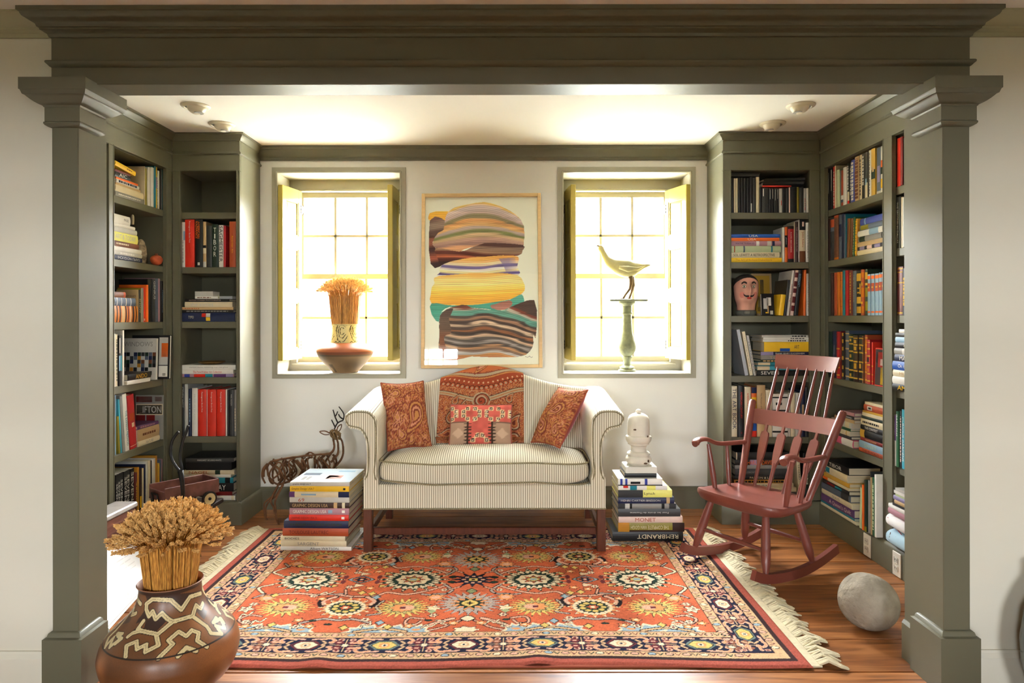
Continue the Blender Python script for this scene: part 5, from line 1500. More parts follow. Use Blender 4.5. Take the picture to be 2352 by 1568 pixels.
twigs('antler', [[(768, 984), (774, 972), (781, 967), (788, 963), (789, 949), (778, 933)], [(787, 961), (781, 957), (777, 950)], [(776, 971), (770, 958), (767, 948), (764.5, 940)], [(769, 956), (773, 950), (775, 944)], [(769, 979), (765, 971), (761, 963)]], .0046, TWD)
for lg in ([[(640, 1108, -.06), (628, 1135, -.06), (613, 1148, -.06), (606, 1158, -.06), (608, 1186, -.06), (614, 1192, -.05)], [(652, 1106, -.06), (634, 1136, -.06), (618, 1150, -.06), (610, 1166, -.06), (610, 1187, -.06)]],
           [[(640, 1110, -.08), (622, 1146, -.08), (628, 1165, -.08), (633, 1188, -.08), (641, 1206, -.06)], [(650, 1112, -.08), (632, 1148, -.08), (633, 1170, -.08), (636, 1192, -.08), (641, 1206, -.06)]],
           [[(760, 1080, -.05), (754, 1110, -.05), (757, 1140, -.05), (755, 1165, -.05), (758, 1198, -.05)], [(768, 1078, -.05), (760, 1112, -.05), (760, 1145, -.05), (758, 1198, -.05)]],
           [[(764, 1076, .05), (768, 1110, .05), (765, 1140, .05), (768, 1180, .05)], [(772, 1074, .05), (774, 1112, .05), (770, 1180, .05)]]):
    twigs('leg', lg, .0062)

# ================================================================ toy wagon on a low bench
WG = mat('worn_maroon_enamel', (120, 78, 72), .5, .4, var=.3, vscale=25)
DKW = mat('dark_bench_wood', (46, 32, 24), .5, .4, var=.3, vscale=14, stretch=(1, 8, 8))
bench = thing('low_bench', 'low dark wooden bench under the toy wagon', 'bench', (-1.80, 3.72, 0))
MB().bbox(-.14, .16, -.16, .16, .205, .232, .004).build('bench_top', DKW, bench)
for sx in (-1, 1):
    for sy in (-1, 1):
        MB().tube([(.01 + sx * .10, sy * .11, .21), (.01 + sx * .145, sy * .145, .0)], [.014, .016], 8).build('leg', DKW, bench)
wag = thing('toy_wagon', 'small antique maroon toy wagon with forked handle on low bench', 'toy wagon', (-1.775, 3.70, .232), R(-38))
TT = .006; HL, HWd, Z0w, Z1w = .148, .088, .062, .137
tray = MB().box(-HWd, HWd, -HL, HL, Z0w, Z0w + TT).build('tray_floor', WG, wag)
for (x0, x1, y0, y1) in ((-HWd, -HWd + TT, -HL, HL), (HWd - TT, HWd, -HL, HL), (-HWd, HWd, -HL, -HL + TT), (-HWd, HWd, HL - TT, HL)):
    MB().bbox(x0, x1, y0, y1, Z0w, Z1w - (.02 if y0 == -HL and y1 < 0 else 0), .002).build('side_board', WG, wag)
for sx in (-1, 1):
    for sy in (-1, 1):
        w = thing('wheel', None, None, (0, 0, 0)); w.parent = wag; MTX.pop(w)
        w.matrix_local = Matrix.Translation((sx * (HWd + .012), sy * .085, .040)) @ Matrix.Rotation(R(90), 4, 'Y')
        MB().lathe([(.030, -.006), (.040, -.006), (.0405, 0), (.040, .006), (.030, .006), (.030, -.006)], n=28, caps=False).build('tyre', mat('black_rubber', (30, 28, 26), .7), w, smooth='auto')
        MB().lathe([(.0005, -.003), (.026, -.003), (.0305, -.0065), (.0305, .0065), (.026, .003), (.0005, .003)], n=28).build('rim', mat('cream_rim', (196, 176, 130), .5), w, smooth='auto')
        MB().lathe([(.0005, -.009), (.008, -.008), (.008, .008), (.0005, .009)], n=14).build('hub', IRON, w)
for sy in (-1, 1): MB().tube([(-HWd - .02, sy * .085, .04), (HWd + .02, sy * .085, .04)], .005, 8).build('axle', IRON, wag)
hpts = [px(421, 1150, 3.56), px(418, 1105, 3.55), px(414, 1080, 3.54)]
hm = MTX[wag].inverted()
mbh = MB(); mbh.tube([hm @ p for p in hpts], [.009, .012, .015], 8)
mbh.tube([hm @ Vector(p) for p in spline([tuple(px(x, y, 3.54)) for x, y in ((415, 1082), (404, 1070), (394, 1052), (391, 1034), (395, 1012), (403, 998), (410, 990))], 5)], .0072, 8)
mbh.tube([hm @ Vector(p) for p in spline([tuple(px(x, y, 3.54)) for x, y in ((415, 1082), (417, 1072), (413, 1055), (414, 1035), (420, 1010), (427, 992), (432, 976))], 5)], .0072, 8)
mbh.build('forked_handle', IRON, wag, smooth=True)
MB().tube([(-.03, -HL - .002, .05), (-.03, -HL - .012, .1), (.03, -HL - .012, .1), (.03, -HL - .002, .05)], .005, 6).build('handle_bracket', IRON, wag)

# ================================================================ trunk and printed sheet at the left
trunk = thing('storage_chest', 'low reddish-brown storage chest against left bookcase behind wheat sheaf', 'chest', (-1.985, 3.05, 0))
TRM = mat('red_brown_trunk', (122, 78, 64), .5, .4, var=.3, vscale=9, stretch=(8, 1, 8))
MB().bbox(-.055, .055, -.45, .45, 0, .285, .004).build('chest', TRM, trunk)
MB().bbox(-.058, .062, -.46, .46, .285, .312, .006).build('lid', mat('silvery_worn_edge', (190, 182, 176), .3, .5, var=.2, vscale=20), trunk)
for k in range(6):
    MB().box(.055, .058, -.40 + k * .14, -.36 + k * .14, .12, .17).build('dark_inlay', mat('inlay_slate', (60, 58, 62), .5), trunk)
MB().box(.055, .0575, -.45, .45, .205, .215).build('moulding', TRM, trunk); MB().box(.055, .0575, -.45, .45, .245, .252).build('moulding', TRM, trunk)
# sheet leaning against it
cvS = Cv(0, .8, 0, .34, .004, (236, 234, 230))
for row in range(9):
    y = .30 - row * .024
    x = .06
    while x < .70:
        l = random.uniform(.02, .07); cvS.line([(x, y), (min(x + l, .72), y)], .006, (206, 202, 198)); x += l + .014
cvS.ell(.56, .07, .030, .045, (196, 192, 190)); cvS.ell(.56, .07, .024, .038, (236, 234, 230)); cvS.ell(.56, .07, .010, .018, (196, 192, 190))
cvS.line([(.015, .015), (.785, .015), (.785, .325), (.015, .325), (.015, .015)], .006, (190, 186, 184))
sheet = thing('printed_sheet', 'large pale printed sheet with faint text leaning on chest behind pot', 'print', (-1.72, 3.0, 0))
TLs, TRs, BRs, BLs = Vector((-1.905, 2.62, .19)), Vector((-1.900, 3.46, .175)), Vector((-1.705, 3.215, .004)), Vector((-1.575, 2.50, .004))
U, Vv = np.meshgrid(np.linspace(0, 1, 200), np.linspace(0, 1, 90))
Pn = (np.array(BLs) * (1 - U[..., None]) + np.array(BRs) * U[..., None]) * (1 - Vv[..., None]) + (np.array(TLs) * (1 - U[..., None]) + np.array(TRs) * U[..., None]) * Vv[..., None]
Pn[..., 2] -= .025 * np.sin(Vv * math.pi) 
Pn[..., 2] = np.maximum(Pn[..., 2], .003)
grid_mesh('paper', Pn, cvS.sample(U, Vv), vcmat('glossy_paper', .3, .5), sheet, world=True)
Pk = Pn.copy(); Pk[..., 2] -= .002
grid_mesh('paper_back', Pk[::8, ::8][:, ::-1], None, mat('paper_white', (226, 224, 218), .7), sheet, world=True)

# green vase cut by the right edge of the view
gv = thing('green_vase', 'dark green vase cut off by the right edge of view', 'vase', (1.775, 2.17, 0))
MB().lathe([(.0005, 0), (.07, 0), (.10, .03), (.128, .12), (.132, .20), (.12, .29), (.09, .36), (.06, .40), (.055, .44), (.06, .45), (.05, .45), (.045, .40)], n=40).build('vase_body', mat('bottle_green_glaze', (30, 48, 32), .2, .5, coat=.4), gv, smooth='auto')
# ================================================================ books
BC = dict(white=(232, 229, 220), cream=(222, 208, 174), black=(30, 29, 29), charcoal=(58, 58, 58), grey=(140, 138, 132), palegrey=(198, 196, 188), red=(208, 44, 28), crimson=(166, 30, 34), darkred=(120, 28, 28), maroon=(104, 40, 42), brown=(110, 66, 42), darkbrown=(62, 42, 36), tan=(196, 164, 118), ochre=(190, 132, 44), gold=(206, 162, 60), yellow=(236, 190, 40), lemon=(234, 230, 120), olive=(140, 128, 34), green=(40, 92, 58), darkgreen=(34, 52, 40), palegreen=(190, 204, 160), teal=(34, 126, 142), blue=(36, 84, 166), navy=(32, 40, 72), royal=(52, 66, 150), slate=(86, 96, 112), lightblue=(140, 172, 196), purple=(96, 60, 110), mauve=(176, 130, 140), pink=(222, 96, 130), palepink=(230, 200, 186), orange=(232, 108, 36), amber=(196, 112, 30), rust=(170, 74, 40), silver=(176, 180, 184), lilac=(150, 140, 176), aqua=(70, 168, 190))
CN = dict(palegrey='pale grey', darkred='dark red', darkbrown='dark brown', darkgreen='dark green', palegreen='pale green', lightblue='light blue', palepink='pale pink', royal='royal blue', lemon='lemon yellow', navy='navy blue', slate='slate blue')
def bm(c):
    return mat('cover_' + c, BC[c], .42, .4, var=.08, vscale=18)
def im(c): return mat('ink_' + c, BC[c], .6, .2)
PAGE = mat('book_pages', (216, 204, 176), .9, .1, var=.12, vscale=3, stretch=(60, 1, 1))
PAGEW = mat('white_book_pages', (232, 228, 216), .9, .1, var=.06, vscale=3)
ORD = ['first', 'second', 'third', 'fourth', 'fifth', 'sixth', 'seventh', 'eighth', 'ninth', 'tenth', 'eleventh', 'twelfth', 'thirteenth', 'fourteenth', 'fifteenth', 'sixteenth', 'seventeenth', 'eighteenth', 'nineteenth', 'twentieth', 'twenty-first', 'twenty-second', 'twenty-third', 'twenty-fourth', 'twenty-fifth', 'twenty-sixth', 'twenty-seventh']

def make_book(M, label, group, t, h, d, col, soft=False, title=None, tc='white', tf=.62, tpos=.5, th=.5, inv=False, stack=False, bands=(), marks=None, flat=False, name='book', cover=None, pages=None, title2=None, lcover=None):
    """M places a book standing on its tail, spine towards local -y, thickness along x"""
    root = thing(name, label, 'book', M=M, group=group)
    b = .0012 if soft else min(.0028, t * .16)
    k = 0 if soft else min(.0035, t * .12)
    n = 1 if soft else 5
    def arc_(o):     # outer spine profile from -t/2 to t/2
        return [(-t / 2 + t * i / n, -(k + o) * (1 - (2 * i / n - 1) ** 2) - o * 0 - (o if soft else 0)) for i in range(n + 1)]
    outp = [(-t / 2, d)] + arc_(0) + [(t / 2, d)]
    inp = [(t / 2 - b, d), (t / 2 - b, b), (-t / 2 + b, b), (-t / 2 + b, d)]
    ring = outp + inp
    mb = MB(); N = len(ring)
    mb.add([(x, y, 0) for x, y in ring] + [(x, y, h) for x, y in ring], [])
    no = len(outp)
    for i in range(N):
        j = (i + 1) % N; mb.f.append((i, j, N + j, N + i))
    # end faces: spine strip and the two boards
    for base, rev in ((0, True), (N, False)):
        f1 = [0, 1, no + 2, no + 3]; f2 = list(range(1, no - 1)) + [no + 1, no + 2]; f3 = [no - 2, no - 1, no, no + 1]
        for f in (f1, f2, f3):
            f = [base + q for q in f]; mb.f.append(tuple(f[::-1] if rev else f))
    mb.build('cover', bm(col), root)
    e = .0 if soft else .0035
    MB().box(-t / 2 + b, t / 2 - b, b, d - e - .001, e + .0005, h - e - .0005).build('pages', pages or (PAGEW if soft else PAGE), root)
    def strip(z0, z1, c, nm='spine_band', x0=-1, x1=1):
        a = [(x, y - .0005) for x, y in arc_(0)]
        if x0 > -1 or x1 < 1: a = [(x0 * t / 2, -k * (1 - x0 * x0) - .0006), ((x0 + x1) / 2 * t / 2, -k * (1 - ((x0 + x1) / 2) ** 2) - .0008), (x1 * t / 2, -k * (1 - x1 * x1) - .0006)]
        m_ = MB().loft([[(x, y, z) for x, y in a] for z in (z0, z1)], False, False)
        m_.build(nm, im(c), root)
    for bd in bands:
        strip(bd[0] * h, bd[1] * h, bd[2], 'spine_band', *(bd[3:5] if len(bd) > 3 else ()))
    if marks:     # rows too small to read in the photograph: plain printed dashes
        c, f0, f1, w = marks[:4]
        rr = random.Random(int(t * 1e5) + int(h * 1e4)); z = f0 * h
        mk = MB()
        while z < f1 * h:
            l = rr.uniform(.006, .02); z2 = min(z + l, f1 * h)
            y = -k - .0007
            mk.add([(-w * t / 2, y, z), (w * t / 2, y, z), (w * t / 2, y, z2), (-w * t / 2, y, z2)], [(0, 1, 2, 3)])
            z = z2 + rr.uniform(.003, .006)
        mk.build('lettering', im(c), root)
    y = -k - .0009
    for tt in ([(title, tc, tf, tpos, th, inv, 0.)] if title else []) + ([title2] if title2 else []):
        s, c, f, p_, hh_, iv, xo = tt
        if stack:
            letters_n = len(s); st = f * h / letters_n
            for i, ch in enumerate(s):
                letters(ch, (0, y, h * (p_ + f / 2) - st * (i + .5)), (1, 0, 0), (0, 0, 1), t * hh_, st * .8, im(c), root)
        else:
            r_, u_ = ((0, 0, 1), (-1, 0, 0)) if (flat != iv) else ((0, 0, -1), (1, 0, 0))
            letters(s, (xo * t, y, h * p_), r_, u_, h * f, t * hh_, im(c), root)
    if lcover:     # lines printed on the -x board, read from the left
        for s, zf in lcover:
            letters(s, (-t / 2 - .0006, d * .42, zf * h), (0, -1, 0), (0, 0, 1), d * .62, h * .05, im('black'), root)
    if cover:      # printed rectangle(s) on the +x board
        for (z0, z1, d0, d1, c) in cover:
            MB().box(t / 2, t / 2 + .0006, d0 * d, d1 * d, z0 * h, z1 * h).build('cover_print', im(c), root)
    return root

CASES = {'LS': 'left side bookcase', 'NL': 'narrow left bookcase', 'NR': 'narrow right bookcase', 'RS': 'right side bookcase', 'RB': 'bay beside right column'}
SHN = ['bottom shelf', 'fifth shelf', 'fourth shelf', 'third shelf', 'second shelf', 'top shelf']
DEP = {'LS': .262, 'NL': .315, 'NR': .315, 'RS': .275, 'RB': .275}
def frame(case): return FR['RS' if case == 'RB' else case]
def u_of(case, x, sb):
    if case == 'LS': Y = (-XL + sb) * F / (CX - x); return Y - 2.46, Y
    if case in ('RS', 'RB'): Y = (XR + sb) * F / (x - CX); return YN - Y, Y
    Y = YN + sb; X = (x - CX) * Y / F
    return X - (XL if case == 'NL' else 1.28), Y
def shelf_z(case, i):
    zs = [BASEZ] + (SHL if case in ('LS', 'NL') else SHR)
    return zs[i] + .0004
BAYS = {'LS': (1.074, 1.608), 'NL': (.0505, .3885), 'NR': (.05, .526), 'RS': (.062, .6985), 'RB': (.785, 1.45)}
def lim(case, sb):
    m_ = .0165 if sb > .0215 else -.0005
    return BAYS[case][0] - m_, BAYS[case][1] + (min(m_, .0112) if case == 'NL' else m_)
def head_room(case, i):
    zs = [BASEZ] + (SHL if case in ('LS', 'NL') else SHR) + [OPT + .039]
    return zs[i + 1] - .039 - zs[i] - .004
CNT = {}
def describe(case, i, kind, col, pile='', adj=''):
    key = (case, i, kind, pile); n = CNT[key] = CNT.get(key, -1) + 1
    c = CN.get(col, col)
    if kind == 'up': s = '%s%s book standing %s from left, %s of %s' % (adj, c, ORD[n], SHN[i], CASES[case])
    else: s = '%s%s book lying %s from bottom%s, %s of %s' % (adj, c, ORD[n], (', ' + pile) if pile else '', SHN[i], CASES[case])
    return s, 'books on the %s of %s' % (SHN[i], CASES[case])
def up(case, i, rows, sb=.03, lean0=0.):
    """rows: (x0, x1, ytop, colour, {options})"""
    Fm = frame(case); z = shelf_z(case, i)
    S_ = [(dict(r[4]) if len(r) > 4 else {}).get('sb', sb) for r in rows]
    E_ = [sorted((u_of(case, r[0], q)[0], u_of(case, r[1], q)[0])) for r, q in zip(rows, S_)]
    lo, hi = lim(case, sb); a_, b_ = min(e[0] for e in E_), max(e[1] for e in E_)
    a2, b2_ = max(a_, lo), min(b_, hi)
    fit = lambda u: a2 + (u - a_) * (b2_ - a2) / (b_ - a_)
    for r in rows:
        x0, x1, yt, col = r[:4]; o = dict(r[4]) if len(r) > 4 else {}
        s_ = o.pop('sb', sb); ln = o.pop('lean', lean0); dd = o.pop('d', None); 
        ua, Ya = u_of(case, x0, s_); ub, Yb = u_of(case, x1, s_)
        if ub < ua: ua, ub = ub, ua
        ua, ub = fit(ua), fit(ub)
        Ym = (Ya + Yb) / 2
        h = min(o.pop('h', None) or CH + (HY - yt) * Ym / F - z, head_room(case, i))
        t = max(ub - ua - .0012, .004)
        d = dd or min(DEP[case] - s_, max(.11, h * .74)) * random.uniform(.9, 1.)
        lab, grp = describe(case, i, 'up', col)
        M = Fm @ Matrix.Translation(((ua + ub) / 2, s_ + random.uniform(-.004, .004), z)) 
        if ln:
            piv = t / 2 if ln > 0 else -t / 2
            t2 = t * math.cos(ln)
            M = Fm @ Matrix.Translation(((ua + ub) / 2 + piv, s_, z)) @ Matrix.Rotation(ln, 4, 'Y') @ Matrix.Translation((-piv, 0, 0))
        make_book(M, lab, grp, t, h, d, col, **o)
def lie(case, i, rows, sb=.03, z=None, pile=''):
    """rows bottom to top: (x0, x1, thickness mm, colour, {options})"""
    Fm = frame(case); zc = shelf_z(case, i) if z is None else z
    for r in rows:
        x0, x1, mm, col = r[:4]; o = dict(r[4]) if len(r) > 4 else {}
        s_ = o.pop('sb', sb); dd = o.pop('d', None); yaw = o.pop('yaw', random.uniform(-.015, .015)); roll = o.pop('roll', 0.)
        ua, _ = u_of(case, x0, s_); ub, _ = u_of(case, x1, s_)
        if ub < ua: ua, ub = ub, ua
        lo, hi = lim(case, s_); ua, ub = max(ua, lo), min(ub, hi)
        L = ub - ua; t = mm / 1000. - .0005
        d = dd or min(DEP[case] - s_ - .01, max(.11, L * .78))
        if case in ('NL', 'NR') and dd is None: d = min(d, .24)
        lab, grp = describe(case, i, 'flat', col, pile)
        M = Fm @ Matrix.Translation((ua + L / 2, s_, zc + t / 2 + .0003 + abs(math.sin(roll)) * L / 2)) @ Matrix.Rotation(yaw, 4, 'Z') @ Matrix.Rotation(roll, 4, 'Y') @ Matrix.Translation((-L / 2, 0, 0)) @ Matrix.Rotation(R(90), 4, 'Y')
        make_book(M, lab, grp, t, L, d, col, flat=True, **o)
        zc += mm / 1000.
    return zc
T = lambda s, c='white', f=.62, **k: dict(title=s, tc=c, tf=f, **k)
def mk(c='white', a=.15, b=.7, w=.35, **k): return dict(marks=(c, a, b, w), **k)

# ---- left side bookcase
lie('LS', 5, [(264, 331, 28, 'grey', mk('white', .1, .85, .2, d=.15)), (264, 330, 34, 'cream', dict(d=.15)), (266, 322, 12, 'tan', dict(d=.14)), (267, 320, 19, 'white', mk('navy', .08, .9, .6, d=.14)), (267, 317, 11, 'orange', dict(d=.14)), (264, 299, 27, 'black', T('AIC', 'white', .5, th=.7, d=.13)), (264, 300, 12, 'maroon', dict(d=.13)), (265, 311, 26, 'yellow', mk('brown', .55, .8, .2, d=.13, roll=.10))], sb=.03)
up('LS', 5, [(333, 334.6, 381, 'cream'), (334.6, 340, 386, 'olive'), (340, 345, 384, 'white'), (345, 349.5, 385, 'palegrey'), (349.5, 357.5, 385, 'white'), (357.5, 362.5, 380, 'teal'), (362.5, 366, 382, 'yellow', dict(bands=((.48, .75, 'mauve'),))), (366, 369, 392, 'black', mk('palegrey', .1, .9, .5)), (369.4, 375, 394, 'white'), (375, 378, 388, 'charcoal'), (378, 380.6, 388, 'white'), (380.6, 382, 390, 'teal')])
lie('LS', 4, [(263, 326, 25, 'navy', T('ISAMU NOGUCHI', 'palegrey', .8, inv=True, th=.62, d=.17)), (263, 325, 22, 'palegrey', mk('white', .2, .7, .4, d=.17)), (263, 324, 24, 'white', dict(d=.17)), (262, 319, 28, 'brown', mk('cream', .05, .55, .3, d=.17)), (262, 316, 48, 'lemon', T('ART & TODAY', 'palegrey', .84, tpos=.46, th=.55, d=.17)), (262, 314, 28, 'palegrey', dict(d=.16)), (262, 310, 17, 'white', dict(d=.15)), (262, 299, 48, 'white', dict(d=.12, title='FREE', tc='charcoal', tf=.3, tpos=.72, th=.28))], sb=.03)
lie('LS', 3, [(262, 315.5, 88, 'amber', dict(d=.13, bands=((.08, .12, 'black'), (.2, .26, 'darkbrown'), (.3, .42, 'tan'), (.45, .5, 'black'), (.55, .6, 'maroon'), (.66, .70, 'cream'), (.76, .84, 'darkbrown'), (.9, .94, 'black')))), (262, 311, 44, 'slate', dict(d=.12, bands=((.1, .13, 'palegrey'), (.3, .33, 'palegrey'), (.52, .55, 'cream'), (.74, .78, 'palegrey')))), (262, 288, 30, 'brown', dict(d=.09, bands=((.8, .97, 'rust'),)))], sb=.03)
up('LS', 3, [(317, 323, 664, 'tan', dict(bands=((0, 1, 'charcoal'),), title='SHOW', tc='cream', tf=.5, lcover=(('ABOUT WHATS', .80), ('TAKE AND READ', .70)))), (323, 330, 660, 'olive', dict(bands=((0, 1, 'grey'),))), (330.5, 338, 659, 'red', dict(bands=((.04, .1, 'palepink', -.4, .4),))), (338, 343, 653, 'orange'), (343, 354, 641, 'black'), (354, 362, 640, 'charcoal', T('GENIUS', 'white', .42, tpos=.74, th=.6)), (362, 376, 639, 'mauve', dict(bands=((0, 1, 'slate', -1, 0),))), (376.5, 382, 645, 'black', T('HURRICANE', 'lightblue', .55, tpos=.5, th=.6))])
up('LS', 2, [(260, 264, 765, 'white'), (264.3, 270, 766, 'cream', mk('charcoal', .1, .9, .3)), (271, 275, 769, 'black', dict(bands=((.3, .6, 'lightblue'), (.65, .95, 'white', -.5, .5)))), (275.4, 280, 769, 'charcoal', dict(bands=((.3, .6, 'aqua', -.5, .5),))), (280.4, 284.5, 757, 'white')])
lie('LS', 2, [(292, 344, 22, 'white', dict(d=.15, yaw=0)), (293.5, 346, 34, 'black', T('ANDO', 'gold', .5, th=.72, tpos=.55, d=.15, yaw=0))], sb=.012)
up('LS', 1, [(260, 264, 908, 'black', mk('cream', .2, .7, .3)), (264.3, 266.5, 906, 'lightblue'), (272, 276.3, 960, 'olive', dict(lean=-.075, h=.2)), (277, 280.5, 935, 'aqua', dict(lean=-.09, h=.29)), (281.5, 287, 918, 'grey', dict(lean=-.097, h=.305)), (288, 297, 910, 'white', dict(lean=-.104, h=.312, title='THE EXPRESS METHOD', tc='teal', tf=.62, tpos=.4, th=.5)), (299, 314, 920, 'crimson', dict(lean=-.11, h=.30, bands=((.52, .66, 'rust', -.7, .7), (.40, .48, 'cream', -.3, .5), (.05, .06, 'cream'))))])
lie('LS', 1, [(317, 365.5, 30, 'cream', dict(d=.2, title='NATURE', tc='grey', tf=.34, th=.5)), (316, 364.5, 66, 'tan', mk('brown', .2, .8, .2, d=.19)), (316, 363, 20, 'purple', mk('mauve', .1, .8, .5, d=.19))], sb=.03)
xs_ = [259.5, 264.6, 270.5, 277, 284, 291.5, 299.5, 308]
up('LS', 0, [(xs_[k], xs_[k + 1] - .6, 1083 - 2.6 * k, 'black', dict(soft=True, h=.285, title='SEVEN', tc='white', tf=.56, tpos=.66, th=.72, bands=((.02, .34, 'grey', -.9, .9),), d=.2)) for k in range(7)])
up('LS', 0, [(308.6, 315, 1084, 'maroon', mk('gold', .1, .8, .3)), (315.4, 320, 1071, 'ochre'), (320.4, 326, 1073, 'darkbrown', dict(bands=((.18, .42, 'yellow', -1, .2),))), (326.4, 331, 1073, 'cream'), (331.4, 336, 1064, 'navy'), (336.3, 343, 1058, 'white'), (343.3, 350, 1054, 'cream'), (350.2, 352, 1054, 'black'), (352.2, 361, 1050, 'white', T('III', 'black', .1, tpos=.3)), (361.3, 367, 1043, 'ochre'), (367.3, 372, 1060, 'gold'), (372.4, 376, 1052, 'slate'), (376.3, 381, 1050, 'mauve')])

# ---- narrow left bookcase
up('NL', 4, [(415.5, 425, 509, 'white', mk('charcoal', .1, .6, .12, bands=((.6, .8, 'lightblue', .2, 1),))), (425.3, 447, 503, 'red', T('Pentagram Book Five', 'white', .45, tpos=.74, th=.20, title2=('essays and work', 'crimson', .5, .3, .1, False, .1))), (448.5, 466, 503, 'black', T('AMERICAN', 'orange', .36, tpos=.78, th=.28, title2=('RADIANCE', 'orange', .36, .78, .28, False, -.3), bands=((.04, .1, 'white', -.3, .3),))), (466.5, 474, 508, 'tan', dict(bands=((.0, .12, 'palegrey'), (.3, .42, 'cream'), (.42, .48, 'black')))), (474.4, 487, 517, 'charcoal'), (487.6, 502, 514, 'darkgreen', T('TIBOR', 'white', .70, tpos=.58, th=.42, stack=True)), (502.4, 513.6, 516, 'white', T('SAGMEISTER', 'black', .86, tpos=.55, th=.72)), (514, 519, 517, 'crimson'), (527.5, 542.6, 508, 'rust', T('American Art', 'yellow', .7, th=.2))])
z = lie('NL', 3, [(417, 540, 55, 'navy', dict(bands=((.38, .455, 'red', -.85, -.05), (.46, .54, 'palegrey', -.85, -.05), (.46, .54, 'yellow', .02, .82)), title='TYPO', tc='cream', tf=.1, tpos=.18, th=.3)), (417, 536, 17, 'black', mk('grey', .1, .9, .35)), (416, 536, 17, 'tan', mk('rust', .03, .35, .25)), (425, 534, 32, 'cream', T('the sixties', 'palegrey', .48, tpos=.36, th=.7)), (425, 527, 18, 'black', T('ANTON CORBIJN PHOTOGRAPHS', 'palepink', .72, tpos=.45, th=.4)), (448, 501, 16, 'white', mk('brown', .1, .7, .3, d=.12)), (448, 489, 30, 'palegrey', dict(d=.1, soft=True))])
lie('NL', 3, [(504, 534, 18, 'silver', dict(d=.1, soft=True))], z=z - .0465, pile='small right pile', sb=.05)
zd = lie('NL', 2, [(415.5, 537, 19, 'mauve', dict(bands=((.07, .17, 'royal'), (.25, .46, 'red'), (.46, .6, 'teal'), (.62, .85, 'purple'), (.85, .98, 'lilac')))), (417, 536, 26, 'white', T('The PaineWebber Art Collection', 'red', .55, tpos=.5, th=.5)), (418.5, 541, 29, 'white', T('marlene dumas measuring your own grave', 'grey', .72, tpos=.5, th=.36))])
up('NL', 1, [(415.5, 423, 880, 'black', T('STEVEN WEST', 'palegrey', .4, tpos=.75)), (424, 431.5, 880, 'palegrey'), (433, 439, 892, 'navy', mk('lightblue', .3, .8, .3)), (440, 453.6, 890, 'white', T('MUSEUM IN ASIA', 'palegrey', .6, tpos=.6, th=.25)), (454, 474, 893, 'red', T('Pentagram Book Five', 'white', .43, tpos=.73, th=.20)), (474.3, 475.9, 893, 'white'), (476.2, 496.6, 893, 'red', T('Pentagram Book Five', 'white', .43, tpos=.73, th=.20)), (497.2, 517, 893, 'red', T('Pentagram Book Five', 'white', .43, tpos=.73, th=.20)), (517.4, 521, 893, 'white'), (521.4, 525, 895, 'black'), (526, 536, 894, 'charcoal', T('MARK WATSON', 'palegrey', .24, tpos=.78, th=.3)), (537, 542, 894, 'grey', mk('cream', .1, .6, .4))])
lie('NL', 0, [(420, 540, 28, 'white', dict(bands=((.93, .98, 'cream'),))), (420, 533, 24, 'darkred'), (420, 536, 52, 'black', T('ART TODAY', 'white', .66, tpos=.52, th=.62)), (421, 535, 34, 'teal', T('FOTOGRAFIA PUBLICA', 'white', .4, tpos=.25, th=.38, bands=((.84, .94, 'black'),))), (422, 530, 18, 'white'), (422, 538, 27, 'cream', T('NAGEL', 'rust', .45, tpos=.3, th=.6, bands=((.62, .72, 'darkgreen'),))), (426, 531, 48, 'black', dict(soft=True, pages=mat('black_box', (26, 25, 25), .5))), (426, 536, 26, 'charcoal', T('MARGARET BOURKE-WHITE', 'palegrey', .5, tpos=.5, th=.4))])

# ---- narrow right bookcase
rows = [(1681, 1686, 408, 'black'), (1686.2, 1690.6, 410, 'cream'), (1690.8, 1695, 410, 'cream')]
x = 1696.
for w in (6.5, 6.5, 6.5, 6.5, 7.5, 7): rows.append((x, x + w - .4, 408 + (int(x) % 3), 'black' if int(w * 2) % 2 else 'charcoal', dict(bands=((.02, .26, 'palegrey', -.4, .4),) if abs(w - 7.5) < .1 else ()))); x += w
rows += [(1737.6, 1745, 407, 'cream'), (1745.4, 1750, 431, 'black'), (1750.6, 1766, 432, 'charcoal', dict(bands=((.66, .96, 'white', -.75, -.5),))), (1766.4, 1772, 433, 'black', dict(bands=((.55, .95, 'palegrey', -.3, .1),))), (1772.4, 1778, 433, 'black', dict(bands=((.57, .96, 'palegrey', -.3, .1),))), (1778.4, 1784, 433, 'charcoal', dict(bands=((.5, .95, 'palegrey', -.3, .1),))), (1784.4, 1789.6, 433, 'black', dict(bands=((.57, .96, 'palegrey', -.3, .1),))), (1790, 1797, 434, 'palegrey', dict(bands=((.3, .5, 'red', 0, .4),))), (1797.4, 1805, 433, 'black'), (1805.4, 1812, 433, 'charcoal'), (1812.4, 1815.5, 431, 'palepink'), (1816, 1830.6, 430, 'black'), (1831, 1835.6, 430, 'olive'), (1836, 1846, 432, 'charcoal'), (1846.4, 1852.4, 433, 'palegrey', mk('red', .1, .6, .2)), (1852.8, 1859.4, 433, 'white')]
up('NR', 5, rows)
zt = shelf_z('NR', 5)
lie('NR', 5, [(1751, 1818, 7, 'red', dict(soft=True, d=.2, yaw=0)), (1750, 1850, 13, 'black', dict(soft=True, d=.2, yaw=.1, sb=.05)), (1754, 1846, 14, 'charcoal', dict(soft=True, d=.2, yaw=-.06, sb=.05)), (1752, 1852, 12, 'black', dict(soft=True, d=.2, yaw=.12, sb=.05)), (1760, 1848, 12, 'charcoal', dict(soft=True, d=.19, yaw=-.1, sb=.06))], z=CH + (HY - 429.5) * 4.17 / F, pile='pile atop the row')
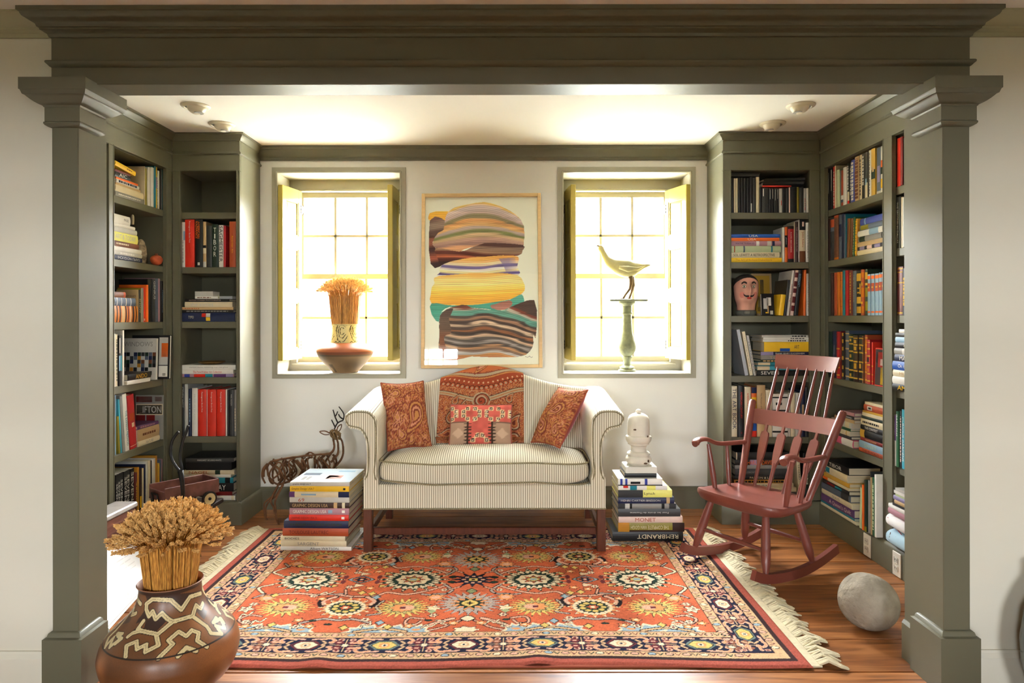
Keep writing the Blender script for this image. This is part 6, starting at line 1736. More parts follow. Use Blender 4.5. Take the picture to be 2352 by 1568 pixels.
lie('NR', 5, [(1682, 1744, 11, 'charcoal', dict(soft=True, d=.2, yaw=0)), (1682, 1746, 11, 'black', dict(soft=True, d=.2, yaw=.0))], z=CH + (HY - 405.5) * 4.17 / F, pile='upper left pair')
lie('NR', 4, [(1680, 1795.5, 27, 'yellow', T('The Art of Richard Diebenkorn', 'ochre', .72, tpos=.44, th=.5)), (1680, 1790, 33, 'cream', T('SOL LEWITT A RETROSPECTIVE', 'black', .86, tpos=.47, th=.5)), (1680, 1794, 39, 'palegreen', dict(bands=((.24, .27, 'slate'), (.8, .83, 'teal'), (.05, .07, 'rust')))), (1680, 1794, 30, 'mauve', T('WAYNE THIEBAUD', 'navy', .38, tpos=.27, th=.28, bands=((.5, .56, 'white'), (.72, .8, 'palegrey'), (.82, .87, 'navy')))), (1680, 1790, 20, 'orange', T('USA', 'white', .2, tpos=.43, th=.6)), (1680, 1792, 22, 'blue', T('USA', 'white', .2, tpos=.45, th=.6))])
up('NR', 4, [(1797, 1802, 523, 'white'), (1802.4, 1809, 522, 'orange', dict(bands=((.42, .76, 'black'),), title='photos', tc='white', tf=.24, tpos=.6)), (1810, 1824, 520, 'crimson', T('RARE RECORDS', 'white', .56, tpos=.55, th=.2, bands=((.92, 1, 'black'), (0, .09, 'black')))), (1824.4, 1826, 510, 'cream'), (1826.4, 1834, 510, 'darkbrown', T('THE LANGUAGE MUSIC', 'mauve', .62, tpos=.56)), (1834.3, 1836, 504, 'white'), (1836.4, 1850.4, 504, 'cream', dict(bands=((.755, 1, 'black'), (.0, .26, 'brown'), (.84, .95, 'palepink', -.2, .5)), title='John Adams', tc='rust', tf=.36, tpos=.53, th=.4)), (1851, 1859.4, 512, 'white', mk('grey', .1, .8, .12))])
up('NR', 3, [(1788, 1799, 677, 'yellow', dict(lean=.13, h=.128, sb=.012, d=.12)), (1801, 1806, 660, 'charcoal', dict(lean=.10, h=.22, d=.2)), (1806.5, 1811.5, 618, 'white', dict(lean=.13, h=.278, title='DREAMS OF THE', tc='rust', tf=.5, th=.5)), (1815, 1822.5, 616, 'palepink', dict(lean=.118, h=.278, bands=((.1, .22, 'maroon'), (.28, .42, 'maroon'), (.5, .6, 'maroon'), (.64, .76, 'maroon'), (.84, .95, 'maroon')))), (1824, 1833, 617, 'black', dict(lean=.105, h=.278, title='AMERICAN', tc='lightblue', tf=.36, tpos=.78, th=.3, title2=('ANTHEM', 'lightblue', .28, .80, .3, False, -.3))), (1845.5, 1850.5, 617, 'orange', dict(lean=.02, h=.280)), (1852.5, 1859, 629, 'palegrey', mk('grey', .1, .8, .15))])
up('NR', 2, [(1711, 1719, 756, 'silver', dict(lean=-.185, h=.285, soft=True, d=.2)), (1722, 1729.5, 760, 'cream', mk('grey', .1, .85, .15, lean=-.18, h=.272, soft=True, d=.2)), (1731, 1736.5, 770, 'palegrey', mk('charcoal', .1, .85, .2, lean=-.18, h=.248, soft=True, d=.2))])
lie('NR', 2, [(1739, 1859, 34, 'black', T('SEVEN', 'white', .34, tpos=.24, th=.62)), (1739, 1858, 24, 'aqua', dict(bands=((.0, .24, 'cream'),))), (1740, 1857, 24, 'teal', dict(bands=((.0, .24, 'cream', -.9, .5),))), (1747, 1858, 16, 'darkgreen', mk('tan', .05, .9, .5)), (1748, 1859, 27, 'grey', T('TOULOUSE', 'tan', .8, th=.6)), (1747, 1858, 21, 'navy', T('FRANK GEHRY GUGGENHEIM', 'white', .6, tpos=.6, th=.45, bands=((0, .26, 'lilac'),))), (1755, 1858, 60, 'yellow', T('ART', 'navy', .11, tpos=.72, th=.65, bands=((.35, .57, 'blue', .3, .95),))), (1752, 1857, 14, 'white', mk('black', .55, .95, .5)), (1753, 1857, 14, 'white', mk('charcoal', .6, .9, .4)), (1750, 1856, 14, 'palegrey', mk('black', .65, .95, .5))])
up('NR', 1, [(1679.6, 1693, 887, 'cream', T('THE ART BOOK', 'navy', .80, tpos=.55, th=.66)), (1695, 1709, 886, 'black', T('AMERICAN CENTURY', 'red', .52, tpos=.62, th=.32, bands=((.06, .1, 'maroon', -.2, .3),))), (1709.6, 1724, 889, 'cream', T('AMERICAN CENTURY', 'red', .52, tpos=.62, th=.3)), (1726, 1738, 890, 'orange', dict(bands=((.88, 1, 'navy'), (.55, .8, 'yellow'), (.12, .28, 'blue'), (0, .12, 'red')))), (1738.5, 1758, 885, 'tan', T('The Museum of Modern Art', 'charcoal', .5, tpos=.6, th=.16)), (1758.5, 1773, 896, 'cream', mk('grey', .3, .8, .12)), (1773.6, 1809, 905, 'white', dict(bands=((.1, .14, 'black'), (.30, .34, 'black', -1, .4), (.44, .47, 'black', -.2, 1), (.60, .63, 'black'), (.74, .8, 'black', -.6, .2), (.9, .93, 'black')))), (1810, 1815.6, 903, 'palegrey'), (1816, 1826, 903, 'cream'), (1827, 1838, 903, 'palegrey', mk('grey', .3, .9, .2)), (1838.6, 1848, 898, 'navy', dict(bands=((.5, .7, 'tan', -.4, .6),))), (1848.6, 1858, 890, 'black')])
lie('NR', 0, [(1686, 1829, 46, 'charcoal', T('PERSONAL BEST', 'white', .5, tpos=.62, th=.5)), (1686, 1828, 26, 'cream', T('LONG MAY SHE WAVE', 'charcoal', .58, tpos=.33, th=.5)), (1685, 1822, 26, 'cream', T('LONG MAY SHE WAVE', 'charcoal', .58, tpos=.33, th=.5)), (1685, 1810, 22, 'ochre', mk('black', .03, .95, .5)), (1686, 1812, 25, 'black', T('PASSION & LINE', 'cream', .44, tpos=.5, th=.5)), (1688, 1814, 42, 'charcoal', T('LEIBOVITZ', 'grey', .2, tpos=.3, th=.25)), (1687, 1815, 22, 'grey'), (1688, 1815, 33, 'black', T('HARLEY DAVIDSON', 'orange', .6, tpos=.52, th=.8, bands=((.27, .42, 'lilac'), (.45, .48, 'palegrey')))), (1690, 1812, 46, 'black', dict(bands=((.0, .02, 'cream'),)))])
up('NR', 0, [(1834, 1842, 1022, 'cream', dict(lean=-.06, h=.33, title='LEGEND', tc='charcoal', tf=.8, th=.5)), (1843.5, 1849, 1040, 'black'), (1849.5, 1857.5, 1062, 'darkgreen', mk('white', .4, .9, .5))])

# ---- right side bookcase
up('RS', 5, [(1899, 1903, 388, 'black', dict(bands=((.4, .9, 'palegrey', -.3, .3),))), (1903.4, 1907.5, 387, 'black', dict(bands=((.45, .95, 'white', -.3, .3),))), (1908, 1914.5, 384, 'red', mk('palepink', .08, .9, .3)), (1915, 1918, 382, 'cream'), (1918.4, 1925, 393, 'palegreen'), (1925.4, 1927.5, 394, 'slate'), (1928, 1934, 394, 'rust', dict(bands=((.18, .3, 'white'), (.1, .18, 'slate')))), (1934.5, 1942.5, 387, 'white'), (1943, 1948, 378, 'black', mk('white', .35, .95, .6, bands=((.08, .3, 'cream'), (0, .08, 'red')))), (1948.4, 1952, 376, 'navy', mk('white', .2, .9, .4)), (1952.4, 1961.5, 370, 'royal', mk('white', .05, .95, .55)), (1962, 1972, 362, 'tan', mk('brown', .05, .95, .8)), (1972.4, 1978, 358, 'cream', mk('charcoal', .1, .9, .4)), (1978.4, 1986.5, 355, 'black', mk('white', .3, .95, .4)), (1987, 1993.5, 352, 'charcoal', dict(bands=((.0, .33, 'cream'), (.28, .42, 'lightblue', -.6, .6)))), (1994, 2001.5, 347, 'white', mk('grey', .05, .95, .25)), (2002, 2011.5, 343, 'gold', dict(bands=((.35, .55, 'darkgreen'), (.5, .6, 'tan', -.5, .6)))), (2012, 2022, 340, 'slate', dict(bands=((.25, .6, 'lilac', -.6, .7), (.0, .06, 'palegrey')))), (2022.5, 2028, 337, 'white', dict(bands=((.1, .3, 'yellow'), (.4, .55, 'darkgreen'), (.55, .7, 'orange'))))])
up('RS', 4, [(1897.5, 1901, 505, 'darkbrown'), (1901.4, 1911, 506, 'slate', dict(bands=((.80, .99, 'rust'), (0, .7, 'charcoal')))), (1911.4, 1922.5, 496, 'brown', dict(bands=((.0, .05, 'amber'), (.94, 1, 'rust')))), (1923, 1930, 495, 'slate', dict(bands=((.5, .78, 'navy'),))), (1930.4, 1936.5, 493, 'navy'), (1937, 1941.5, 494, 'teal', dict(bands=((0, 1, 'slate'),))), (1942, 1947.5, 500, 'ochre', dict(lean=.05, h=.22, bands=((0, 1, 'brown', -.6, 1),))), (1949, 1955.5, 502, 'brown', dict(lean=.06, h=.215)), (1957, 1962, 497, 'green', mk('palegreen', .05, .95, .3, lean=.06, h=.218)), (1963.4, 1968.6, 501, 'ochre', mk('yellow', .05, .95, .6, lean=.05, h=.205))])
lie('RS', 4, [(1970, 2028, 26, 'cream', dict(d=.15)), (1970, 2027.6, 20, 'black', dict(d=.15, bands=((.1, .3, 'lilac'), (.4, .6, 'palepink'), (.7, .92, 'lilac')))), (1971, 2028, 24, 'tan', dict(d=.15)), (1972, 2026, 30, 'grey', dict(d=.15, bands=((.05, .3, 'darkgreen'),))), (1972, 2027, 31, 'white', dict(d=.15, bands=((.48, .85, 'lightblue'),))), (1976, 2027.5, 29, 'slate', dict(d=.15, bands=((.05, .4, 'olive', -.8, .8),))), (1977, 2028, 34, 'royal', dict(d=.15, bands=((.2, .26, 'lightblue'),)))], sb=.025)
up('RS', 3, [(1909, 1914.6, 628, 'darkbrown'), (1915, 1922, 627, 'rust'), (1922.5, 1928.6, 626, 'amber'), (1929, 1935.5, 625, 'amber', dict(bands=((.2, .21, 'rust'), (.8, .81, 'rust')))), (1936, 1941.8, 622, 'teal'), (1942.2, 1949, 622, 'crimson'), (1949.4, 1957, 622, 'maroon', mk('gold', .05, .95, .3)), (1958, 1966, 623, 'slate', mk('grey', .3, .9, .3)), (1966.5, 1976.5, 624, 'black', dict(bands=((.05, .2, 'gold'), (.27, .42, 'gold'), (.48, .72, 'gold', .6, .9), (.5, .53, 'gold', -.5, .5), (.6, .63, 'gold', -.5, .5), (.78, .95, 'gold')))), (1978.5, 1985.6, 620, 'rust', dict(bands=((.05, .2, 'amber'), (.4, .6, 'amber'), (.82, .94, 'amber'), (.25, .3, 'yellow', -.4, .4), (.65, .72, 'gold', -.4, .4)))), (1986, 1992.4, 619, 'darkgreen', dict(bands=((.1, .3, 'olive'), (.4, .6, 'olive'), (.65, .7, 'gold'), (.78, .93, 'gold'))))] + [(a, b, y, 'lightblue', dict(bands=((.06, .10, 'orange'), (.58, .78, 'rust'), (.66, .70, 'gold', -.5, .5), (.88, .96, 'orange')))) for a, b, y in ((1993, 1999.6, 631), (2000.2, 2008, 630), (2008.6, 2016.8, 629), (2017.4, 2024, 627), (2024.4, 2028.4, 626))])
GB = ((.06, .09, 'gold'), (.22, .25, 'gold'), (.42, .45, 'gold'), (.62, .65, 'gold'), (.78, .81, 'gold'), (.93, .95, 'gold'))
up('RS', 2, [(1899, 1905.5, 762, 'darkgreen'), (1907, 1916.6, 761, 'navy', dict(bands=((.5, .7, 'slate', -.5, .5),))), (1917, 1924.6, 762, 'crimson', dict(bands=GB[:4])), (1925, 1928.6, 762, 'darkred'), (1929, 1936.6, 765, 'black', dict(bands=tuple((a, b + .05, c, -.4, .5) for a, b, c in GB))), (1937, 1946.6, 760, 'slate', dict(bands=tuple((a, b, 'tan') for a, b, c in GB))), (1947, 1957.6, 768, 'darkgreen', dict(bands=GB + ((.1, .16, 'gold', -.4, .4), (.5, .57, 'gold', -.4, .4), (.85, .9, 'gold', -.4, .4)))), (1958, 1968.6, 771, 'darkbrown', dict(bands=GB + ((.28, .4, 'gold', -.6, .6), (.68, .76, 'gold', -.6, .6), (.83, .9, 'gold', -.6, .6)))), (1971, 1979.6, 771, 'black', dict(bands=GB + ((.3, .4, 'gold', -.6, .6), (.7, .76, 'gold', -.5, .5)))), (1980, 1983.6, 772, 'brown', dict(bands=GB)), (1984, 1991, 770, 'rust', dict(bands=GB + ((.27, .4, 'amber', -.6, .6), (.66, .9, 'amber', -.6, .6)))), (1991.4, 1999.6, 781, 'crimson', dict(bands=GB + ((.5, .6, 'black', -.6, .6), (.28, .36, 'amber', -.5, .5)))), (2000.4, 2003.5, 787, 'red', dict(bands=GB[:3]))])
lie('RS', 1, [(1898, 1960, 40, 'pink', dict(d=.17, bands=((.55, 1, 'white'),))), (1916, 1954, 18, 'charcoal', dict(d=.15)), (1921, 1952, 28, 'cream', dict(d=.14, bands=((.75, .8, 'gold'),))), (1928, 1953, 16, 'green', dict(d=.14)), (1910, 1956, 34, 'palegrey', dict(d=.16, bands=((.7, .9, 'cream'),))), (1917, 1962, 20, 'tan', dict(d=.16)), (1920, 1961, 20, 'charcoal', dict(d=.16, bands=((.1, .9, 'silver', -.2, .5),))), (1934, 1962, 20, 'mauve', dict(d=.13))], sb=.03, pile='left pile')
lie('RS', 1, [(1974, 2028, 22, 'rust', dict(d=.16, title='THE BUFFALO', tc='maroon', tf=.7, th=.6)), (1974, 2028, 38, 'lightblue', dict(d=.16, title='SWEET', tc='palegreen', tf=.5, th=.5)), (1976, 2028, 20, 'darkred', dict(d=.16, title='MAYFLOWER', tc='tan', tf=.5)), (1976, 2028, 42, 'black', dict(d=.16, bands=((.0, .2, 'gold'),))), (1977, 2028, 26, 'black', dict(d=.16, title='THE CONTEST', tc='white', tf=.6, th=.5)), (1978, 2028, 34, 'cream', mk('black', .1, .85, .3, d=.16)), (1979, 2028, 16, 'darkgreen', dict(d=.16)), (1980, 2028, 18, 'cream', dict(d=.15, soft=True)), (1981, 2028, 12, 'gold', dict(d=.15, soft=True)), (1985, 2028, 34, 'rust', dict(d=.14, bands=((.2, .45, 'palegrey', -.6, .6), (.26, .4, 'black', -.3, .3)))), (1986, 2028, 14, 'cream', dict(d=.13, soft=True))], sb=.03, pile='right pile')
lie('RS', 0, [(1885, 1967, 17, 'cream', dict(d=.2)), (1885, 1962, 12, 'teal', dict(d=.2)), (1887, 1961, 43, 'purple', dict(d=.19, title="A Queen's Quilt", tc='palepink', tf=.66, tpos=.6, th=.6)), (1887, 1958, 29, 'cream', dict(d=.19, title='QUILTS', tc='grey', tf=.5, th=.5)), (1888, 1952, 36, 'slate', dict(d=.18, bands=((.7, .95, 'charcoal'),))), (1889, 1950, 24, 'black', dict(d=.18, bands=((.2, .5, 'darkred', -.5, .5), (.5, .75, 'teal', -.5, .5)))), (1890, 1949, 17, 'cream', dict(d=.18, bands=((.0, .2, 'orange'),))), (1893, 1950, 25, 'gold', dict(d=.17)), (1896, 1947, 42, 'cream', dict(d=.17, bands=((.02, .2, 'teal', -.8, .6),))), (1900, 1948, 42, 'black', dict(d=.18, title='TIBOR', tc='white', tf=.62, tpos=.42, th=.5))], sb=-.034)
up('RS', 0, [(1973, 1980, 1106, 'palegreen', dict(lean=.05, h=.215)), (1983.5, 1989, 1101, 'orange', dict(h=.235)), (1990.6, 1998, 1106, 'darkgreen', dict(bands=((0, .1, 'olive'),))), (1999, 2005.6, 1081, 'grey', dict(h=.27)), (2006, 2009.6, 1088, 'black'), (2010, 2012.6, 1102, 'tan'), (2013, 2021.6, 1103, 'green', mk('palegreen', .1, .9, .5)), (2022, 2027.6, 1097, 'white')], sb=-.034)
# bay beside the right column
up('RB', 5, [(2054, 2065, 325, 'rust', dict(h=.235, bands=((0, 1, 'red'),))), (2065.6, 2072, 320, 'darkred', dict(h=.235)), (2072.6, 2082, 335, 'darkgreen', dict(h=.225))], sb=.02)
up('RB', 4, [(2053, 2061, 455, 'black', T('THE SECOND IN DALLAS', 'white', .8, th=.55, h=.25)), (2061.5, 2064, 455, 'charcoal', dict(h=.25)), (2064.4, 2071, 455, 'cream', dict(h=.245)), (2071.5, 2081, 460, 'white', dict(h=.24, bands=((0, 1, 'green', .3, .5),)))], sb=.02)
up('RB', 3, [(2059, 2072.6, 611, 'maroon', dict(h=.235, bands=((.03, .06, 'gold'), (.66, .68, 'gold'), (.88, .9, 'gold'), (.95, .97, 'gold')))), (2073.4, 2084, 620, 'charcoal', mk('gold', .2, .8, .4, h=.225))], sb=.02)
lie('RB', 2, [(2048, 2130, 32, 'black', dict(d=.18, title='AMERICA', tc='yellow', tf=.75, tpos=.55, th=.7)), (2049, 2126, 36, 'white', dict(d=.18)), (2051, 2124, 32, 'cream', dict(d=.17, title='MUNCH', tc='tan', tf=.6, th=.5)), (2051, 2122, 42, 'blue', dict(d=.17, title='On the Road', tc='white', tf=.6, th=.4)), (2055, 2122, 34, 'navy', dict(d=.17, title='MAKING', tc='white', tf=.6, th=.6)), (2055, 2120, 30, 'grey', dict(d=.16, bands=((.3, .9, 'palegrey'),))), (2057, 2118, 28, 'black', dict(d=.16, title='JOSEPH', tc='cream', tf=.6, th=.4)), (2057, 2116, 26, 'lightblue', dict(d=.16)), (2057, 2116, 20, 'black', dict(d=.16)), (2066, 2114, 18, 'white', dict(d=.15))], sb=.0)
up('RB', 1, [(2049.5, 2054, 962, 'palegrey', dict(h=.25, bands=((.5, 1, 'purple'),), title='WILLERY', tc='lilac', tf=.4, tpos=.74)), (2054.4, 2061, 948, 'green', T('GARDENS', 'white', .4, tpos=.75, th=.5, h=.27)), (2061.5, 2067.5, 943, 'black', mk('palepink', .1, .9, .4, h=.275)), (2068, 2078, 934, 'aqua', T('CURIOUS GARDENS', 'white', .75, th=.5, h=.285)), (2078.5, 2086, 945, 'white', dict(h=.27))], sb=.01)
zb = lie('RB', 0, [(2040, 2110, 26, 'pink', dict(d=.2, bands=((0, 1, 'mauve'),))), (2040, 2110, 22, 'white', dict(d=.2)), (2050, 2108, 12, 'charcoal', dict(d=.18, soft=True)), (2054, 2104, 18, 'tan', dict(d=.17)), (2052, 2106, 20, 'lilac', dict(d=.17)), (2056, 2100, 10, 'palegreen', dict(d=.15, soft=True)), (2052, 2102, 14, 'white', dict(d=.16, soft=True)), (2056, 2100, 14, 'palegrey', dict(d=.15, soft=True))], sb=-.045, z=BASEZ + .1645, pile='cloth pile')
def cloth_roll(u0, u1, z0, h, m, label, prints):
    Fm = FR['RS'] @ Matrix.Translation(((u0 + u1) / 2, -.035, z0))
    r = thing('folded_cloth', label, 'cloth', M=Fm, group='folded cloths beside right column')
    w = (u1 - u0) / 2
    rings = []
    for k in range(9):
        x = -w + 2 * w * k / 8; q = 1 - .06 * abs(2 * k / 8 - 1) ** 3
        rings.append([(x, .10 + (.115 * math.copysign(abs(math.cos(a)) ** .6, math.cos(a))) * q, h / 2 + h / 2 * math.copysign(abs(math.sin(a)) ** .75, math.sin(a)) * q) for a in [2 * math.pi * i / 24 for i in range(24)]])
    MB().loft(rings).build('cloth', m, r, smooth=True)
    for pts, c in prints:
        MB().tube([(x, -.0145 + .004 * abs(zz - h / 2) / h * 8, zz) for x, zz in pts], .0016, 4).build('printed_branch', im(c), r)
cloth_roll(.80, 1.04, BASEZ + .0005, .084, mat('pale_blue_cotton', (176, 204, 216), .9, .1), 'pale blue folded cloth at bottom of bay beside right column', (([(-.085, .07), (-.08, .05), (-.082, .03)], 'brown'), ([(-.03, .02), (-.028, .05), (-.034, .065)], 'slate')))
cloth_roll(.80, 1.04, BASEZ + .085, .079, mat('white_branch_cotton', (232, 230, 226), .9, .1), 'white folded cloth with red branches in bay beside right column', (([(-.10, .055), (-.07, .03), (-.05, .02)], 'crimson'), ([(-.03, .06), (-.035, .03), (-.015, .012), (.0, .0)], 'crimson'), ([(-.035, .03), (-.05, .035)], 'crimson')))

# ---- face-out books and signs on the shelves
def face_out(case, label, u, z, w, h, t, rows, lean, yaw, sb, col, group, titles=(), cat='book', name='book'):
    M = frame(case) @ Matrix.Translation((u, sb, z)) @ Matrix.Rotation(yaw, 4, 'Z') @ Matrix.Rotation(lean, 4, 'X')
    M = Matrix.Translation((0, 0, .0016)) @ M
    r = thing(name, label, cat, M=M, group=group)
    MB().bbox(-w / 2, w / 2, 0, .0025, 0, h, .0008).build('front_cover', bm(col), r)
    MB().box(-w / 2 + .002, w / 2 - .003, .0025, t - .0025, .003, h - .003).build('pages', PAGEW, r)
    MB().bbox(-w / 2, w / 2, t - .0025, t, 0, h, .0008).build('back_cover', bm(col), r)
    for (x0, x1, z0, z1, c) in rows:
        MB().box((x0 - .5) * w, (x1 - .5) * w, -.0006, .0004, z0 * h, z1 * h).build('cover_print', im(c), r)
    for (s, c, xc, zc, ww, hh_) in titles:
        letters(s, ((xc - .5) * w, -.0010, zc * h), (1, 0, 0), (0, 0, 1), ww * w, hh_ * h, im(c), r)
    return r
def u_at(case, x, sb): return u_of(case, x, sb)[0]
r_ = random.Random(4)
mosaic = [(k / 9, k / 9 + .10, .12 + j * .09, .12 + (j + 1) * .09, r_.choice(['black', 'charcoal', 'navy', 'slate', 'palegrey', 'ochre', 'darkgreen', 'brown'])) for k in range(9) for j in range(6)]
face_out('LS', 'grey face-out book titled WINDOWS on fourth shelf of left bookcase', 1.512, shelf_z('LS', 2), .196, .242, .02, mosaic, R(-3), R(-90), .112, 'palegrey', 'books on the fourth shelf of left side bookcase', [('WINDOWS', 'grey', .46, .86, .86, .11)])
face_out('LS', 'black face-out book with orange photograph beside the WINDOWS book', 1.572, shelf_z('LS', 2), .225, .258, .022, [(.72, .95, .32, .95, 'palegrey'), (.78, .95, .5, .82, 'orange'), (.72, .95, .05, .30, 'white'), (.82, .90, .07, .13, 'black')], R(-3), R(-90), .078, 'black', 'books on the fourth shelf of left side bookcase')
sign = face_out('LS', 'weathered red and black metal sign reading IFTON at shelf back', 1.592, shelf_z('LS', 1) + .0, .165, .262, .006, [(0, 1, .02, .30, 'grey'), (.02, .35, .3, .55, 'darkred'), (.4, .7, .34, .55, 'darkred'), (.0, 1, .82, .98, 'grey'), (.03, .6, .84, .97, 'darkred'), (.7, .95, .86, .96, 'maroon'), (.02, .98, .55, .80, 'cream'), (.04, .96, .57, .78, 'black')], R(-.6), R(-90), .0945, 'grey', None, [('IFTON', 'palegrey', .6, .675, .66, .15)], 'sign', 'metal_sign')
face_out('NR', 'tan face-out book with tower picture at back of third shelf', .33, shelf_z('NR', 3), .13, .272, .02, [(.1, .9, .05, .95, 'gold'), (.42, .6, .35, .85, 'slate'), (.3, .72, .2, .45, 'palegrey'), (.26, .76, .1, .22, 'navy')], R(-4), 0, .25, 'tan', 'books on the third shelf of narrow right bookcase')
face_out('NR', 'small black face-out book with dog picture beside the painted bust', u_at('NR', 1766, .03), shelf_z('NR', 3), .082, .135, .016, [(.15, .55, .3, .78, 'palegrey'), (.4, .75, .45, .82, 'white'), (.45, .55, .12, .45, 'tan'), (.3, .55, .1, .16, 'yellow'), (.66, .88, .05, .22, 'palegrey')], R(-4), R(6), .04, 'black', 'books on the third shelf of narrow right bookcase')
face_out('RS', 'glossy picture book with red and yellow figure face-out at shelf end', u_at('RS', 2016, .0) - .010, shelf_z('RS', 2), .092, .195, .012, [(.05, .95, .03, .97, 'darkbrown'), (.3, .8, .5, .9, 'red'), (.55, .85, .55, .72, 'palepink'), (.6, .97, .05, .5, 'yellow'), (.8, .97, .7, .95, 'blue'), (.05, .3, .6, .92, 'grey')], R(-2), 0, .012, 'red', 'books on the fourth shelf of right side bookcase')

# ---- small things on the shelves
def on_shelf(case, x, sb, i, dz=0.):
    return frame(case) @ Vector((u_at(case, x, sb), sb, shelf_z(case, i) + dz))
p = on_shelf('LS', 359.5, .036, 4, .001)
fr_ = thing('dried_pomegranate', 'orange-red dried pomegranate on second shelf of left bookcase', 'fruit', p)
MB().lathe([(.0005, .002), (.012, 0), (.026, .010), (.034, .026), (.033, .040), (.024, .053), (.010, .058), (.0005, .057)], n=24).build('fruit_body', mat('pomegranate_skin', (190, 88, 52), .55, .3, var=.35, vscale=40), fr_, smooth=True)
MB().lathe([(.009, .055), (.007, .062), (.011, .068)], n=7, caps=False).build('calyx', mat('pomegranate_crown', (120, 66, 40), .8), fr_)
p = on_shelf('LS', 324, .12, 4, .001)
sh = thing('shell_ornament', 'mottled tan shell-like ornament behind book pile on second shelf', 'ornament', p)
MB().lathe([(.0005, 0), (.022, 0), (.030, .02), (.033, .06), (.030, .10), (.02, .135), (.008, .15), (.0005, .152)], n=20).build('shell_body', mat('mottled_shell', (186, 166, 130), .6, .3, var=.5, vscale=40, dark=(70, 54, 40)), sh, smooth=True)
p = on_shelf('LS', 305, .09, 4, .2202 + .0)
cd = thing('wooden_peg', 'small pale upright peg on top of the white books, left bookcase', 'peg', p)
MB().lathe([(.0005, 0), (.007, 0), (.008, .02), (.008, .045), (.005, .054), (.0005, .056)], n=14).build('peg', mat('pale_peg', (214, 196, 160), .6), cd, smooth='auto')
p = on_shelf('NL', 486, .11, 2, .0748)
ds = thing('bronze_dish', 'flat bronze dish lying on white books in narrow left bookcase', 'dish', p)
MB().lathe([(.0005, .004), (.05, .004), (.074, .013), (.078, .017), (.08, .015), (.074, .008), (.05, 0), (.0005, 0)], n=32).build('dish', mat('worn_bronze', (140, 106, 58), .4, .5, var=.4, vscale=30, metal=.4), ds, smooth='auto')

# painted head
p = on_shelf('NR', 1713, .11, 3)
hd = thing('folk_art_bust', 'painted papier-mache bust of a man with thin black moustache on third shelf', 'ornament', p)
prof = [(0, .056, .05), (.012, .062, .055), (.03, .062, .055), (.034, .055, .05), (.05, .056, .05), (.075, .060, .052), (.10, .068, .060), (.13, .073, .064), (.16, .076, .066), (.19, .077, .067), (.215, .072, .064), (.235, .060, .054), (.25, .040, .037), (.258, .016, .015)]
ps = spline(prof, 4); zs_ = ps[:, 0]
U = np.linspace(-math.pi, math.pi, 97); Ug, Vg = np.meshgrid(U, np.arange(len(ps)))
rx = ps[:, 1][Vg]; ry = ps[:, 2][Vg]; Zg = ps[:, 0][Vg]
nose = .024 * np.exp(-(Ug / .17) ** 2) * np.exp(-((Zg - .148) / .026) ** 2) + .010 * np.exp(-(Ug / .13) ** 2) * np.exp(-((Zg - .172) / .022) ** 2) + .008 * np.exp(-(Ug / .35) ** 2) * np.exp(-((Zg - .095) / .014) ** 2) - .005 * np.exp(-((np.abs(Ug) - .42) / .2) ** 2) * np.exp(-((Zg - .178) / .014) ** 2)
Ph = np.stack([np.sin(Ug) * (rx + nose * .3), -np.cos(Ug) * (ry + nose), Zg], -1)
cvH = Cv(-math.pi, math.pi, 0, .26, .01, (206, 146, 122))
cvH.y = np.linspace(0, .26, 180); cvH.x = np.linspace(-math.pi, math.pi, 420); cvH.h, cvH.w = 180, 420
cvH.X, cvH.Y = np.meshgrid(cvH.x, cvH.y); cvH.a = np.empty((180, 420, 3)); cvH.a[:] = (206, 150, 128)
cvH.a *= (1 + smooth_noise(180, 420, 30, .06, 3))[..., None]
cvH.a[cvH.Y < .036] = (96, 94, 84)
hair = cvH.Y > .235 - .06 * (np.abs(cvH.X) / 1.6) ** 2 - .12 * (np.abs(cvH.X) > 1.5)
cvH.a[hair] = (54, 48, 44)
for s in (-1, 1):
    cvH.ell(s * .60, .128, .22, .020, (214, 132, 116))
    cvH.line([(s * .20, .200), (s * .42, .207), (s * .62, .198)], .012, (38, 32, 30))
    for r_x, r_y, c in ((.155, .0115, (50, 42, 36)), (.125, .0085, (214, 204, 176)), (.060, .0075, (110, 112, 90)), (.025, .0035, (20, 20, 20))): cvH.ell(s * .40, .180, r_x, r_y, c)
    cvH.line([(s * .05, .120), (s * .25, .119), (s * .42, .126), (s * .47, .134)], .010, (30, 28, 28))
cvH.ell(0, .108, .20, .007, (204, 64, 52)); cvH.line([(-.2, .108), (.2, .108)], .0025, (140, 40, 36))
C = cvH.sample((Ug + math.pi) / (2 * math.pi), np.clip(Zg / .26, 0, 1))
# finer mesh for the painted features
k_f = 4
fi = np.linspace(0, len(ps) - 1, 150); fu = np.linspace(-math.pi, math.pi, 260)
def resample(A):
    B = np.empty((150, A.shape[1])); 
    for j in range(A.shape[1]): B[:, j] = np.interp(fi, np.arange(len(ps)), A[:, j])
    D = np.empty((150, 260))
    for i in range(150): D[i] = np.interp(fu, U, B[i])
    return D
Pf = np.stack([resample(Ph[..., k]) for k in range(3)], -1)
Uf = np.tile(fu, (150, 1))
grid_mesh('painted_face', Pf, cvH.sample((Uf + math.pi) / (2 * math.pi), np.clip(Pf[..., 2] / .26, 0, 1)), vcmat('painted_papier_mache', .7, .25), hd)
MB().lathe([(.0005, 0), (.056, 0), (.062, .012)], n=24).build('base', mat('head_base', (96, 94, 84), .8), hd)
MB().bbox(-.030, .004, -.068, -.056, .010, .030, .004).build('bow_tie', mat('bow_tie_grey', (120, 116, 104), .8), hd)

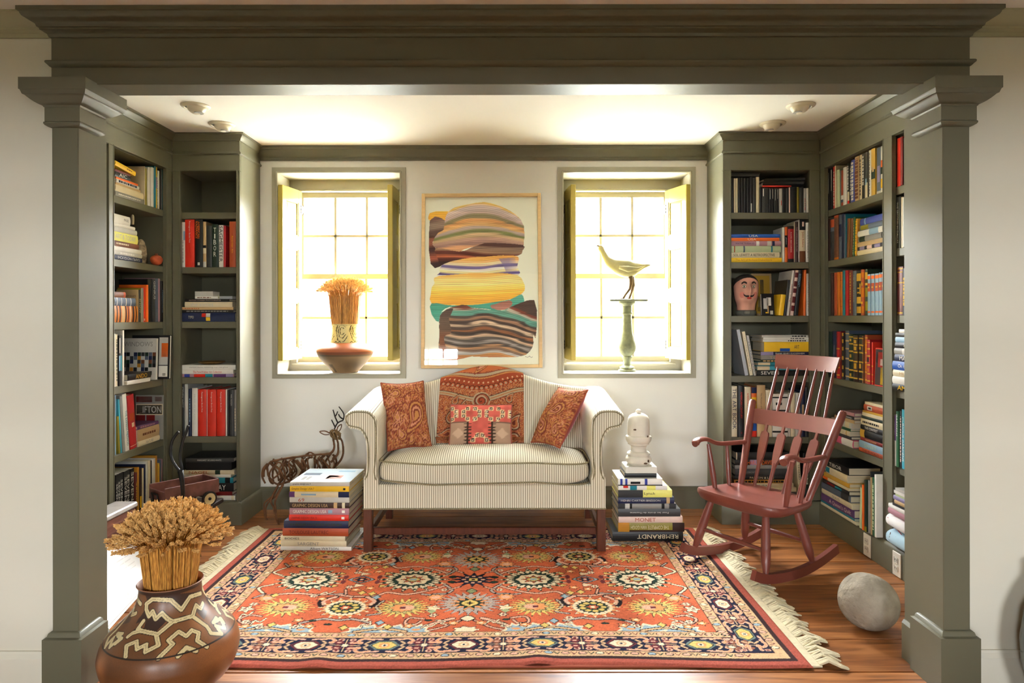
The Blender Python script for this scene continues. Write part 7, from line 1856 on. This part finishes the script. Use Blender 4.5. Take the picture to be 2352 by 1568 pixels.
# ================================================================ floor stacks
def floor_stack(rows, Y, x_off, label_tail, group, dflt, yaw0=0., titles=None):
    z = .0115
    k = Y / F
    for n, r in enumerate(rows):
        x0, x1, y0, y1, col = r[:5]; o = dict(r[5]) if len(r) > 5 else {}
        d = o.pop('d', dflt); desc = o.pop('desc'); yaw = o.pop('yaw', yaw0)
        L = (x1 - x0) * k; t = (y1 - y0) * k
        X0 = (x0 - CX) * k
        M = Matrix.Translation((X0 + L / 2, Y + o.pop('dy', 0.), z + t / 2)) @ Matrix.Rotation(yaw, 4, 'Z') @ Matrix.Translation((-L / 2, 0, 0)) @ Matrix.Rotation(R(90), 4, 'Y')
        make_book(M, '%s, %s' % (desc, label_tail), group, t - .0006, L, d, col, flat=True, **o)
        z += t
    return z
g1, t1 = 'books stacked left of the loveseat', 'floor stack left of loveseat'
PW_ = lambda: dict(bands=((.80, .84, 'white', -.35, .35),))
zl = floor_stack([
    (643, 807, 1260, 1269, 'white', T('Albert WATSON', 'charcoal', .4, tpos=.62, th=.6, desc='white bottom book', d=.335)),
    (644, 796, 1247, 1260, 'cream', T('SARGENT', 'grey', .33, tpos=.42, th=.55, desc='cream book second from bottom', d=.30)),
    (643, 793, 1236, 1247, 'cream', T('BODIES', 'charcoal', .24, tpos=.18, th=.4, desc='cream book third from bottom', d=.29)),
    (648, 800, 1218, 1236, 'rust', T('TOULOUSE LAUTREC', 'maroon', .6, tpos=.4, th=.45, desc='thick rust orange book', d=.30)),
    (651, 800, 1201, 1218, 'navy', dict(desc='thick navy blue book', d=.30, marks=('charcoal', .1, .9, .3))),
    (663, 801, 1187, 1201, 'red', T('GRAPHIC DESIGN USA 12', 'maroon', .44, tpos=.25, th=.34, desc='bright red book', d=.30, bands=((.88, .93, 'white', -.4, .4),))),
    (664, 802, 1172, 1187, 'mauve', T('GRAPHIC DESIGN USA', 'white', .56, tpos=.34, th=.5, desc='mauve pink book', d=.30, bands=((.65, .72, 'lightblue', -.5, .5), (.88, .93, 'white', -.4, .4)))),
    (665, 802, 1159, 1172, 'darkbrown', T('GRAPHIC DESIGN USA', 'tan', .6, tpos=.34, th=.6, desc='dark mottled book', d=.30, bands=((.74, .8, 'tan'), (.88, .93, 'cream')))),
    (664, 802.5, 1147, 1159, 'palegrey', T('69', 'rust', .1, tpos=.2, th=.7, desc='plain pale grey book', d=.30)),
    (663.5, 802, 1134, 1147, 'cream', dict(desc='cream book with purple and navy spine ends', d=.30, bands=((0, .09, 'purple'), (.82, 1, 'navy'), (.2, .45, 'lightblue', -.3, .3)))),
    (665, 802, 1121.5, 1134, 'yellow', T('Graphic Design USA:7', 'brown', .38, tpos=.22, th=.5, desc='golden yellow book second from top', d=.30, bands=((.9, .94, 'black', -.4, .4),))),
    (665, 803, 1112, 1121.5, 'palegrey', T('graphic design usa 9', 'navy', .3, tpos=.2, th=.5, desc='pale silver-blue top book', d=.325, yaw=-.03, cover=None)),
], 3.643, 0, t1, g1, .30, -.03)
# printed cover of the top book
top = [o for o in bpy.data.objects if o.type == 'EMPTY' and o.get('label', '').startswith('pale silver-blue top book')][0]
for (a0, a1, d0, d1, c) in ((0, 1, 0, 1, 'white'), (.05, .35, .52, .66, 'slate'), (.36, .78, .22, .5, 'palepink'), (.52, .78, .24, .48, 'rust'), (.12, .18, .15, .38, 'grey'), (.2, .26, .15, .38, 'grey'), (.6, .9, .8, .86, 'lightblue')):
    zz = -.0121; 
    hh_ = (803 - 665) * 3.643 / F
    t_ = 9.5 * 3.643 / F / 2
    MB().box(-t_ - (.0004 if c == 'white' else .0008), -t_ + .001, .004 + d0 * .30, .004 + d1 * .31, a0 * hh_ * .99 + .001, a1 * hh_ * .99).build('cover_print', mat('cover_paleblue', (206, 222, 232), .25, .5) if c == 'white' else im(c), top)
g2, t2 = 'books stacked right of the loveseat', 'floor stack right of loveseat'
zr_ = floor_stack([
    (1406, 1568, 1225, 1246, 'black', T('REMBRANDT', 'cream', .58, tpos=.64, th=.45, inv=True, desc='big black bottom book', d=.27)),
    (1419, 1571, 1204, 1225, 'olive', T('THE COMPLETE VAN GOGH', 'cream', .58, tpos=.48, th=.4, inv=True, desc='olive and gold second book', d=.26, bands=((0, .17, 'ochre'), (.17, 1, 'darkbrown', .6, 1), (.82, 1, 'darkbrown')))),
    (1420, 1567, 1190, 1204, 'palepink', T('MONET', 'rust', .32, tpos=.42, th=.62, desc='pale pink book', d=.26)),
    (1419, 1562, 1172, 1190, 'charcoal', T('Pour les droits de l\'homme', 'palegrey', .62, tpos=.5, th=.22, inv=True, desc='thick charcoal grey book', d=.25)),
    (1419, 1552, 1160, 1172, 'grey', dict(desc='grey book with curved photo spine', d=.25, bands=((0, .12, 'charcoal'), (.12, .2, 'palegrey'), (.2, .24, 'black'), (.75, .8, 'black'), (.88, 1, 'charcoal')))),
    (1419, 1548, 1146, 1160, 'navy', T('HENRI CARTIER-BRESSON', 'palegrey', .7, tpos=.4, th=.3, desc='navy blue book', d=.25, bands=((.86, .92, 'tan'),))),
    (1419, 1543, 1129, 1146, 'lemon', T('Lynch', 'charcoal', .2, tpos=.58, th=.45, desc='half black half lemon book', d=.24, bands=((0, .46, 'charcoal'),))),
    (1419.5, 1532, 1119, 1129, 'white', dict(desc='white book with red and teal patches', d=.24, bands=((.1, .2, 'red', -1, 0), (.24, .38, 'teal'), (.58, .76, 'lemon')))),
    (1419, 1521, 1103, 1119, 'white', dict(desc='white book with blue stripes', d=.23, bands=((.05, .1, 'royal'), (.16, .21, 'royal'), (.28, .5, 'black', -.2, .5), (.6, .66, 'royal'), (0, 1, 'black', .72, 1)))),
    (1436, 1510, 1093, 1103, 'black', dict(desc='small black book under the white block', d=.17, dy=.03)),
], 3.79, 0, t2, g2, .25)
blk = thing('white_plinth_block', 'white square block under the finial on the right book stack', 'block', (px(1470, 1080, 3.85).x, 3.885, zr_))
MB().bbox(-.088, .088, -.075, .075, 0, .036, .003).build('block', mat('painted_white_block', (222, 218, 206), .6), blk)
fin_o.location = (px(1468, 1000, 3.86).x, 3.885, zr_ + .0362)
